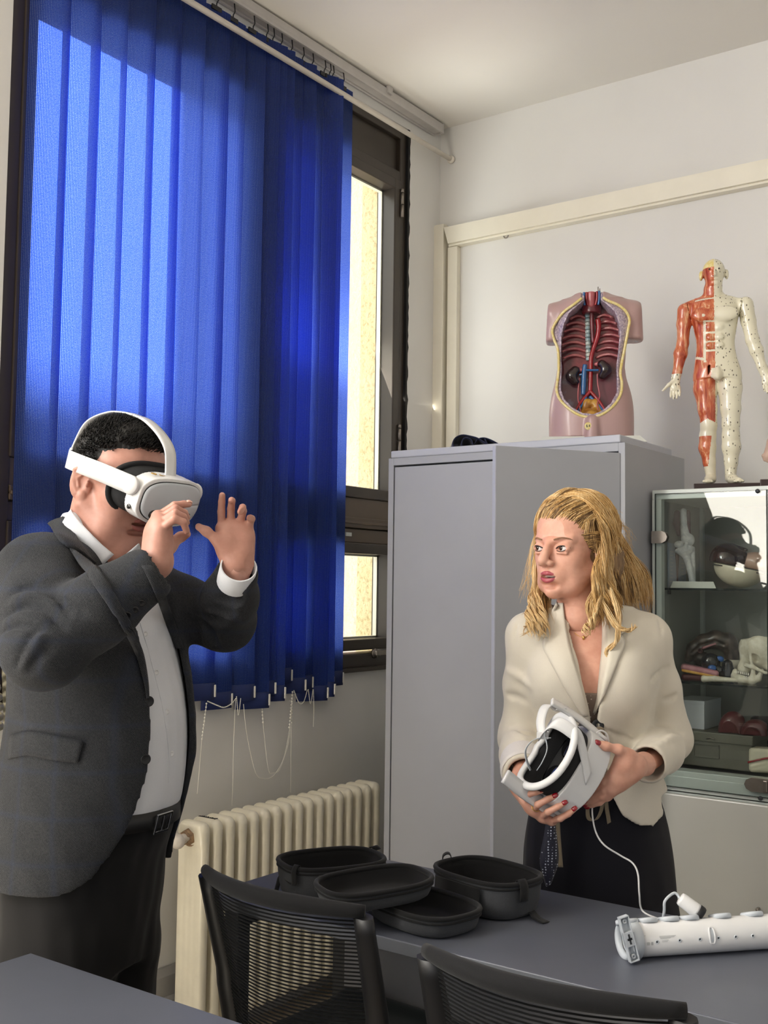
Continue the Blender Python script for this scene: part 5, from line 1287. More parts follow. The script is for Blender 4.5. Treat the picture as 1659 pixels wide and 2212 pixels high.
for px_ in (1419, 1468, 1512, 1552, 1590, 1627):
    q = PT(along(px_), .12, PRr-.0006); n_ = math.cos(.12)*dn_+math.sin(.12)*np.array([0, 0, 1.])
    b = MB(); b.lathe([(.0034, 0), (.0034, .0012), (.0022, .0014), (.0018, .0006)], q, n_, 14); b.build('screw_hole', M['grey_plastic'], ps, world=True)
    d_ = MB(); d_.lathe([(.0017, .0006), (.0001, .00075)], q, n_, 10); d_.build('screw', M['tleg'], ps, world=True)
xk = along(1539); b = MB()
ov = [(xk+.0055*math.cos(t)*1.0, .33+.44*math.sin(t)) for t in np.linspace(0, 2*PI, 32, endpoint=False)]
def stad(u): t = u*2*PI; return (xk+.0052*math.copysign(abs(math.cos(t))**.7, math.cos(t)), .28+.46*math.copysign(abs(math.sin(t))**.7, math.sin(t)))
b.tube([PT(*stad(u), PRr+.0006) for u in np.linspace(0, 1, 36, endpoint=False)], .0018, 8, closed=True); b.build('slot_rim', M['white_plastic'], ps, world=True)
b = MB(); b.grid(lambda u, v: PT(xk+.004*(2*u-1), .28+.4*(2*v-1), PRr+.0005), 3, 12); b.build('slot', M['grey_plastic'], ps, world=True)
# sockets along the far top side
for px_ in (1365, 1408, 1456, 1500, 1570, 1640):
    x = along(px_)+.01; q = PT(x, 1.95, PRr-.004); n_ = math.cos(1.95)*dn_+math.sin(1.95)*np.array([0, 0, 1.])
    b = MB(); b.lathe([(.021, 0), (.021, .007), (.019, .009), (.018, .005), (.001, .004)], q, n_, 28); b.build('socket', M['grey_plastic'], ps, world=True)
# faint printed marks
b = MB()
for i, (px_, w_) in enumerate(((1380, .003), (1390, .0035), (1400, .003), (1409, .002))):
    x = along(px_); b.grid(lambda u, v: PT(x+w_*(2*u-1), .05+.09*(2*v-1), PRr+.0004), 2, 3)
for k, (a, l0, l1) in enumerate(((.42, 1425, 1462), (.36, 1425, 1458), (.30, 1427, 1450), (.2, 1430, 1445), (.12, 1430, 1442), (.5, 1390, 1397))):
    x0, x1 = along(l0), along(l1); b.grid(lambda u, v: PT(x0+(x1-x0)*u, a+.012*(2*v-1), PRr+.0004), 4, 1)
b.build('printed_marks', M['ink'], ps, world=True)
# end ring and slanted wall bracket
b = MB(); b.lathe([(.0315, .004), (.0345, .002), (.0345, -.022), (.031, -.026), (.0245, -.024), (.0235, -.016), (.0315, -.012)], oc, dx, 40, cap=False); b.build('end_ring', M['grey_plastic'], ps, world=True)
k0 = P(1345, 1979, (P(1345, 2000, 1)-ORG)@fwd*0+((oc+dn_*PRr-ORG)@fwd)-.004); k1 = P(1370, 2076, ((oc+dn_*PRr-ORG)@fwd)-.01)
bd = k1-k0; L = np.linalg.norm(bd); bd /= L; bw = dx-bd*(dx@bd); bw /= np.linalg.norm(bw); bn = np.cross(bd, bw); bn = bn if bn@(ORG-k0) > 0 else -bn
br = MB(); hw_ = .0092; cen = (k0+k1)/2
br.obox(cen-bn*.004, (bd, bw, bn), (L/2, hw_, .0012), .0004)
for s_ in (-1, 1): br.obox(cen+bw*s_*(hw_-.001)+bn*.001, (bd, bw, bn), (L/2, .001, .005), .0003); br.obox(cen+bd*s_*(L/2-.001)+bn*.001, (bd, bw, bn), (.001, hw_, .005), .0003)
br.obox(cen+bn*.001, (bd, bw, bn), (.013, hw_, .0048), .0005)
for s_ in (-1, 1): br.lathe([(.0042, -.004), (.0042, .0035), (.0022, .004), (.002, -.002)], cen+bd*s_*(L/2-.009), bn, 16)
br.build('wall_bracket', M['grey_plastic'], ps, world=True)
b = MB(); b.obox(cen+bn*.0062, (bd, bw, bn), (.009, .0016, .0004)); b.obox(cen+bn*.0062, (bd, bw, bn), (.0018, .0045, .0004)); b.lathe([(.003, 0), (.003, .0006)], cen+bn*.006, bn, 14); b.build('keyhole_slot', M['tleg'], ps, world=True)
for s_ in (-1, 1):
    b = MB(); b.obox((cen+oc-dx*.01)/2+bw*s_*.004, (bd, bw, bn), (.016, .0015, .02), .0005); b.build('bracket_web', M['grey_plastic'], ps, world=True)
# plug in one of the sockets and its cord
xp = along(1532); q = PT(xp+.006, 1.85, PRr+.006); n_ = -dx*.72+np.array([0, 0, .55])-dn_*.35; n_ /= np.linalg.norm(n_)
pg = empty('power_plug', q, 'white cylindrical mains plug leaning in the far side of the power strip', 'plug')
b = MB(); b.lathe([(.0135, .008), (.0135, .013), (.0125, .042), (.011, .046), (.004, .047)], q, n_, 28); b.build('plug_body', M['white_plastic'], pg, world=True)
b = MB(); b.lathe([(.0128, -.003), (.0142, .0), (.0142, .008), (.0128, .0095)], q, n_, 28); b.build('plug_face', M['dark'], pg, world=True)
e_ = q+n_*.046
b = MB(); b.tube(spline([e_, e_+n_*.012+np.array([0, 0, .002]), e_-dx*.03+np.array([0, 0, -.003]), PT(xp-.055, 2.4, PRr+.02), PT(xp-.05, 3.0, PRr+.03)+np.array([0, 0, -.012])], 8), .0026, 8); b.build('cord', M['grey_plastic'], pg, world=True)
# ------------------------------------------------------------------ people: shared builders
fwh = np.array([-math.sin(YAW), math.cos(YAW), 0.])
def sample(g, X):
    q = (np.asarray(X, float)-g.lo)/g.h; q = np.clip(q, 0, np.array(g.F.shape)-1.001); i = q.astype(int); f = q-i; v = 0.
    for a in (0, 1):
        for b in (0, 1):
            for c in (0, 1):
                w = (f[..., 0] if a else 1-f[..., 0])*(f[..., 1] if b else 1-f[..., 1])*(f[..., 2] if c else 1-f[..., 2])
                v = v+w*g.F[i[..., 0]+a, i[..., 1]+b, i[..., 2]+c]
    return v
def hit(g, x, y, near=1.4, far=3.2, dflt=None):
    """first point where the line of sight through a picture point meets the modelled surface"""
    t = np.arange(near, far, .002); d = ray(x, y); X = ORG+t[:, None]*d
    ins = np.all((X > g.lo) & (X < g.lo+g.h*(np.array(g.F.shape)-1)), axis=1)
    v = np.where(ins, sample(g, X), 1.)
    k = np.argmax(v < 0)
    if v[k] >= 0: return P(x, y, dflt if dflt else 2.2)
    return X[k]
def resample(line, n):
    p = spline(line, 8) if len(line) > 2 else np.array(line, float)
    s = np.concatenate([[0], np.cumsum(np.linalg.norm(np.diff(p, axis=0), axis=1))])
    return np.array([[np.interp(u*s[-1], s, p[:, i]) for i in range(p.shape[1])] for u in np.linspace(0, 1, n)])
def patch(gs, A, B, nu, nv, th, off, dflt=2.2, bulge=0.):
    """cloth piece lying on the surface between picture lines A and B, lifted off it by off towards the room"""
    gs = gs if isinstance(gs, (list, tuple)) else [gs]
    a = resample(A, nu+1); b = resample(B, nu+1); G = np.zeros((nv+1, nu+1, 3))
    for j in range(nv+1):
        for i in range(nu+1):
            q = a[i]*(1-j/nv)+b[i]*j/nv
            ps_ = [hit(g, q[0], q[1], dflt=9.) for g in gs]; p = min(ps_, key=lambda w: (w-ORG)@fwd)
            if (p-ORG)@fwd > 5: p = P(q[0], q[1], dflt)
            G[j, i] = p
    for _ in range(3):                                           # relax depth so cloth spans hollows
        D = (G-ORG)@fwd; E = D.copy(); E[1:-1, :] = np.minimum(D[1:-1, :], (D[:-2, :]+D[2:, :])/2); E[:, 1:-1] = np.minimum(E[:, 1:-1], (E[:, :-2]+E[:, 2:])/2)
        G = ORG+(G-ORG)*(E/D)[..., None]
    dr = G-ORG; dr /= np.linalg.norm(dr, axis=2, keepdims=True)
    vv = np.linspace(0, 1, nv+1)[:, None, None]
    G = G-dr*(off+bulge*np.sin(PI*vv))
    m_ = MB(); m_.slab(lambda u, v: G[min(nv, int(round(v*nv))), min(nu, int(round(u*nu)))], nu, nv, th); return m_
def hand_sdf(g, wrist, knuck, fingers, thumb, rw, rf, palm_n, k=.006, th_pad=None, flat=.55):
    """wrist point, four knuckles (index..little), finger joint chains from the knuckles, thumb chain; rw wrist radius, rf finger radius, palm_n palm normal"""
    kn = np.array(knuck); w = np.array(wrist); pn = np.array(palm_n, float); pn /= np.linalg.norm(pn)
    for i, q in enumerate(kn): g.cone(w+(q-w)*.12+(kn[i]-kn.mean(0))*.35, q, rw*.8, rf*1.28, .016, flat=None)
    for i in range(3): g.cone(kn[i], kn[i+1], rf*1.2, rf*1.2, .012)
    g.cone(w, kn.mean(0)*.75+w*.25, rw*.95, rw*1.0, .012, flat=(pn, flat+.12))
    for kq, ch in zip(kn, fingers):
        n = len(ch)+1; g.chain([kq]+list(ch), np.linspace(rf*1.08, rf*.8, n), k*.55)
    t = [np.array(q) for q in thumb]
    g.chain(t, [rf*1.75, rf*1.3, rf*1.12, rf*.92][:len(t)], .009)
    if th_pad is not None: g.ell(th_pad[0], th_pad[1], th_pad[2], .014)
    return g
def nail(tip, prev, up, w, l, mat, parent, name='fingernail', rr=.0066):
    """small curved nail on the back of a fingertip"""
    d = np.array(tip)-np.array(prev); d /= np.linalg.norm(d); up = np.array(up, float); up = up-d*(up@d); up /= np.linalg.norm(up); s_ = np.cross(d, up)
    m_ = MB()
    def fn(u, v):
        a = (u-.5)*2.0; t_ = (v-.5)*l; ww = w*(1-.25*abs(2*v-1)**3)
        return np.array(tip)+d*t_+s_*ww*math.sin(a*.9)+up*(ww*math.cos(a*.9)-w+rr+.0007-.0012*max(0, t_/l)*2)
    m_.slab(fn, 8, 6, .0011); return m_.build(name, mat, parent, world=True)
class Strands:
    """thin tapering hairs, gathered and meshed in one go"""
    def __init__(s): s.P = []; s.R = []
    def add(s, p, r): s.P.append(np.asarray(p, float)); s.R.append(np.asarray(r, float))
    def bundle(s, p, r, n, thin):
        t = np.gradient(p, axis=0); t /= np.linalg.norm(t, axis=1, keepdims=True)+1e-12
        a = np.cross(t, [.31, .52, .79]); a /= np.linalg.norm(a, axis=1, keepdims=True)+1e-9; b = np.cross(t, a); u = np.linspace(0, 1, len(p))
        for i in range(n):
            th = 2*PI*i/n+rng.uniform(-.5, .5); rad = rng.uniform(.25, 1.05); tw = rng.uniform(-2.5, 2.5); ph = rng.uniform(0, 6.3)
            q = p+(a*np.cos(th+tw*u)[:, None]+b*np.sin(th+tw*u)[:, None])*(r*rad*(1+.25*np.sin(5*u+ph)))[:, None]
            m_ = max(12, int(len(p)*rng.uniform(.86, 1.)))
            s.add(q[:m_], thin*np.interp(np.linspace(0, 1, m_), [0, .1, .8, 1], [.7, 1, .9, .15]))
    def build(s, name, mat, parent, n=4):
        vs, fs, o = [], [], 0
        for p, r in zip(s.P, s.R):
            t = np.gradient(p, axis=0); t /= np.linalg.norm(t, axis=1, keepdims=True)+1e-12
            a = np.cross(t, [.52, -.31, .79]); a /= np.linalg.norm(a, axis=1, keepdims=True)+1e-9; b = np.cross(t, a); m_ = len(p)
            k = 2*PI*np.arange(n)/n
            vs.append((p[:, None]+r[:, None, None]*(np.cos(k)[None, :, None]*a[:, None]+np.sin(k)[None, :, None]*b[:, None])).reshape(-1, 3))
            i = np.arange(m_-1)[:, None]*n; j = np.arange(n)[None]; j2 = (j+1) % n
            fs.append(np.stack([i+j, i+j2, i+n+j2, i+n+j], -1).reshape(-1, 4)+o); o += m_*n
        v = np.concatenate(vs).astype(np.float32); f = np.concatenate(fs).astype(np.int32)
        me = bpy.data.meshes.new(name); me.vertices.add(len(v)); me.vertices.foreach_set('co', v.ravel()); me.loops.add(f.size); me.loops.foreach_set('vertex_index', f.ravel())
        me.polygons.add(len(f)); me.polygons.foreach_set('loop_start', np.arange(0, f.size, 4, dtype=np.int32)); me.update(calc_edges=True)
        o_ = link(name, me, mat, None, True); return world_child(o_, parent)
def lips_mesh(H, up, lo):
    """the coloured part of the lips, finer than the head it lies on"""
    k = H.s; c = np.array([H(x, y, z) for x in (-.034, .034) for y in (.066, .104) for z in (-.075, -.038)]); g = SDF(c.min(0), c.max(0), .0008)
    u = spline(np.array(up), 4); l = spline(np.array(lo), 4); n, m_ = len(u), len(l)
    g.chain([H(*p) for p in u], (np.interp(np.linspace(0, 1, n), np.linspace(0, 1, 9), [.0013, .0024, .0031, .0034, .0031, .0034, .0031, .0024, .0013])+.0005)*k, .002*k)
    g.chain([H(*p) for p in l], (np.interp(np.linspace(0, 1, m_), np.linspace(0, 1, 5), [.0013, .0036, .0043, .0036, .0013])+.0005)*k, .002*k)
    g.ell(H(0, .094, -.0553), np.array((.0205, .0185, .0029))*k, H.ax, .001*k, 's')
    p, f = g.mesh(); return (p, f, lambda c: np.ones(len(c), int))
class HeadFrame:
    def __init__(s, c, f, u, sc=1.):
        f = np.array(f, float); f /= np.linalg.norm(f); u = np.array(u, float); u = u-f*(u@f); u /= np.linalg.norm(u)
        s.f, s.u, s.l, s.c, s.s = f, u, np.cross(u, f), np.array(c, float), sc
        s.ax = (s.l, s.f, s.u)
    def __call__(s, x, y, z): return s.c+s.s*(x*s.l+y*s.f+z*s.u)
    def inv(s, X): q = (np.asarray(X)-s.c)/s.s; return q@s.l, q@s.f, q@s.u
def head_sdf(g, H, male=False):
    k = H.s; A = H.ax
    def E(c, r, kk, op='u', ax=None): g.ell(H(*c), np.array(r)*k, A if ax is None else ax, kk*k, op)
    def C(a, b, r1, r2, kk, op='u', flat=None): g.cone(H(*a), H(*b), r1*k, r2*k, kk*k, op, flat)
    if male:
        E((0, .002, .042), (.076, .083, .08), .0); E((0, .042, .042), (.06, .046, .056), .03); E((0, .042, -.022), (.058, .05, .062), .03)
        for s_ in (-1, 1):
            E((s_*.042, .056, -.013), (.022, .02, .017), .025); E((s_*.034, .055, -.042), (.025, .024, .028), .025)
            C((s_*.062, .002, -.045), (s_*.042, .05, -.08), .019, .018, .025); C((s_*.042, .05, -.08), (0, .072, -.092), .018, .016, .02)
            C((s_*.014, .087, .021), (s_*.045, .07, .024), .0075, .0075, .014)
        E((0, .079, -.09), (.018, .014, .014), .016); E((0, .03, -.085), (.06, .05, .035), .03); E((0, .035, -.105), (.05, .045, .03), .03)
    else:
        E((0, -.012, .045), (.072, .09, .078), .0); E((0, .038, .04), (.052, .042, .056), .03); E((0, .04, -.024), (.049, .046, .062), .028)
        for s_ in (-1, 1):
            E((s_*.038, .052, -.014), (.017, .016, .013), .022); E((s_*.027, .05, -.044), (.02, .02, .026), .022)
            C((s_*.053, .004, -.04), (s_*.032, .046, -.072), .015, .0145, .025); C((s_*.032, .046, -.072), (0, .066, -.084), .0145, .0135, .02)
            C((s_*.014, .084, .021), (s_*.042, .066, .0245), .0065, .0065, .012)
        E((0, .0725, -.0845), (.0145, .0125, .0115), .014); E((0, .066, -.05), (.028, .022, .03), .02)
    # nose
    C((0, .086, .02), (0, .107, -.018), .0085, .0105, .012); E((0, .1085, -.0215), (.0098, .0098, .0088), .006)
    for s_ in (-1, 1): E((s_*.0115, .098, -.0265), (.0072, .0095, .0068), .006); E((s_*.006, .105, -.0325), (.0032, .005, .0034), .002, 's')
    C((0, .108, -.027), (0, .094, -.034), .0042, .004, .005)
    # mouth
    E((0, .076, -.052), (.026, .016, .019), .016)
    up = [(-.0245, .082, -.0512), (-.0175, .088, -.0498), (-.0095, .0922, -.0484), (-.0035, .0947, -.0474), (0, .0945, -.0481), (.0035, .0947, -.0474), (.0095, .0922, -.0484), (.0175, .088, -.0498), (.0245, .082, -.0512)]
    lo = [(-.0225, .0828, -.0545), (-.0135, .0892, -.0598), (0, .0932, -.0636), (.0135, .0892, -.0598), (.0225, .0828, -.0545)]
    g.chain([H(*p) for p in up], np.array([.0012, .0022, .003, .0033, .003, .0033, .003, .0022, .0012])*k, .003*k)
    g.chain([H(*p) for p in lo], np.array([.0012, .0035, .0042, .0035, .0012])*k, .003*k)
    E((0, .094, -.0553), (.0205, .0175, .0032), .0014, 's')
    C((0, .0975, -.036), (0, .0985, -.043), .0022, .0024, .004, 's')
    E((0, .0845, -.074), (.02, .008, .006), .01, 's')
    # eyes: socket, lids, opening
    for s_ in (-1, 1):
        E((s_*.03, .097, .0085), (.0165, .0155, .0105), .014, 's')
        E((s_*.031, .0735, .0068), (.0165, .0145, .0112), .006)
        a = .12*s_; ax = (A[0]*math.cos(a)+A[2]*math.sin(a), A[1], A[2]*math.cos(a)-A[0]*math.sin(a))
        E((s_*.031, .0905, .0048), (.0148, .0135, .0056), .0012, 's', ax)
        C((s_*.02, .0855, -.0035), (s_*.04, .0795, -.0055), .002, .002, .006)
    # ears
    for s_ in (-1, 1):
        w = .074 if male else .071
        ex = A[0]*.88*s_+A[1]*.47; ea = (ex, A[1]*.88-A[0]*.47*s_, A[2])
        q = 1.12 if male else 1.
        E((s_*(w+.003), -.006, -.003), (.0055, .019*q, .031*q), .006, 'u', ea); E((s_*(w+.0085), -.001, -.001), (.007, .0115*q, .0175*q), .003, 's', ea); E((s_*(w+.003), .003, -.026*q), (.005, .008, .009), .005, 'u', ea)
        g.chain([H(s_*(w+.002), .008, .019*q), H(s_*(w+.007), -.004, .0265*q), H(s_*(w+.012), -.02, .014*q), H(s_*(w+.011), -.02, -.006), H(s_*(w+.007), -.008, -.022*q)], .0032*k, .003*k)
        g.chain([H(s_*(w+.005), -.004, .012), H(s_*(w+.008), -.012, .002), H(s_*(w+.006), -.006, -.013)], .0022*k, .003*k)
        E((s_*(w+.002), .010, -.003), (.004, .004, .0065), .003)
    return up, lo
def eyes(H, parent, gaze=(0, 1, 0), lash=True, brow='brow_w'):
    gz = np.array(gaze, float); gz /= np.linalg.norm(gz); gw = gz[0]*H.l+gz[1]*H.f+gz[2]*H.u
    for s_ in (-1, 1):
        c = H(s_*.031, .0728, .0062); r = .0119*H.s
        m_ = MB(); t, b_, n = frame(gw)
        prof = [(r*math.sin(a), -r*math.cos(a)) for a in np.linspace(.02, PI-.5, 16)]
        m_.lathe(prof, c, gw, 24, 0)
        r1 = r*math.sin(PI-.5); m_.lathe([(r1, r*math.cos(.5)), (r1*.55, r*math.cos(.5)+.0004), (r1*.45, r*.965), (.0002, r*1.0)], c, gw, 24, 1)
        m_.build('eye', [M['eye_white'], M['iris']], parent, world=True)
        if lash:
            m_ = MB(); p = [H(s_*(.031+.015*t_), .0878-.0066*(t_+.25)**2-.0005, .0062+.0047*(1-abs(t_)**2.2)+.0016*t_) for t_ in np.linspace(-1, 1.12, 14)]
            m_.tube(p, np.array([.0006]+[.0013]*9+[.0015, .0013, .0009, .0003])*H.s, 6)
            p = [H(s_*(.031+.0138*t_), .0872-.0062*(t_+.25)**2, .0046-.0053*(1-abs(t_)**2.2)+.0016*t_) for t_ in np.linspace(-.9, 1, 12)]
            m_.tube(p, .0008*H.s, 5); m_.build('eyelashes', M['lash'], parent, world=True)
        m_ = MB(); p = [H(s_*x, y, z) for x, y, z in ((.0155, .0915, .0238), (.024, .0905, .0262), (.034, .0855, .0282), (.045, .0755, .0262), (.0495, .0705, .0235))]
        p = spline(p, 5); m_.tube(p, np.interp(np.linspace(0, 1, len(p)), [0, .3, .7, 1], [.0016, .0022, .0016, .0004])*H.s, 6, flat=(H.f, .35)); m_.build('eyebrow', M[brow], parent, world=True)
def vr_headset(H, root, foam_mat, opts):
    """a headset in the frame H: y out through the front plate, x to the wearer's left, z up; origin at the wearer's eye plane centre"""
    k = H.s; A = H.ax
    def grid(lo, hi, h):
        c = np.array([H(x, y, z) for x in (lo[0], hi[0]) for y in (lo[1], hi[1]) for z in (lo[2], hi[2])]); return SDF(c.min(0), c.max(0), h)
    W_, Hh, y0, y1 = .083, .047, opts.get('y0', .034), .083
    g = grid((-.1, .01, -.07), (.1, .1, .07), .0019)
    poly = super_pts(W_, Hh, 48, 3.0)
    g.poly([(x*k, z*k) for x, z in poly], H.c, A[0], A[2], A[1], y0*k, y1*k, k=.001, op='u', infl=0)
    def front(X): x, y, z = H.inv(X); return (y-(y1-2.4*x*x-3.0*z*z))*k*.9
    g.clipmax(front, .2)
    g.poly([(x*k*.985, (z*.96-.001)*k) for x, z in super_pts(.070, .041, 40, 2.6)], H.c, A[0], A[2], A[1], (y0-.03)*k, (y0+.02)*k, k=.001, op='s')
    g.build('housing', M['white_plastic'], root)
    # grey front plate with a dark seam, slightly proud
    def fp(u, v, rr=1., dy=0.):
        a = 2*PI*u; x = .076*rr*v*math.copysign(abs(math.cos(a))**(2/2.8), math.cos(a)); z = .0405*rr*v*math.copysign(abs(math.sin(a))**(2/2.8), math.sin(a))
        return H(x, y1-2.4*x*x-3.0*z*z+.0012+dy, z)
    b = MB(); b.slab(lambda u, v: fp(u, .02+.98*v), 56, 10, .003*k); b.build('front_plate', M['grey_plastic'] if not opts.get('plate') else M[opts['plate']], root, world=True)
    b = MB(); b.tube([fp(u, 1.012, 1., -.0006) for u in np.linspace(0, 1, 56, endpoint=False)], .0011*k, 6, closed=True); b.build('plate_seam', M['dark'], root, world=True)
    for sx in (-1, 1):
        x, z = sx*.046, -.0245; c = H(x, y1-2.4*x*x-3.0*z*z+.0022, z)
        n = A[1]+A[0]*4.8*x+A[2]*6*z; n /= np.linalg.norm(n)
        b = MB(); b.lathe([(.0092*k, 0), (.0092*k, .0014*k), (.007*k, .0022*k), (.0068*k, .001*k), (.0005, .0024*k)], c, n, 24); b.build('camera_lens', M['lens'], root, world=True)
        x, z = sx*.028, -.028; c = H(x, y1-2.4*x*x-3.0*z*z+.0022, z); b = MB(); b.lathe([(.0042*k, 0), (.004*k, .0012*k), (.0004, .0016*k)], c, A[1], 16); b.build('sensor', M['lens'], root, world=True)
        c = H(sx*.0815, .049, -.022); b = MB(); b.lathe([(.0048*k, 0), (.0045*k, .0013*k), (.0004, .0009*k)], c, A[0]*sx, 16); b.build('side_camera', M['lens'], root, world=True)
    b = MB(); x, z = .03, .016; b.lathe([(.0012*k, 0), (.0004, .001*k)], H(x, y1-2.4*x*x-3.0*z*z+.0024, z), A[1], 10); b.build('status_light', M['teeth'], root, world=True)
    # round mark on top
    b = MB(); zz = Hh-.0005
    b.tube([H(-.048+.0052*math.cos(t), .052+.0052*math.sin(t), zz+.0002) for t in np.linspace(0, 2*PI, 24, endpoint=False)], .0008*k, 6, closed=True)
    b.tube([H(-.032+.004*math.cos(t), .056+.003*math.sin(t), zz+.0004) for t in np.linspace(.5, 4.2, 10)], .0008*k, 6); b.tube([H(-.028, .059, zz), H(-.022, .055, zz)], .0008*k, 6)
    if not opts.get('plain_top'): b.build('printed_emblem', M['gold'], root, world=True)
    # light shield and face cushion
    b = MB(); rings = []
    for y, sx, sz in ((y0+.004, .071, .041), (y0-.012, .074, .046), (y0-.03, .077, .05)):
        rings.append([H(x, y-(1.9*x*x if y < y0 else .4*x*x)*(1 if y > y0-.02 else 1.6), z) for x, z in super_pts(sx, sz, 56, 2.6)])
    inner = []
    for y, sx, sz in ((y0-.03, .072, .045), (y0-.012, .068, .04), (y0, .064, .036)):
        inner.append([H(x, y-(1.9*x*x)*(1 if y > y0-.02 else 1.6), z) for x, z in super_pts(sx, sz, 56, 2.6)])
    b.rings(rings+inner, cap=False); b.build('light_shield', M['foam'], root, world=True)
    path = [H(x, y0-.034-3.2*x*x, z+(-.006 if abs(x) < .016 and z < 0 else 0)*(1-abs(x)/.016)) for x, z in super_pts(.0765, .0495, 56, 2.6)]
    b = MB(); b.tube(path, .0078*k, 10, closed=True, flat=(A[1], .8)); b.build('face_cushion', foam_mat, root, world=True)
    b = MB()
    b.rings([[H(x, y0+.0, z) for x, z in super_pts(.068, .04, 40, 2.6)], [H(x*.02, y0+.004, z*.02) for x, z in super_pts(.068, .04, 40, 2.6)]], cap=False); b.build('lens_panel', M['dark'], root, world=True)
    for sx in (-1, 1):
        b = MB(); b.lathe([(.023*k, 0), (.023*k, .006*k), (.019*k, .009*k), (.001, .011*k)], H(sx*.032, y0-.001, 0), -A[1], 24); b.build('eyepiece', M['lens'], root, world=True)
# ------------------------------------------------------------------ the man in the grey jacket
MD = 2.2; ms = MD/FPX
def Q(x, y, d=0.): return P(x, y, MD+d)
man = empty('person', (*Q(190, 1800)[:2], 0), 'man in dark grey tweed jacket, white shirt and black trousers, wearing the headset', 'person')
al = math.radians(25); He = _r0*math.cos(al)-fwh*math.sin(al); Lh = _r0*math.sin(al)+fwh*math.cos(al); UP = np.array([0, 0, 1.])
axM = (He, Lh, UP); OB = Q(200, 1880)
def msec(y, c, e, ry, grow=0., dc=0.):
    e = e*ms+grow; ry = ry+grow; rx = math.sqrt(max(.004, e*e-(ry*math.sin(al))**2))/math.cos(al); o = (c-200)*ms
    return ((1880-y)*ms, o*math.cos(al), o*math.sin(al)+dc, rx, ry)
JR = [(1960, 178, 172, .20), (1830, 184, 182, .20), (1750, 195, 196, .198), (1640, 207, 204, .195), (1540, 212, 198, .195), (1440, 205, 188, .20), (1340, 190, 176, .205), (1270, 184, 156, .195), (1215, 190, 120, .15), (1180, 198, 80, .09)]
jl = [msec(*r) for r in JR]
BR = [(1910, 186, 150, .165), (1840, 190, 158, .17), (1760, 205, 178, .175), (1640, 214, 180, .178), (1540, 217, 176, .178), (1440, 208, 166, .18), (1340, 194, 152, .18), (1270, 188, 130, .165), (1215, 196, 90, .12), (1165, 206, 60, .065)]
# head frame: turned to the picture's right and a little towards the viewer, tipped down
fa, pt = math.radians(32), math.radians(17)
fh = _r0*math.cos(fa)-fwh*math.sin(fa)
HM = HeadFrame(Q(246, 1046), fh*math.cos(pt)-UP*math.sin(pt), UP*math.cos(pt)+fh*math.sin(pt), 1.04)
RS, RE, RW = Q(92, 1262, -.15), Q(92, 1402, -.31), Q(330, 1234, -.25)
LS, LE, LW = Q(290, 1275, .15), Q(484, 1344, .12), Q(514, 1232, -.02)
# ---- body: head, neck, torso core, arms, legs; hands finer; all one mesh
hlo = HM(0, 0, 0)-.2; hhi = HM(0, 0, 0)+.2; hlo[2] = Q(0, 1330)[2]
g = SDF(hlo, hhi, .0019)
upL, loL = head_sdf(g, HM, True)
nb = Q(216, 1215, .0)
g.cone(HM(0, -.008, -.05), nb, .054, .066, .03); g.cone(HM(0, .0, -.075), nb+He*.03, .05, .06, .03); g.cone(HM(0, -.03, .0), Q(206, 1170, .0), .045, .056, .03)
headM = g; hp = g.mesh()
gh = SDF(np.minimum(Q(290, 1275, -.29), Q(430, 1070, -.13))-.04, np.maximum(Q(290, 1275, -.29), Q(430, 1070, -.13))+.05, .0017)
dA, dB, dC, dD = -.245, -.235, -.222, -.205      # little .. index depth
kn = [Q(341, 1116, dD), Q(344, 1122, dC), Q(346, 1132, dB), Q(347, 1144, dA)]
fr = [[Q(377, 1092, dD), Q(397, 1089, dD+.01), Q(408, 1089, dD+.014)],
      [Q(379, 1099, dC-.006), Q(398, 1108, dC+.008), Q(404, 1118, dC+.018)],
      [Q(378, 1108, dB-.01), Q(396, 1117, dB+.002), Q(403, 1129, dB+.014)],
      [Q(376, 1121, dA-.01), Q(396, 1128, dA-.002), Q(403, 1147, dA+.008)]]
th = [Q(350, 1190, -.215), Q(371, 1173, -.19), Q(390, 1160, -.18), Q(404, 1154, -.185)]
hand_sdf(gh, Q(338, 1218, -.238), kn, fr, th, .025, .0076, -He*.3+fwh, k=.004, th_pad=(Q(353, 1180, -.21), (.018, .026, .018), None))
gh.cone(Q(338, 1218, -.238), RW+(RE-RW)*.16, .0255, .028, .012); gh.ell(Q(338, 1172, -.236), (.022, .016, .036), None, .014)
gl = SDF(np.minimum(Q(415, 1290, -.1), Q(570, 1050, .08))-.04, np.maximum(Q(415, 1290, -.1), Q(570, 1050, .08))+.04, .0017)
knl = [Q(479, 1140, .0), Q(498, 1136, .005), Q(516, 1140, .008), Q(532, 1150, .008)]
frl = [[Q(478, 1106, -.004), Q(479, 1084, -.008), Q(480, 1070, -.012)],
       [Q(499, 1099, .0), Q(501, 1082, -.016), Q(500, 1080, -.032)],
       [Q(525, 1104, .0), Q(524, 1096, -.024), Q(519, 1106, -.038)],
       [Q(543, 1121, -.002), Q(541, 1118, -.024), Q(536, 1130, -.036)]]
thl = [Q(490, 1190, -.012), Q(468, 1166, -.022), Q(446, 1148, -.026), Q(429, 1138, -.028)]
hand_sdf(gl, Q(513, 1218, -.012), knl, frl, thl, .026, .0078, -fwh, k=.004, th_pad=(Q(488, 1178, -.012), (.021, .018, .028), None), flat=.6)
gl.cone(Q(513, 1222, -.012), LW+(LE-LW)*.2, .0265, .028, .012); gl.ell(Q(529, 1175, 0), (.018, .016, .038), None, .014); gl.ell(Q(507, 1160, .002), (.035, .013, .03), (_r0, fwh, UP), .014)
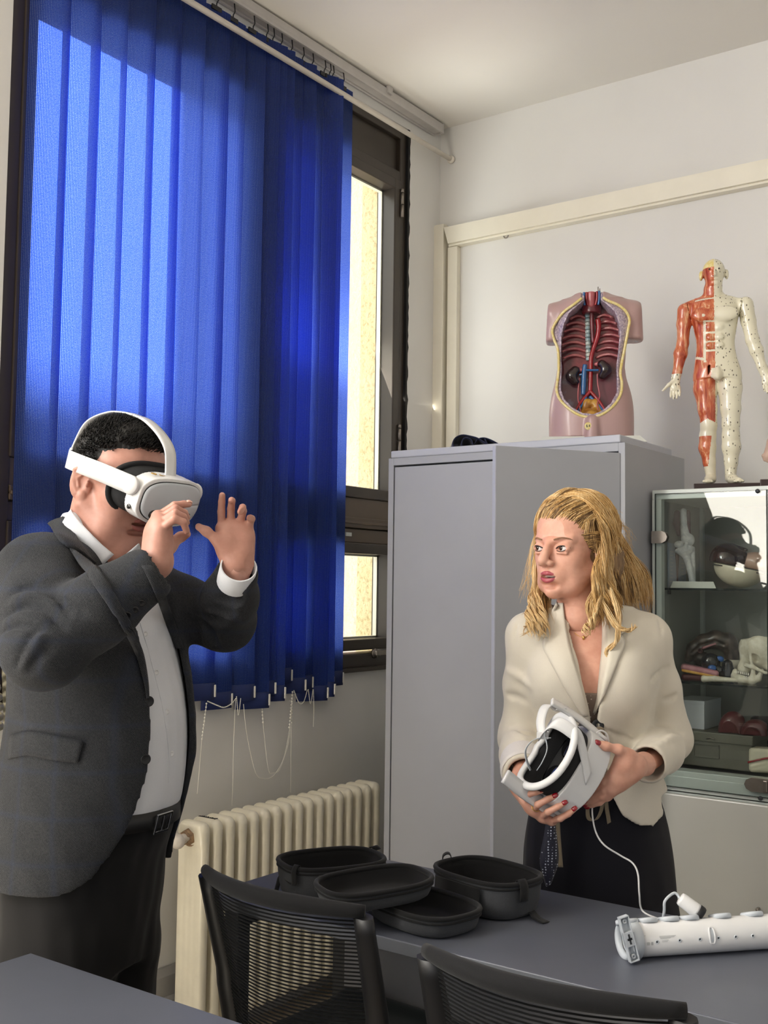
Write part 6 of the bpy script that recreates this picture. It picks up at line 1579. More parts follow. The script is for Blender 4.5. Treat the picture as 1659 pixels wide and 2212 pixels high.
gb = SDF(np.minimum(Q(-60, 2700), Q(520, 1100))-np.array([.42, .42, 0]), np.maximum(Q(-60, 2700), Q(520, 1100))+np.array([.42, .42, .05]), .014)
gb.lo[2] = max(gb.lo[2], -.0)
gb.loft([msec(*r, grow=-.03) for r in BR], OB, axM, k=.02)
for a, e, w in ((RS, RE, RW), (LS, LE, LW)): gb.chain([a, e, w], [.04, .036, .022], .02); gb.cone(Q(205, 1250), a, .05, .04, .03)
FT = []
for sg in (-1, 1):
    hipp = Q(188, 1790)+Lh*.085*sg; ft = np.array([*(Q(176, 1790)+Lh*.085*sg)[:2], .05]); FT.append(ft); gb.chain([hipp, (hipp+ft)/2+He*.01, ft], [.075, .05, .035], .03)
bp_ = gb.mesh()
body = mesh_obj([(hp[0], hp[1], None), lips_mesh(HM, upL, loL), (*gh.mesh(), None), (*gl.mesh(), None), (bp_[0], bp_[1], None)], 'body', [M['skin_m'], M['lips_m']], man)
for ch, k_ in ((fr, kn),): nail(ch[0][2], ch[0][1], UP*.9-fwh*.3, .0062, .011, M['nail_bare'], man)
# ---- hair: short crop, a cap standing a little proud of the scalp
g = SDF(HM(0, 0, .05)-.16, HM(0, 0, .05)+.16, .0022)
g.ell(HM(0, -.006, .044), np.array((.079, .092, .085))*1.04, HM.ax)
g.ell(HM(0, .03, .082), np.array((.058, .05, .05))*1.04, HM.ax, .02)
g.ell(HM(0, .095, .03), np.array((.075, .05, .062))*1.04, HM.ax, .02, 's'); g.rbox(HM(0, .06, -.09), np.array((.12, .09, .105)), HM.ax, .02, .02, 's'); g.rbox(HM(0, 0, -.135), np.array((.13, .13, .085)), HM.ax, .02, .02, 's')
g.disp(lambda X: .0006*noise3(X, 120, 5, 2)+.001*noise3(X, 30, 6, 2))
scalp = g
g.build('hair', M['hair_m'], man)
# short tufts break the outline at the crown
hb = MB()
for i in range(4200):
    u = rng.uniform(-1, 1); v = rng.uniform(0, 1)
    n = rng.normal(size=3); n /= np.linalg.norm(n)
    while n[2] < -.05 or (n[1] > .45 and n[2] < .5) or (n[1] > .1 and n[2] < .3): n = rng.normal(size=3); n /= np.linalg.norm(n)
    p = HM(n[0]*.079, -.006+n[1]*.093+.01, .044+n[2]*.085); d = n[0]*HM.l+n[1]*HM.f*.4+n[2]*HM.u+HM.f*.35+rng.normal(size=3)*.18; d /= np.linalg.norm(d)
    d2 = d*.5+HM.f*.5+HM.u*.35+rng.normal(size=3)*.15; hb.tube([p-d*.004, p+d*.004+d2*.006, p+d*.004+d2*rng.uniform(.008, .0135)], [.0008, .0007, .0002], 4)
world_child(hb.build('hair_tufts', M['hair_m'], None), man)
# ---- trousers and shoes
g = SDF(np.array([*np.minimum(OB[:2]-.36, OB[:2]-.36), .02]), np.array([OB[0]+.36, OB[1]+.36, Q(0, 1715)[2]]), .007)
TR = [(2060, 178, 142, .15), (1990, 181, 150, .165), (1935, 184, 155, .175), (1850, 188, 157, .175), (1790, 198, 164, .172), (1735, 206, 169, .17)]
g.loft([msec(*r) for r in TR], OB, axM, k=.02)
for sg, ft in zip((-1, 1), FT):
    hip = Q(184, 1900)+Lh*.078*sg; kn_ = (hip*.52+np.array([*ft[:2], .05])*.48)+He*.012
    g.chain([hip-UP*.02, hip-UP*.14, kn_, np.array([*ft[:2], .06])], [.098, .104, .096, .085], .03)
g.disp(lambda X: .004*noise3(X*np.array([1, 1, .35]), 7, 8))
g.build('trousers', M['black_cloth'], man)
for ft in FT:
    s = SDF(ft-np.array([.2, .2, .05]), ft+np.array([.2, .2, .09]), .006); q = np.array([*ft[:2], .045])
    s.chain([q-He*.05, q+He*.06, q+He*.17-UP*.012], [.044, .044, .036], .03, flat=(Lh, .95)); s.rbox(np.array([*ft[:2], -.03]), (.4, .4, .032), None, .001, .001, 's'); s.build('shoe', M['lens'], man)
# ---- shirt
g = SDF(OB-np.array([.34, .34, -.06]), OB+np.array([.34, .34, .72]), .0055)
g.loft([msec(1790, 204, 152, .155), msec(1752, 205, 168, .168)]+[msec(*r, grow=-.004) for r in [(1715, 209, 179, .177)]+BR[3:]], OB, axM, k=.01)
g.cone(Q(205, 1210), Q(200, 1150), .072, .07, .02)
g.disp(lambda X: .0022*noise3(X*np.array([1, 1, .4]), 9, 4))
shirt = g; g.build('shirt', M['shirt'], man)
for (x, y) in ((313, 1369), (337, 1452), (360, 1537), (370, 1628)):
    p = hit(shirt, x, y); b = MB(); b.lathe([(.0052, 0), (.0055, .0012), (.004, .002), (.0036, .0014), (.0003, .0014)], p+He*.0005, (He*.8-fwh*.5), 16); b.build('shirt_button', M['white_plastic'], man, world=True)
pl = [hit(shirt, x, y)-(fwh*.0016) for x, y in spline([(296, 1322), (318, 1395), (335, 1460), (350, 1520), (360, 1580), (366, 1640), (364, 1690)], 5)]
b = MB(); b.tube(pl, .0011, 6); b.build('shirt_placket', M['shirt'], man, world=True)
# ---- belt and buckle
b = MB(); zb_ = Q(0, 1752)[2]; cb_ = msec(1752, 204, 170, .172); 
def beltp(u, v):
    t = 2*PI*u; return OB+He*(cb_[1]+(cb_[3]+.005)*math.cos(t))+Lh*(cb_[2]+(cb_[4]+.005)*math.sin(t))+UP*(cb_[0]+.034*(v-.5))
b.slab(beltp, 64, 2, .004); b.build('belt', M['dark'], man, world=True)
bc_ = OB+He*(cb_[1]+cb_[3]+.009)+Lh*cb_[2]+UP*(cb_[0]-.008)
b = MB(); e1 = Lh; e2 = UP*.96+He*.26; 
for s_ in (-1, 1): b.obox(bc_+e1*s_*.022, (e1, e2, np.cross(e1, e2)), (.0025, .02, .002), .0006); b.obox(bc_+e2*s_*.018, (e1, e2, np.cross(e1, e2)), (.024, .0025, .002), .0006)
b.obox(bc_, (e1, e2, np.cross(e1, e2)), (.0022, .018, .002), .0005); b.build('belt_buckle', M['chrome'], man, world=True)
# ---- jacket
lo = np.minimum(np.minimum(RE, LE), OB-np.array([.3, .3, 0]))-.1; hi = np.maximum(np.maximum(RE, LE), OB+np.array([.3, .3, .7]))+.1; lo[2] = OB[2]-.06
g = SDF(lo, hi, .0054)
g.loft(jl, OB, axM, k=.01)
for a in (RS, LS): g.cone(Q(205, 1196)+(a-Q(205, 1196))*.15, a, .05, .074, .05)
# sleeves
def sleeve(S_, E_, W_, rs, cut):
    d = W_-E_; d /= np.linalg.norm(d)
    g.chain([S_, S_*.5+E_*.5, E_], [rs[0], rs[1], rs[2]], .03); g.chain([E_, E_*.5+W_*.5, W_-d*.02], [rs[2], rs[3], rs[4]], .03)
    return d
dR = sleeve(RS, RE, RW, (.098, .082, .066, .062, .05), 0)
dL = sleeve(LS, LE, LW, (.08, .064, .058, .054, .046), 0)
g.disp(lambda X: .003*noise3(X, 4, 9)+.001*noise3(X, 14, 10))
g.loft([(q[0], q[1], q[2], q[3]-.014, q[4]-.014) for q in jl[:-2]], OB, axM, k=.004, op='s')
zc_ = (Q(100, 1884)[2]); g.rbox(np.array([OB[0], OB[1], zc_-.2]), (.6, .6, .2), None, .001, .002, 's')
opn = [(-.045, 1195), (-.058, 1265), (-.06, 1340), (-.06, 1440), (-.059, 1540), (-.066, 1640), (-.085, 1740), (-.106, 1810), (-.128, 1850), (-.155, 1874), (-.19, 1890), (-.2, 1980), (.2, 1980), (.16, 1890), (.125, 1830), (.11, 1740), (.1, 1640), (.09, 1540), (.085, 1440), (.08, 1340), (.07, 1265), (.05, 1195), (.03, 1150), (-.03, 1150)]
g.poly([(l, (1880-y)*ms) for l, y in opn], OB+_r0*0, Lh, UP, He, .02, .5, k=.004)
g.cone(Q(207, 1222), Q(206, 1140), .083, .078, .01, 's')
# folds: soft grooves and ridges in the crook of each arm and over the back of the shoulder
def folds(lines, r, op, k):
    for ln in lines:
        pts = [hit(g, x, y) for x, y in ln]
        if any((p-ORG)@fwd > 2.9 for p in pts): continue
        sp_ = spline(pts, 4); n = len(sp_); g.chain(list(sp_), r*np.sin(np.linspace(.25, PI-.25, n)), k, op)
folds([[(20, 1285), (70, 1268), (120, 1290), (150, 1330)], [(10, 1330), (60, 1310), (105, 1325), (140, 1360)], [(0, 1365), (50, 1350), (95, 1365)], [(35, 1440), (60, 1400), (75, 1370)], [(60, 1450), (85, 1415), (110, 1400)], [(110, 1290), (150, 1310), (185, 1330)]], .005, 's', .009)
folds([[(25, 1305), (75, 1288), (125, 1310)], [(10, 1348), (60, 1330), (100, 1345)], [(48, 1440), (72, 1400), (90, 1375)]], .004, 'u', .012)
folds([[(420, 1340), (450, 1360), (470, 1395)], [(440, 1330), (465, 1345), (490, 1350)], [(455, 1310), (480, 1325), (510, 1325)], [(470, 1290), (500, 1300), (525, 1290)], [(400, 1330), (420, 1360), (430, 1390)]], .009, 's', .01)
# cuffs: hollow ends
for W_, d, r in ((RW, dR, .041), (LW, dL, .038)):
    g.rbox(W_+d*.075, (.1, .1, .06), frame(d), .002, .003, 's'); g.cone(W_-d*.03, W_+d*.05, r-.004, r, .003, 's')
jack = g; g.build('jacket', M['tweed'], man, smooth_it=3)
# shirt cuff of the far sleeve
for W_, d, r in ((LW, dL, .037),):
    b = MB(); b.lathe([(r, -.04), (r, .012), (r-.003, .013), (r-.003, -.04)], W_, d, 28, cap=False); b.build('shirt_cuff', M['shirt'], man, world=True)
for i, (x, y) in enumerate(((306, 1302), (291, 1317), (275, 1328), (257, 1341))):
    p = hit(jack, x, y); n = np.array(ORG-p); n /= np.linalg.norm(n); b = MB(); b.lathe([(.0066, -.001), (.0066, .0016), (.005, .0026), (.0044, .0018), (.0003, .0018)], p, n*.8-UP*.5, 18); b.build('cuff_button', M['dark'], man, world=True)
for x, y in ((321, 1515), (314, 1640)):
    p = hit(jack, x, y); n = He*.75-fwh*.65; n /= np.linalg.norm(n); b = MB(); b.lathe([(.0098, -.002), (.0102, .0022), (.0086, .0036), (.0074, .0026), (.0003, .0026)], p, n, 22)
    for a in range(4): b.lathe([(.0009, .0026), (.0003, .003)], p+n*0+(Lh*math.cos(a*PI/2+.7)+UP*math.sin(a*PI/2+.7))*.0024, n, 6)
    b.build('jacket_button', M['dark'], man, world=True)
# pocket flap, lapels, collar
pk = patch(jack, [(22, 1590), (60, 1580), (120, 1590), (180, 1602)], [(18, 1640), (60, 1632), (115, 1642), (168, 1648)], 18, 6, .004, .004); pk.build('pocket_flap', M['tweed'], man, world=True)
lp_ = patch([jack, shirt], [(150, 1182), (176, 1222), (214, 1280), (256, 1340), (290, 1402), (312, 1470), (319, 1508)], [(212, 1226), (234, 1262), (262, 1310), (290, 1362), (308, 1412), (318, 1470), (320, 1508)], 26, 8, .005, .006, bulge=.004); lp_.build('lapel', M['tweed'], man, world=True)
cl_ = patch([jack, shirt, headM], [(104, 1130), (122, 1158), (140, 1176), (160, 1180)], [(138, 1116), (162, 1158), (186, 1192), (206, 1218)], 14, 8, .006, .007, bulge=.004); cl_.build('jacket_collar', M['tweed'], man, world=True)
lf = patch([jack, shirt], [(306, 1222), (330, 1270), (352, 1330), (380, 1400)], [(330, 1222), (352, 1270), (372, 1330), (396, 1400)], 14, 4, .005, .006, dflt=2.25); lf.build('lapel', M['tweed'], man, world=True)
# shirt collar: band round the neck and two turned-down points
b = MB(); cN = Q(203, 1178, .0); tl = np.array([.32*_r0[0], .32*_r0[1], .95]); t1, t2, t3 = frame(tl)
nr = []
for rr, hh in ((.075, -.02), (.0735, .012), (.0745, .03), (.079, .022), (.086, -.012)):
    nr.append([cN+tl*(hh+.018*max(0, -((math.cos(t)*t1+math.sin(t)*t2)@He)))+rr*(math.cos(t)*t1+math.sin(t)*t2) for t in np.linspace(0, 2*PI, 48, endpoint=False)])
cw = patch([shirt, headM], [(152, 1100), (172, 1126), (196, 1152), (222, 1178), (246, 1198)], [(136, 1128), (154, 1154), (178, 1186), (200, 1214), (214, 1228)], 16, 8, .003, .012, bulge=.005); cw.build('shirt_collar', M['shirt'], man, world=True)
cw = patch([shirt, headM], [(262, 1204), (280, 1190), (300, 1174)], [(270, 1236), (290, 1222), (306, 1196)], 10, 6, .003, .008, dflt=2.24); cw.build('shirt_collar', M['shirt'], man, world=True)
# ------------------------------------------------------------------ the headset he wears
hs = empty('vr_headset', HM(0, .1, .0), 'white virtual reality headset with black cushion worn by the man', 'headset')
hx_ = HM(0, .086, .012); vt = math.radians(5)
HV = HeadFrame(hx_, HM.f*math.cos(vt)-HM.u*math.sin(vt), HM.u*math.cos(vt)+HM.f*math.sin(vt), 1.02)
vr_headset(HV, hs, M['foam'], {})
for sg in (-1, 1):
    pth = [HM(sg*.083, .134, .025), HM(sg*.087, .1, .027), HM(sg*.0885, .05, .029), HM(sg*.086, .0, .029), HM(sg*.076, -.05, .028), HM(sg*.052, -.08, .026), HM(sg*.02, -.094, .025)]
    b = ribbon(pth, [HM.u]*7, .036, .005); b.build('side_strap', M['white_plastic'], hs, world=True)
    b = MB(); c_ = HM(sg*.0855, .13, .0255); b.lathe([(.001, -.003), (.018, -.003), (.0185, .002), (.017, .005), (.001, .0055)], c_, HM.l*sg+HM.f*.12, 28); b.build('strap_pivot', M['white_plastic'], hs, world=True)
b = ribbon([HM(-.05, -.082, .027), HM(0, -.098, .026), HM(.05, -.082, .027)], [HM.u]*3, .04, .008); b.build('rear_band', M['white_plastic'], hs, world=True)
tp = [HM(0, -.104, .07), HM(0, -.09, .108), HM(0, -.05, .13), HM(0, -.0, .1405), HM(0, .045, .138), HM(0, .088, .122), HM(0, .116, .102), HM(0, .128, .082), HM(0, .138, .05)]
b = ribbon([HM(-.034, -.087, .045), HM(-.02, -.082, .1), HM(0, -.05, .131), HM(0, -.0, .141)], [HM.l]*4, .026, .003); b.build('top_strap', M['white_plastic'], hs, world=True)
b = ribbon(tp[3:], [HM.l]*6, .028, .0035); b.build('top_strap', M['white_plastic'], hs, world=True)
# ------------------------------------------------------------------ the woman in the cream blazer
WD = 2.55; wsx = WD/FPX
def W(x, y, d=0.): return P(x, y, WD+d)
wom = empty('person', (*W(1285, 1800)[:2], 0), 'woman with long blonde curls in cream blazer and black trousers, holding the second headset', 'person')
be = math.radians(45)
fw_ = -_r0*math.sin(be)-fwh*math.cos(be)
HW = HeadFrame(W(1237, 1191, -.01), fw_-UP*.02, UP+_r0*.03, 1.06)
# torso frame: facing the viewer, turned a little to the picture's left
bt = math.radians(8); Bf = -fwh*math.cos(bt)-_r0*math.sin(bt); Bl = _r0*math.cos(bt)-fwh*math.sin(bt)
axW = (Bl, Bf, UP); OW = W(1285, 1760)
def ws(y, c, e, ry, cy=0., grow=0.): return ((1760-y)*wsx, (c-1285)*wsx, cy, e*wsx+grow, ry+grow)
TWB = [(1770, 1288, 150, .12, 0), (1700, 1286, 138, .112, 0), (1620, 1280, 126, .105, .004), (1560, 1276, 126, .11, .012), (1480, 1273, 136, .122, .03), (1420, 1270, 142, .118, .03), (1370, 1268, 138, .1, .018), (1335, 1266, 110, .075, .008), (1312, 1264, 74, .055, .0)]
# the headset she holds fixes where the fingers close
f2d = (.83, -.55); cH = P(1239, 1664, WD-.275)
ff = _r0*.74-UP*.52+fwh*.4; tt = -fwh*.94+UP*.1
HV2 = HeadFrame(cH-ff/np.linalg.norm(ff)*.045, ff, tt, 1.06)
dArm = ((HV2(-.088, -.01, 0)-ORG)@fwd)-WD
# body
hlo = HW(0, 0, 0)-.2; hhi = HW(0, 0, 0)+.2; hlo[2] = W(0, 1345)[2]
g = SDF(hlo, hhi, .00155)
upW, loW = head_sdf(g, HW)
g.cone(HW(0, -.03, -.055), W(1256, 1330, .0), .05, .054, .02); g.cone(HW(.01, .0, -.07), W(1252, 1335, -.03), .036, .045, .03)
headW = g; hp = g.mesh()
# chest seen in the neckline
gc = SDF(OW+np.array([-.3, -.3, (1760-1640)*wsx]), OW+np.array([.3, .3, (1760-1290)*wsx]), .004)
gc.loft([ws(y, c, e-6, ry, cy, -.012) for y, c, e, ry, cy in TWB[2:]], OW, axW, k=.01)
gc.cone(W(1256, 1330), W(1254, 1290), .056, .054, .03)
for sg in (-1, 1): gc.ell(OW+Bl*((1270-1285)*wsx+sg*.058)+Bf*.1+UP*(1760-1475)*wsx, (.056, .05, .058), axW, .018)
chest = gc
# hands. her right hand (picture left) comes up from below round the side arm; her left lies over the far end
dH = dArm+.012
g1 = SDF(np.minimum(W(1090, 1800, dH), W(1260, 1640, dH))-.07, np.maximum(W(1090, 1800, dH), W(1260, 1640, dH))+.07, .0015)
k1 = [W(1140, 1733, dH+.012), W(1154, 1750, dH+.016), W(1172, 1764, dH+.02), W(1192, 1772, dH+.026)]
f1 = [[W(1140, 1716, dH-.018), W(1157, 1711, dH-.026), W(1170, 1708, dH-.026)],
      [W(1162, 1738, dH-.022), W(1184, 1726, dH-.03), W(1198, 1720, dH-.03)],
      [W(1184, 1754, dH-.022), W(1206, 1742, dH-.028), W(1219, 1735, dH-.028)],
      [W(1210, 1768, dH-.012), W(1228, 1758, dH-.018), W(1240, 1748, dH-.018)]]
t1 = [W(1132, 1708, dH+.06), W(1150, 1706, dH+.06), W(1170, 1708, dH+.062), W(1186, 1712, dH+.064)]
w1 = W(1128, 1696, dH+.055)
hand_sdf(g1, w1, k1, f1, t1, .024, .0072, UP, k=.004, flat=.6)
RWw, REw, RSw = W(1132, 1668, -.17), W(1122, 1592, .0), W(1143, 1374, .0)
g1.cone(w1, RWw, .0235, .026, .01)
dG = ((HV2(.06, .06, 0)-ORG)@fwd)-WD-.01
g2 = SDF(np.minimum(W(1230, 1770, dG), W(1400, 1580, dG))-.07, np.maximum(W(1230, 1770, dG), W(1400, 1580, dG))+.07, .0015)
k2 = [W(1331, 1664, dG-.006), W(1327, 1684, dG-.006), W(1320, 1703, dG+.0), W(1311, 1719, dG+.01)]
f2 = [[W(1304, 1690, dG+.0), W(1284, 1706, dG+.014), W(1272, 1715, dG+.02)],
      [W(1303, 1708, dG+.0), W(1280, 1722, dG+.012), W(1266, 1728, dG+.018)],
      [W(1299, 1722, dG+.004), W(1278, 1732, dG+.014), W(1265, 1735, dG+.02)],
      [W(1295, 1733, dG+.012), W(1279, 1738, dG+.02), W(1270, 1740, dG+.024)]]
t2 = [W(1362, 1632, dG-.004), W(1336, 1619, dG-.022), W(1308, 1612, dG-.03), W(1290, 1605, dG-.032)]
w2 = W(1368, 1655, dG+.01)
hand_sdf(g2, w2, k2, f2, t2, .0245, .0074, Bf, k=.004, flat=.6, th_pad=(W(1348, 1645, dG-.006), (.022, .018, .024), None))
LWw, LEw, LSw = W(1402, 1648, -.17), W(1452, 1600, .02), W(1397, 1374, .0)
g2.cone(w2, LWw, .0245, .027, .01)
gb = SDF(OW+np.array([-.4, -.4, -(OW[2])]), OW+np.array([.4, .4, (1760-1330)*wsx]), .012)
gb.loft([ws(y, c, e, ry, cy, -.035) for y, c, e, ry, cy in TWB], OW, axW, k=.02)
FW = []
for sg in (-1, 1):
    hp_ = OW+Bl*.08*sg-UP*.04; ft = np.array([*(OW+Bl*.075*sg)[:2], .05]); FW.append(ft); gb.chain([hp_, (hp_+ft)/2, ft], [.07, .045, .03], .03)
for a, e, w_ in ((RSw, REw, RWw), (LSw, LEw, LWw)): gb.chain([a, e, w_], [.036, .03, .02], .02)
bb = gb.mesh()
bodyW = mesh_obj([(hp[0], hp[1], None), lips_mesh(HW, upW, loW), (*gc.mesh(), None), (*g1.mesh(), None), (*g2.mesh(), None), (bb[0], bb[1], None)], 'body', [M['skin_w'], M['lips']], wom)
eyes(HW, wom, (-.3, 1, .03))
b = MB(); b.slab(lambda u, v: HW((u-.5)*.026, .0868-.006*(2*u-1)**2, -.0528+(v-.5)*.005), 12, 2, .004); b.build('teeth', M['teeth'], wom, world=True)
b = MB(); b.slab(lambda u, v: HW((u-.5)*.03, .0815-.007*(2*u-1)**2, -.057+(v-.5)*.012), 8, 2, .002); b.build('mouth_inside', M['maroon'], wom, world=True)
b = MB(); b.ell = None
mk = HW(-.022, .092, .066)
for ch, dr_ in ((f1, -fwh*.9+UP*.5), (f2[:0], 0)):
    for q in ch: nail(q[2]+(q[2]-q[1])*.12, q[1], dr_, .0058, .0115, M['nail'], wom)
nail(t2[3]+(t2[3]-t2[2])*.05, t2[2], -fwh+UP*.35, .0064, .0125, M['nail'], wom, rr=.0078)
for q in f2[1:]: nail(q[2]+(q[2]-q[1])*.2, q[1], -UP*.8-fwh*.5, .0058, .012, M['nail'], wom)
d_ = np.array(f1[1][0])-np.array(k1[1]); d_ /= np.linalg.norm(d_); rc = np.array(k1[1])*.45+np.array(f1[1][0])*.55; t_, b2, _ = frame(d_)
b = MB(); b.tube([rc+.0088*(math.cos(a)*t_+math.sin(a)*b2) for a in np.linspace(0, 2*PI, 24, endpoint=False)], .001, 8, closed=True); b.lathe([(.001, -.001), (.0022, 0), (.001, .0016)], rc+.0098*(-fwh), -fwh, 10)
b.build('ring', M['gold'], wom, world=True)
# necklace, earring
b = MB(); nk = [hit(chest, x, y)-0*fwh for x, y in spline([(1228, 1348), (1242, 1368), (1260, 1377), (1276, 1368), (1288, 1345)], 5)]
b.tube([p-fwh*.001 for p in nk], .0007, 6); pc = hit(chest, 1260, 1378); b.lathe([(.0004, -.006), (.0026, -.003), (.003, .003), (.0004, .006)], pc-fwh*.003, UP, 10); b.build('necklace', M['gold'], wom, world=True)
b = MB(); er = HW(.0745, -.004, -.035)
for i in range(4): b.tube([er+np.array([.0012*math.sin(i*2.1), 0, 0])-UP*.001, er-UP*(.022+.004*i)+Bl*.002*(i-1.5)], .0005, 5)
for i in range(9): b.lathe([(.0003, -.0014), (.0013, 0), (.0003, .0014)], er-UP*(.004+.003*i)+Bl*.0014*((i % 3)-1), UP, 8)
b.build('earring', M['gold'], wom, world=True)
# ---- hair
hw = SDF(HW(0, 0, 0)-np.array([.2, .2, .26]), HW(0, 0, 0)+np.array([.2, .2, .17]), .0026)
hw.ell(HW(0, -.010, .05), np.array((.08, .096, .084))*.985, HW.ax)
hw.ell(HW(.05, -.045, -.02), np.array((.046, .052, .08)), HW.ax, .04); hw.ell(HW(-.045, -.05, -.03), np.array((.05, .05, .08))*1.05, HW.ax, .04)
hw.ell(HW(0, .085, .012), np.array((.066, .06, .062))*1.05, HW.ax, .016, 's')
hw.cone(HW(0, .12, -.06), HW(0, .02, -.1), .07, .055, .02, 's')
hw.ell(HW(.06, .05, -.01), np.array((.03, .035, .045)), HW.ax, .015, 's'); hw.ell(HW(-.06, .055, -.01), np.array((.03, .03, .045)), HW.ax, .015, 's')
hw.disp(lambda X: .0008*np.sin(HW.inv(X)[0]*420+3*np.sin(HW.inv(X)[2]*24))+.001*noise3(X, 30, 3))
hp_ = hw.mesh()
hs_obj = mesh_obj([(hp_[0], hp_[1], None)], 'hair', [M['hair_root_gap']], wom)  # cap takes the root colour so gaps between locks are painted darker
def lock(pts, r0, r1, wave=.0, nw=3., ph=0., flat_=None):
    p = spline(pts, 10); n = len(p); u = np.linspace(0, 1, n); t = np.gradient(p, axis=0); t /= np.linalg.norm(t, axis=1, keepdims=True)
    a = np.cross(t, -fwh); a /= np.linalg.norm(a, axis=1, keepdims=True)+1e-9; c = np.cross(t, a)
    amp = wave*np.clip(u*1.8-.25, 0, 1)[:, None]
    p = p+a*amp*np.sin(2*PI*nw*u+ph)[:, None]+c*amp*np.cos(2*PI*nw*u+ph)[:, None]
    r = np.interp(u, [0, .12, .6, .9, 1], [r0*.5, r0, (r0+r1)/2, r1, r1*.15])
    return p, r
la, lb, lc = Strands(), Strands(), Strands()
def addlock(b, pts, r0, r1, wave, nw, ph, n=7): p, r = lock(pts, r0, r1, wave, nw, ph); b.bundle(p, r*1.15, 9, .00085)
def shell(x, y, z, lift=1.):
    """push a head point out onto the hair's surface"""
    c = np.array([0, -.014, .045]); r = np.array([.081, .1, .09])*lift; d = np.array([x, y, z])-c; return HW(*(c+d/math.sqrt(((d/r)**2).sum())))
# near side: from the parting, over the crown and the near temple, down to the shoulder
for i in range(190):
    u = i/189; j = rng.uniform(-1, 1, 8); lf = .99+.05*rng.uniform()
    yy = .062-.15*u
    st_ = shell(.004+.01*j[0], yy+.006*j[1], .13, lf*.97)
    a1 = shell(.05, yy*.8-.012, .125, lf); a2 = shell(.088, .02-.1*u, .075+.01*j[2], lf*1.02); a3 = shell(.096, .008-.112*u, .02+.012*j[3], lf*1.06)
    mid = W(1300+96*u+6*j[4], 1245+8*j[5], -.085+.17*u); end = W(1290+122*u+9*j[6], 1325-14*u+20*j[7], -.09+.17*u)
    addlock(la if i % 3 else lb, [st_, a1, a2, a3, mid, end], .0062, .003, .0045+.003*abs(j[1]), 2.+.8*j[2], 3*j[3])
for i in range(80):   # behind the ear
    u = i/79; j = rng.uniform(-1, 1, 8); lf = 1.+.04*rng.uniform()
    addlock(la if i % 3 else lb, [shell(.02, -.02-.07*u, .135, lf*.97), shell(.07, -.03-.05*u, .105, lf), shell(.09, -.025-.055*u, .045, lf*1.02), shell(.092, -.03-.06*u, -.01, lf*1.04), W(1318+62*u+6*j[4], 1246+8*j[5], -.05+.12*u), W(1316+80*u+9*j[6], 1316+16*j[7], -.05+.12*u)], .0058, .003, .004, 2., 3*j[2])
# swept back from the forehead hairline, tucked behind the near temple
HLN = spline([(-.062, .045, .045), (-.05, .06, .058), (-.025, .078, .066), (0, .084, .068), (.025, .079, .062), (.045, .066, .053), (.06, .048, .04), (.068, .03, .02), (.072, .014, -.005)], 16)
for i in range(150):
    u = i/149; j = rng.uniform(-1, 1, 8); lf = .97+.03*rng.uniform()
    hl_ = HLN[int(u*(len(HLN)-1))]; x = hl_[0]; xx = max(0, x-.018); xn = max(0, -x-.03)
    st_ = HW(hl_[0], hl_[1]-.003, hl_[2]+.003*j[0])
    a1 = shell(x*1.05+.020, .058-.2*xx, .10-.6*xx-.3*xn, lf); a2 = shell(x+.05, .0, .122-.62*xx, lf*1.015); a3 = shell(.085, -.045-.02*u, .06-.03*u, lf*1.04)
    mid = W(1318+50*u+6*j[4], 1240+8*j[5], -.05+.08*u); end = W(1316+66*u+9*j[6], 1310+16*j[7], -.06+.1*u)
    addlock((lc, la, lb, lc)[i % 4], [st_, a1, a2, a3, mid, end], .0036, .0024, .003, 2., 3*j[2], 6)
for i in range(60):   # near temple, swept back over the ear
    u = i/59; j = rng.uniform(-1, 1, 8); lf = .965+.03*rng.uniform()
    st_ = shell(.058+.016*u, .054-.044*u+.003*j[1], .036-.05*u+.003*j[0], .95); a1 = shell(.076+.008*u, .03-.04*u, .04-.05*u, lf); a2 = shell(.088, -.01-.04*u, .03-.05*u, lf*1.03)
    mid = W(1306+20*u+6*j[4], 1244+8*j[5], -.075+.03*u); end = W(1300+50*u+9*j[6], 1312+16*j[7], -.085+.04*u)
    addlock((lc, la, lc)[i % 3], [st_, a1, a2, mid, end], .0034, .0022, .004, 2.2, 3*j[2], 6)
for i in range(54):   # locks that fall in front of her left shoulder and curl
    u = i/53; j = rng.uniform(-1, 1, 8)
    s0 = shell(.09, .0-.03*u+.008*j[0], .05+.02*j[1], 1.02); s1 = shell(.09, .012-.03*u, .0+.012*j[2], 1.03)
    a = W(1284+34*u+4*j[3], 1240+5*j[4], -.092+.03*u); c = W(1278+54*u+6*j[5], 1300+8*j[6], -.105+.03*u); e = W(1270+72*u+8*j[7], 1350+24*j[1]-10*u, -.118+.04*u)
    addlock(lb if i % 3 == 0 else la, [s0, s1, a, c, e], .005, .0022, .0075+.003*j[0], 2.6+.6*j[2], 6*u+j[4])
for pts, wv in (([W(1318, 1270, -.09), W(1338, 1330, -.11), W(1334, 1380, -.125), W(1312, 1408, -.13), W(1322, 1428, -.132)], .004), ([W(1296, 1290, -.1), W(1284, 1330, -.12), W(1270, 1356, -.13), W(1266, 1372, -.132)], .009), ([W(1300, 1300, -.1), W(1330, 1352, -.12), W(1360, 1362, -.12), W(1372, 1350, -.115)], .003)):
    for q in range(5): addlock(lb, [p+rng.normal(size=3)*.003 for p in pts], .0034, .0012, wv, 2.5, q)
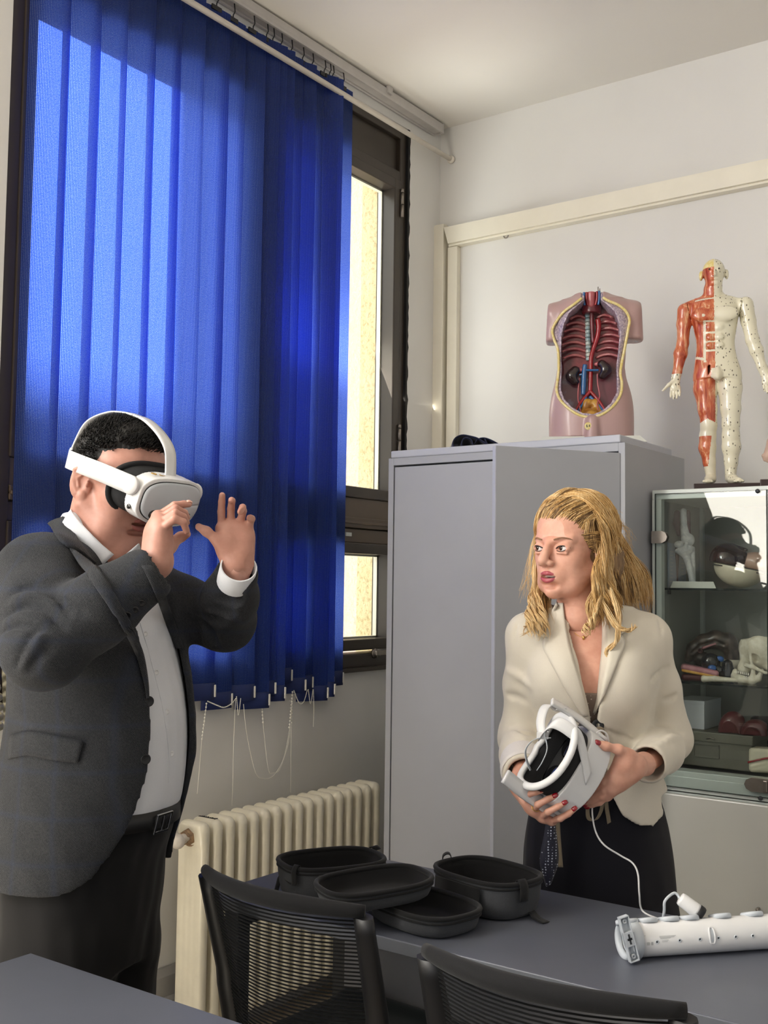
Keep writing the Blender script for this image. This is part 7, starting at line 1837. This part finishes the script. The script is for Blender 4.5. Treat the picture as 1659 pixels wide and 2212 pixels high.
# far side: down past the far cheek, wavy and lighter
for i in range(80):
    u = i/79; j = rng.uniform(-1, 1, 8); lf = 1.+.04*rng.uniform()
    st_ = shell(.0+.008*j[0], .066-.11*u, .13, lf*.97); t0 = shell(-.05, .058-.09*u, .115, lf); t1_ = shell(-.082, .046-.07*u, .055, lf); t2_ = shell(-.088, .04-.06*u, .0+.01*j[1], lf*1.03)
    m2 = W(1152+30*u+8*j[4], 1280+7*j[5], .0+.03*u); e = W(1140+50*u+14*j[6], 1356+26*j[7], -.1+.03*u)
    addlock(lb if i % 2 else la, [st_, t0, t1_, t2_, m2, e], .005, .002, .006+.003*j[0], 2.2+.7*j[2], 5*j[3])
for i in range(34):
    u = i/33; j = rng.uniform(-1, 1, 6)
    addlock(lb, [W(1176+12*u, 1256+6*j[0], .02), W(1150+14*u+6*j[1], 1288+6*j[2], -.01), W(1144+28*u+8*j[3], 1330+6*j[4], -.07), W(1136+40*u+10*j[5], 1372+14*j[0], -.105)], .0046, .0016, .011, 1.8, 3*j[1])
mesh_l = la.build('hair_lock', M['hair_w'], hs_obj); lc.build('dark_hair_lock', M['hair_root_gap'], hs_obj); lb.build('pale_hair_lock', M['hair_w2'], hs_obj)
fl = MB()   # stray single hairs
for i in range(150):
    j = rng.uniform(-1, 1, 8); th_ = rng.uniform(-.3, PI+.25)
    base = W(1262+100*math.cos(th_)*(.92 if th_ < PI/2 else .8), 1192-98*math.sin(th_), .02*j[0]+.02)
    out = (_r0*math.cos(th_)+UP*math.sin(th_))
    d = (-_r0*math.sin(th_)+UP*math.cos(th_))*np.sign(j[1])
    if math.sin(th_) < .2: d = -UP+out*.1
    L = rng.uniform(.025, .06)
    fl.tube(spline([base-out*.012, base+out*.004+d*L*.4, base+out*.012*abs(j[2])+d*L*.8, base+out*.016*j[3]+d*L*1.15-UP*.006], 5), .00028, 4)
for i in range(26):
    j = rng.uniform(-1, 1, 6)
    fl.tube(spline([W(1168+5*j[0], 1130, .03), W(1150+5*j[1], 1180, .03), W(1140+9*j[2], 1235, .03), W(1134+14*j[3], 1290+16*j[4], .02)], 6), .0003, 4)
fl.build('stray_hair', M['hair_w2'], hs_obj, world=True)
# ---- top
gt = SDF(gc.lo, gc.lo+1e-6, gc.h); gt.n = gc.n; gt.F = gc.F-.004
yn = OW[2]+(1760-1487)*wsx; gt.rbox(np.array([OW[0], OW[1], yn+.25]), (.5, .5, .25), None, .001, .004, 's')
gt.build('sequin_top', M['sequin'], wom)
# ---- trousers, shoes
g = SDF(OW+np.array([-.34, -.34, -OW[2]+.02]), OW+np.array([.34, .34, (1760-1660)*wsx]), .007)
g.loft([ws(2010, 1292, 160, .13, 0), ws(1900, 1292, 161, .13, 0), ws(1820, 1290, 156, .128, 0), ws(1740, 1288, 142, .115, 0), ws(1660, 1284, 122, .098, 0)], OW, axW, k=.02)
for sg, ft in zip((-1, 1), FW):
    h_ = OW+Bl*.082*sg-UP*.25; g.chain([h_, h_*.5+np.array([*ft[:2], .05])*.5, np.array([*ft[:2], .06])], [.1, .09, .1], .03)
g.disp(lambda X: .004*noise3(X*np.array([1, 1, .3]), 7, 18))
g.build('trousers', M['navy_cloth'], wom)
for ft in FW:
    s = SDF(ft-np.array([.2, .2, .05]), ft+np.array([.2, .2, .09]), .006); q = np.array([*ft[:2], .045]); s.chain([q-Bf*.04, q+Bf*.06, q+Bf*.15-UP*.014], [.036, .037, .028], .03); s.rbox(np.array([*ft[:2], -.03]), (.4, .4, .032), None, .001, .001, 's'); s.build('shoe', M['lens'], wom)
# ---- blazer
lo = OW+np.array([-.4, -.4, -.03]); hi = OW+np.array([.4, .4, (1760-1290)*wsx])
g = SDF(lo, hi, .0046)
BZ = [(1790, 1286, 166, .135, 0), (1745, 1286, 160, .132, 0), (1690, 1284, 150, .126, 0), (1620, 1278, 134, .118, .006), (1565, 1274, 132, .122, .014), (1480, 1272, 146, .134, .03), (1420, 1270, 152, .13, .03), (1370, 1268, 150, .112, .018), (1338, 1267, 128, .088, .008), (1318, 1266, 92, .07, .0)]
g.loft([ws(*r) for r in BZ], OW, axW, k=.01)
for sg in (-1, 1): g.ell(OW+Bl*((1270-1285)*wsx+sg*.062)+Bf*.105+UP*(1760-1470)*wsx, (.07, .06, .075), axW, .04)
for a in (RSw, LSw): g.cone(W(1266, 1325)*.62+a*.38, a, .045, .051, .04)
g.loft([ws(y, c, e, ry, cy, -.011) for y, c, e, ry, cy in BZ[:-1]], OW, axW, k=.004, op='s')
vop = [(1226, 1296), (1232, 1350), (1244, 1420), (1262, 1500), (1275, 1566), (1268, 1600), (1262, 1650), (1268, 1690), (1296, 1725), (1330, 1760), (1362, 1800), (1200, 1800), (1220, 1760), (1246, 1700), (1256, 1650)]
vop = [(1222, 1290), (1228, 1350), (1242, 1420), (1260, 1500), (1272, 1560), (1281, 1560), (1290, 1500), (1300, 1420), (1306, 1350), (1304, 1290)]
g.poly([((x-1285)*wsx, (1760-y)*wsx) for x, y in vop], OW, Bl, UP, Bf, .01, .5, k=.004)
low = [(1276, 1568), (1288, 1610), (1302, 1660), (1318, 1706), (1336, 1738), (1362, 1757), (1400, 1764), (1480, 1700), (1520, 1760), (1500, 1850), (1060, 1850), (1090, 1720), (1140, 1757), (1190, 1757), (1222, 1738), (1242, 1706), (1258, 1660), (1268, 1610)]
g.poly([((x-1285)*wsx, (1760-y)*wsx) for x, y in low], OW, Bl, UP, Bf, .0, .5, k=.004)
bk_ = [(1000, 1740), (1100, 1712), (1285, 1752), (1470, 1690), (1600, 1700), (1600, 1900), (1000, 1900)]
g.poly([((x-1285)*wsx, (1760-y)*wsx) for x, y in bk_], OW, Bl, UP, Bf, -.5, .06, k=.004)
g.cone(W(1258, 1335, -.0), W(1252, 1270, -.01), .066, .07, .008, 's')
def slv(S_, E_, W_, rs):
    d = (W_-E_)/np.linalg.norm(W_-E_); g.chain([S_, S_*.5+E_*.5, E_], [rs[0], rs[1], rs[2]], .022); g.chain([E_, E_*.5+W_*.5, W_], [rs[2], rs[3], rs[4]], .025); return d
dRw = slv(RSw, REw, RWw, (.05, .046, .045, .045, .0475)); dLw = slv(LSw, LEw, LWw, (.05, .046, .045, .045, .046))
def wf(lines, r, op, k):
    for ln in lines:
        pts = [hit(g, x, y, dflt=9.) for x, y in ln]
        if any((p-ORG)@fwd > 2.9 for p in pts): continue
        sp_ = spline(pts, 4); n = len(sp_); g.chain(list(sp_), r*np.sin(np.linspace(.25, PI-.25, n)), k, op)
wf([[(1092, 1436), (1112, 1446), (1150, 1470)], [(1094, 1500), (1118, 1506), (1138, 1518)], [(1462, 1500), (1440, 1512), (1412, 1516)], [(1474, 1580), (1450, 1582), (1412, 1604)], [(1104, 1566), (1124, 1582), (1158, 1590)], [(1444, 1440), (1424, 1452), (1408, 1470)]], .0034, 's', .01)
wf([[(1096, 1446), (1116, 1458), (1148, 1484)], [(1470, 1592), (1446, 1596), (1410, 1622)], [(1108, 1580), (1128, 1594), (1160, 1602)]], .004, 'u', .012)
wf([[(1310, 1575), (1340, 1590), (1370, 1600)], [(1240, 1575), (1215, 1585), (1190, 1592)]], .004, 's', .008)
wf([[(1118, 1345), (1112, 1380), (1114, 1410)], [(1424, 1335), (1428, 1370), (1426, 1400)]], .0025, 's', .004)
g.disp(lambda X: .0022*noise3(X, 6, 21)+.0006*noise3(X, 18, 22))
for W_, d, r in ((RWw, dRw, .036), (LWw, dLw, .036)):
    g.rbox(W_+d*.075, (.1, .1, .06), frame(d), .002, .003, 's'); g.cone(W_-d*.04, W_+d*.05, r-.002, r+.001, .003, 's')
blz = g; g.build('blazer', M['cream'], wom, smooth_it=3)
b = MB(); b.lathe([(.0495, -.05), (.051, -.03), (.0515, .0), (.05, .012), (.0475, .012), (.043, -.03)], RWw-dRw*.004, dRw, 30, cap=False); b.build('turned_cuff', M['lining'], wom, world=True)
for A_, B_, nm in (([(1203, 1304), (1182, 1345), (1176, 1376), (1172, 1396), (1186, 1424), (1222, 1490), (1262, 1548)], [(1216, 1302), (1222, 1350), (1232, 1400), (1240, 1430), (1250, 1462), (1262, 1508), (1270, 1548)], 'lapel'), ([(1304, 1304), (1318, 1335), (1334, 1362), (1350, 1388), (1338, 1420), (1312, 1484), (1287, 1540)], [(1298, 1304), (1302, 1350), (1301, 1400), (1298, 1430), (1295, 1462), (1290, 1508), (1282, 1540)], 'lapel')):
    patch([blz, chest, headW], A_, B_, 30, 8, .0045, .005, bulge=.004, dflt=2.5).build(nm, M['cream'], wom, world=True)
for A_, B_ in (([(1202, 1302), (1186, 1330), (1168, 1358), (1163, 1372)], [(1212, 1302), (1204, 1340), (1192, 1372), (1186, 1380)]), ([(1304, 1300), (1324, 1330), (1346, 1352), (1356, 1362)], [(1300, 1300), (1312, 1340), (1330, 1368), (1340, 1372)])):
    patch([blz, chest], A_, B_, 14, 6, .0045, .0075, bulge=.003, dflt=2.5).build('collar', M['cream'], wom, world=True)
# fastening: two dark eyelets and a taupe ribbon bow with hanging ends
for x, y in ((1261, 1572), (1291, 1566)):
    p = hit(blz, x, y, dflt=2.42); b = MB(); b.lathe([(.004, 0), (.0065, .0015), (.0125, .0015), (.014, 0), (.0125, -.002), (.004, -.002)], p-fwh*.003, -fwh+UP*.1, 24, cap=False); b.build('eyelet', M['dark'], wom, world=True)
kp = hit(blz, 1277, 1580, dflt=2.42)-fwh*.012
def wp(x, y, d): return P(x, y, (kp-ORG)@fwd+d)
rb = MB()
for pts, w_ in (([(1277, 1580, 0), (1288, 1572, -.006), (1298, 1576, -.008), (1300, 1590, -.006), (1290, 1598, -.004), (1277, 1584, 0)], .014), ([(1277, 1580, 0), (1268, 1572, -.006), (1258, 1580, -.004), (1262, 1592, -.004), (1277, 1584, 0)], .012), ([(1278, 1584, 0), (1298, 1600, -.004), (1306, 1640, 0), (1308, 1690, .0), (1310, 1740, .01), (1316, 1780, .012), (1314, 1812, .012)], .009), ([(1277, 1584, 0), (1284, 1620, 0), (1280, 1680, .004), (1270, 1740, .012), (1272, 1768, .012), (1288, 1770, .01), (1300, 1745, .01), (1302, 1700, .008)], .009)):
    r_ = ribbon([wp(*q) for q in pts], _r0*.9+UP*.3, w_, .0014); rb.add(r_.v, r_.f, 0, True)
rb.lathe([(.003, -.006), (.0075, -.004), (.0075, .004), (.003, .006)], kp, _r0, 14); rb.build('ribbon_bow', M['ribbon'], wom, world=True)
# dotted sash and ribbon end hanging from the waist
tr_d = lambda x, y: P(x, y, WD-.155)
b = MB(); L1 = spline([tr_d(1184, 1745), tr_d(1176, 1800), tr_d(1166, 1860), tr_d(1180, 1915)], 8); L2 = spline([tr_d(1198, 1745), tr_d(1202, 1800), tr_d(1206, 1860), tr_d(1190, 1908)], 8)
b.slab(lambda u, v: L1[int(round(v*(len(L1)-1)))]*(1-u)+L2[int(round(v*(len(L2)-1)))]*u-fwh*.006*math.sin(PI*u), 6, len(L1)-1, .002); b.build('dotted_sash', M['dotted'], wom, world=True)
b = ribbon([tr_d(1203, 1760)-fwh*.003, tr_d(1206, 1810), tr_d(1211, 1873)], _r0, .011, .0015); b.build('ribbon_end', M['ribbon'], wom, world=True)
b = MB(); p_ = W(1104, 1646, -.15)
for i in range(7): a = i*.5-1; b.lathe([(.0008, -.0026), (.003, 0), (.0008, .0026)], p_+UP*.006*math.sin(a*1.2)-UP*.004*i+_r0*.004*math.cos(a), UP, 8)
b.build('bracelet', M['steel'], wom, world=True)
# ------------------------------------------------------------------ the headset in her hands and its cable
hs2 = empty('vr_headset', cH, 'white virtual reality headset with white cushion and loose straps held by the woman', 'headset')
vr_headset(HV2, hs2, M['white_plastic'], {'y0': .014, 'plain_top': 1})
HF = HV2
for sg in (-1, 1):
    pth = [HF(sg*.084, .06, .0), HF(sg*.0875, .03, .002), HF(sg*.088, -.03, .004), HF(sg*.084, -.09, .006)]
    b = ribbon(pth, [(HF.l*-sg*-1*.0+(_r0*.55+UP*.83)*(.88 if sg < 0 else .35)+fwh*(.45 if sg < 0 else .93))]*4, .03, .006); b.build('side_arm', M['white_plastic'], hs2, world=True)
    b = MB(); b.lathe([(.001, -.003), (.0158, -.003), (.0162, .002), (.015, .004), (.001, .0045)], HF(sg*.086, .056, 0), HF.l*sg, 26); b.build('arm_pivot', M['white_plastic'], hs2, world=True)
def hp3(x, y, d): return P(x, y, (cH-ORG)@fwd+d)
b = ribbon([HF(0, .045, .05), hp3(1254, 1604, -.056), hp3(1232, 1578, -.058), hp3(1200, 1562, -.05), hp3(1180, 1575, -.035), hp3(1172, 1590, -.02)], [HF.l*.8+UP*.2]*2+[UP*.6+_r0*.5]*4, .027, .002); b.build('top_strap', M['white_plastic'], hs2, world=True)
b = ribbon([hp3(1172, 1590, -.02), hp3(1168, 1560, -.0), hp3(1176, 1530, .02), hp3(1190, 1523, .035), hp3(1206, 1536, .05), HF(.086, -.06, .004)], [_r0*.8-fwh*.5]*6, .02, .002); b.build('rear_strap', M['white_plastic'], hs2, world=True)
for pts, w_ in (([hp3(1172, 1592, -.02), hp3(1150, 1600, -.03), hp3(1136, 1618, -.035), hp3(1137, 1640, -.03), hp3(1146, 1664, -.02)], .012), ([hp3(1178, 1590, -.02), hp3(1182, 1618, -.03), hp3(1172, 1645, -.03), hp3(1160, 1664, -.02)], .006), ([hp3(1186, 1578, -.02), hp3(1178, 1578, -.034), hp3(1177, 1592, -.034), hp3(1190, 1594, -.03)], .004)):
    ribbon([np.array(q) for q in pts], fwh*.8+_r0*.3, w_, .0018).build('rear_strap', M['grey_plastic'], hs2, world=True)
b = MB(); b.obox(hp3(1172, 1589, -.02), (_r0, UP, fwh), (.012, .007, .003), .001); b.build('strap_slider', M['white_plastic'], hs2, world=True)
cb = HF(.089, .05, .0)
cbl = empty('charging_cable', hp3(1276, 1590, .01), 'white charging cable hanging from the held headset down to the grey table', 'cable')
pq = hp3(1284, 1588, .0)
b = MB(); b.lathe([(.0052, -.011), (.0055, .004), (.0035, .008), (.0022, .014)], hp3(1281, 1590, .0), _r0*.7+UP*.6, 14); b.build('plug', M['white_plastic'], cbl, world=True)
ez_ = PZ(1388, 1972, TZ)
cpts = [hp3(1286, 1585, 0), hp3(1297, 1578, .0), hp3(1309, 1584, .005), hp3(1314, 1600, .012), hp3(1312, 1640, .03), hp3(1296, 1700, .04), hp3(1281, 1735, .035), hp3(1280, 1765, .02), hp3(1288, 1800, .01), hp3(1306, 1826, .0), hp3(1340, 1848, -.0), hp3(1366, 1864, -.01), hp3(1378, 1888, -.02), hp3(1381, 1930, -.03), np.array([ez_[0], ez_[1], TZ+.004]), np.array([ez_[0]+.05, ez_[1]-.03, TZ+.003])]
b = MB(); b.tube(spline(cpts, 8), .0019, 8); b.build('cord', M['white_plastic'], cbl, world=True)
# ------------------------------------------------------------------ hanging skeleton behind the man, mostly beyond the edge of view
KD = 2.42; ks = KD/FPX
def K(x, y, d=0.): return P(x, y, KD+d)
skl = empty('skeleton_model', (*K(-115, 1700)[:2], 0), 'cream plastic human skeleton hanging behind the man at the edge', 'skeleton')
b = MB()
for i in range(22):
    y = 1330+15*i; b.lathe([(.012, -.006), (.017, -.004), (.017, .004), (.012, .006)], K(-115+4*math.sin(i*.3), y, .05), UP, 12)
b.build('spine', M['skel'], skl, world=True)
for sg in (-1, 1):
    for i in range(10):
        y = 1362+21*i; w_ = (62+34*math.sin(min(1, i/6)*PI/2)+18*min(1, i/7)); 
        e = .25 if i > 7 else .05
        pts = [K(-115+sg*w_*math.sin(t)*1.04, y+30*(t/PI)*1.2-(0 if t < 2 else 12*(t-2)), .06-.2*(1-math.cos(t))/2) for t in np.linspace(.1, PI*(1-e), 14)]
        b = MB(); b.tube(pts, .0058, 8, flat=(UP, 1.35)); b.build('rib', M['skel'], skl, world=True)
b = MB(); b.slab(lambda u, v: K(-115+(u-.5)*26, 1390+150*v, -.145-.01*v), 4, 8, .009); b.build('sternum', M['skel'], skl, world=True)
g = SDF(K(-115, 1740)-.2, K(-115, 1740)+.2, .005)
for sg in (-1, 1):
    g.chain([K(-115+sg*20, 1660, .05), K(-115+sg*90, 1640, .0), K(-115+sg*118, 1665, -.05), K(-115+sg*100, 1705, -.04), K(-115+sg*70, 1750, -.01), K(-115+sg*20, 1780, -.07)], [.016, .014, .014, .018, .024, .012], .02); g.ell(K(-115+sg*62, 1690, .02), (.045, .02, .05), None, .02)
    g.chain([K(-115+sg*70, 1750, -.01), K(-115+sg*45, 1800, .01)], [.018, .014], .015)
g.chain([K(-115, 1650, .06), K(-115, 1720, .07)], [.03, .015], .02); g.build('pelvis', M['skel'], skl)
def bone(name, a, e, r): 
    g = SDF(np.minimum(a, e)-.05, np.maximum(a, e)+.05, .0045); d = (e-a)/np.linalg.norm(e-a)
    g.cone(a, e, r, r*.9, .01); g.ell(a, (r*1.9,)*3, None, .02); g.ell(e, (r*1.7,)*3, None, .02); return g.build(name, M['skel'], skl)
for sg in (-1, 1):
    sh = K(-115+sg*128, 1372); el = K(-115+sg*150, 1655, .02); wr = K(-115+sg*120, 1868, -.02) if sg > 0 else K(-115+sg*140, 1868, -.02)
    if sg > 0: el = K(20, 1672, .03); wr = K(17, 1905, .0)
    bone('upper_arm_bone', sh, el, .011); bone('forearm_bone', el+_r0*.008, wr+_r0*.012, .006); bone('forearm_bone', el-_r0*.008, wr-_r0*.01, .0065)
    b = MB(); b.tube([K(-115+sg*12, 1380, -.12), K(-115+sg*70, 1366, -.1), sh-UP*0+fwh*-.03], .007, 8); b.build('collar_bone', M['skel'], skl, world=True)
    hn = MB()
    for f in range(4):
        q0 = wr+_r0*.006*(f-1.5); pts = [q0-UP*.01, q0-UP*.075+_r0*.012*(f-1.5)-_r0*.012, q0-UP*.115+_r0*.015*(f-1.5)-_r0*.022, q0-UP*.155+_r0*.016*(f-1.5)-_r0*.036]
        for p0, p1, r in zip(pts[:-1], pts[1:], (.0045, .0042, .0036)):
            b_ = MB(); hn.tube([p0, p0*.92+p1*.08, p0*.5+p1*.5, p0*.1+p1*.9, p1*.98+p0*.02], [r*1.3, r*1.45, r*.8, r*1.3, r*1.0], 8)
    hn.tube([wr, wr-UP*.05+_r0*.03*(-sg), wr-UP*.085+_r0*.042*(-sg)], [.0055, .0045, .004], 8)
    hn.build('hand_bone', M['skel'], skl, world=True)
    hp_k = K(-115+sg*70, 1745); kn_k = np.array([*(K(-115+sg*62, 1745))[:2], .47]); an = np.array([*(K(-115+sg*55, 1745))[:2], .10])
    bone('thigh_bone', hp_k, kn_k, .013); bone('shin_bone', kn_k-UP*.02, an, .011)
    b = MB(); b.tube([an+fwh*.03-UP*.02, an-fwh*.06-UP*.045, an-fwh*.14-UP*.06], [.02, .018, .01], 10, flat=(_r0, 1.4)); b.build('foot_bone', M['skel'], skl, world=True)
g = SDF(K(-115, 1240)-.15, K(-115, 1240)+.15, .004); g.ell(K(-115, 1215, .0), (.07, .085, .075), None); g.ell(K(-115, 1268, -.04), (.042, .04, .05), None, .03)
for sg in (-1, 1): g.ell(K(-115+sg*28, 1245, -.085), (.018, .018, .018), None, .006, 's')
g.build('skull', M['skel'], skl)
b = MB(); b.tube([K(-115, 1700, .09)*np.array([1, 1, 0])+UP*.06, K(-115, 1660, .09)], .011, 12); b.tube([K(-115, 1660, .09), K(-115, 1650, .06)], .009, 10); b.build('stand_pole', M['steel'], skl, world=True)
b = MB(); c = K(-115, 1700, .09)*np.array([1, 1, 0])
for k in range(5): b.tube([c+UP*.06, c+UP*.045+.24*np.array([math.cos(k*1.2566), math.sin(k*1.2566), 0])], [.014, .01], 8)
for k in range(5): b.lathe([(.012, -.012), (.025, -.008), (.025, .008), (.012, .012)], c+UP*.026+.24*np.array([math.cos(k*1.2566), math.sin(k*1.2566), 0]), (math.sin(k), math.cos(k), 0), 14)
b.build('stand_base', M['black_metal'], skl, world=True)
# ------------------------------------------------------------------ light
w = bpy.data.worlds.new('sky'); S.world = w; w.use_nodes = True
nt = w.node_tree; nt.nodes.clear()
o = nt.nodes.new('ShaderNodeOutputWorld'); bg = nt.nodes.new('ShaderNodeBackground'); nt.links.new(bg.outputs[0], o.inputs[0])
tc = nt.nodes.new('ShaderNodeTexCoord'); sp = nt.nodes.new('ShaderNodeSeparateXYZ'); nt.links.new(tc.outputs['Generated'], sp.inputs[0])
rp = nt.nodes.new('ShaderNodeValToRGB'); e = rp.color_ramp.elements   # bright hazy sky on the sun's side, a dimmer cool one on the other
e[0].position = .0; e[0].color = (7., 6.8, 6.4, 1); e[1].position = 1.; e[1].color = (.42, .42, .42, 1)
q = e.new(.40); q.color = (5., 5., 5., 1); q = e.new(.56); q.color = (.62, .62, .62, 1)
mr = nt.nodes.new('ShaderNodeMath'); mr.operation = 'MULTIPLY_ADD'; mr.inputs[1].default_value = .5; mr.inputs[2].default_value = .5
nt.links.new(sp.outputs[0], mr.inputs[0]); nt.links.new(mr.outputs[0], rp.inputs[0]); nt.links.new(rp.outputs[0], bg.inputs[0]); bg.inputs[1].default_value = 1.
sun = bpy.data.lights.new('sun', 'SUN'); sun.energy = 11.; sun.angle = math.radians(1.2); sun.color = (1., .95, .86)
so = bpy.data.objects.new('sun', sun); COL.objects.link(so)
so.rotation_euler = Vector((.75, -.5, -.45)).to_track_quat('-Z', 'Y').to_euler()
def area(name, loc, dirv, sx, sy, e, col):
    l = bpy.data.lights.new(name, 'AREA'); l.shape = 'RECTANGLE'; l.size = sx; l.size_y = sy; l.energy = e; l.color = col
    q = bpy.data.objects.new(name, l); COL.objects.link(q); q.location = loc
    q.rotation_euler = Vector(dirv).to_track_quat('-Z', 'Z').to_euler(); return q
# daylight through the next window along this wall (its blind leaves two gaps): sky light, plus an added warm fill aimed up to brighten the ceiling
area('daylight_next_window', (XW-.06, -.85, 2.72), (1, 0, -.15), 3.5, 1.0, 140., (.95, .97, 1.))
area('upward_fill', (XW-.04, -.85, 2.7), (1, .25, .6), 3.4, .9, 140., (1., .93, .82))
for y_, w_, z0_, e_ in ((-.10, .07, 1.72, 5.), (-.53, .05, 1.86, 1.5), (-1.62, .14, 1.55, 3.)): area('blind_gap', (XW-.05, y_, (z0_+3.2)/2), (1, 0, 0), w_, 3.2-z0_, e_, (1., 1., 1.))
# a weaker added warm fill in the uncovered strip of the visible window
area('upward_fill', (XW-.075, 3.42, 2.3), (1, -.05, .45), .26, 1.2, 4.5, (1., .92, .78))
# added warm lamp at floor level that brightens the radiator and low wall
area('low_fill', (-1.95, .35, .03), (-.12, .75, 1), .9, .8, 46., (1., .9, .74))
# added spot for the bright ceiling patch; nothing modelled reflects it
gl_ = bpy.data.lights.new('ceiling_spot', 'SPOT'); gl_.energy = 34.; gl_.spot_size = math.radians(34); gl_.spot_blend = 1.; gl_.shadow_soft_size = .03; gl_.color = (1., .92, .78)
go_ = bpy.data.objects.new('ceiling_spot', gl_); COL.objects.link(go_); gp_ = np.array([XW+.05, 3.44, 1.35]); go_.location = gp_
go_.rotation_euler = Vector((PZ(900, 110, ZC)-gp_).tolist()).to_track_quat('-Z', 'Y').to_euler()
S.view_settings.view_transform = 'Standard'; S.view_settings.look = 'None'; S.view_settings.gamma = 1.; S.view_settings.use_curve_mapping = False
S.view_settings.exposure = .1
S.cycles.max_bounces = 8; S.cycles.diffuse_bounces = 4; S.cycles.glossy_bounces = 4; S.cycles.transmission_bounces = 6; S.cycles.transparent_max_bounces = 16
S.cycles.caustics_reflective = False; S.cycles.caustics_refractive = False; S.cycles.sample_clamp_indirect = 6.
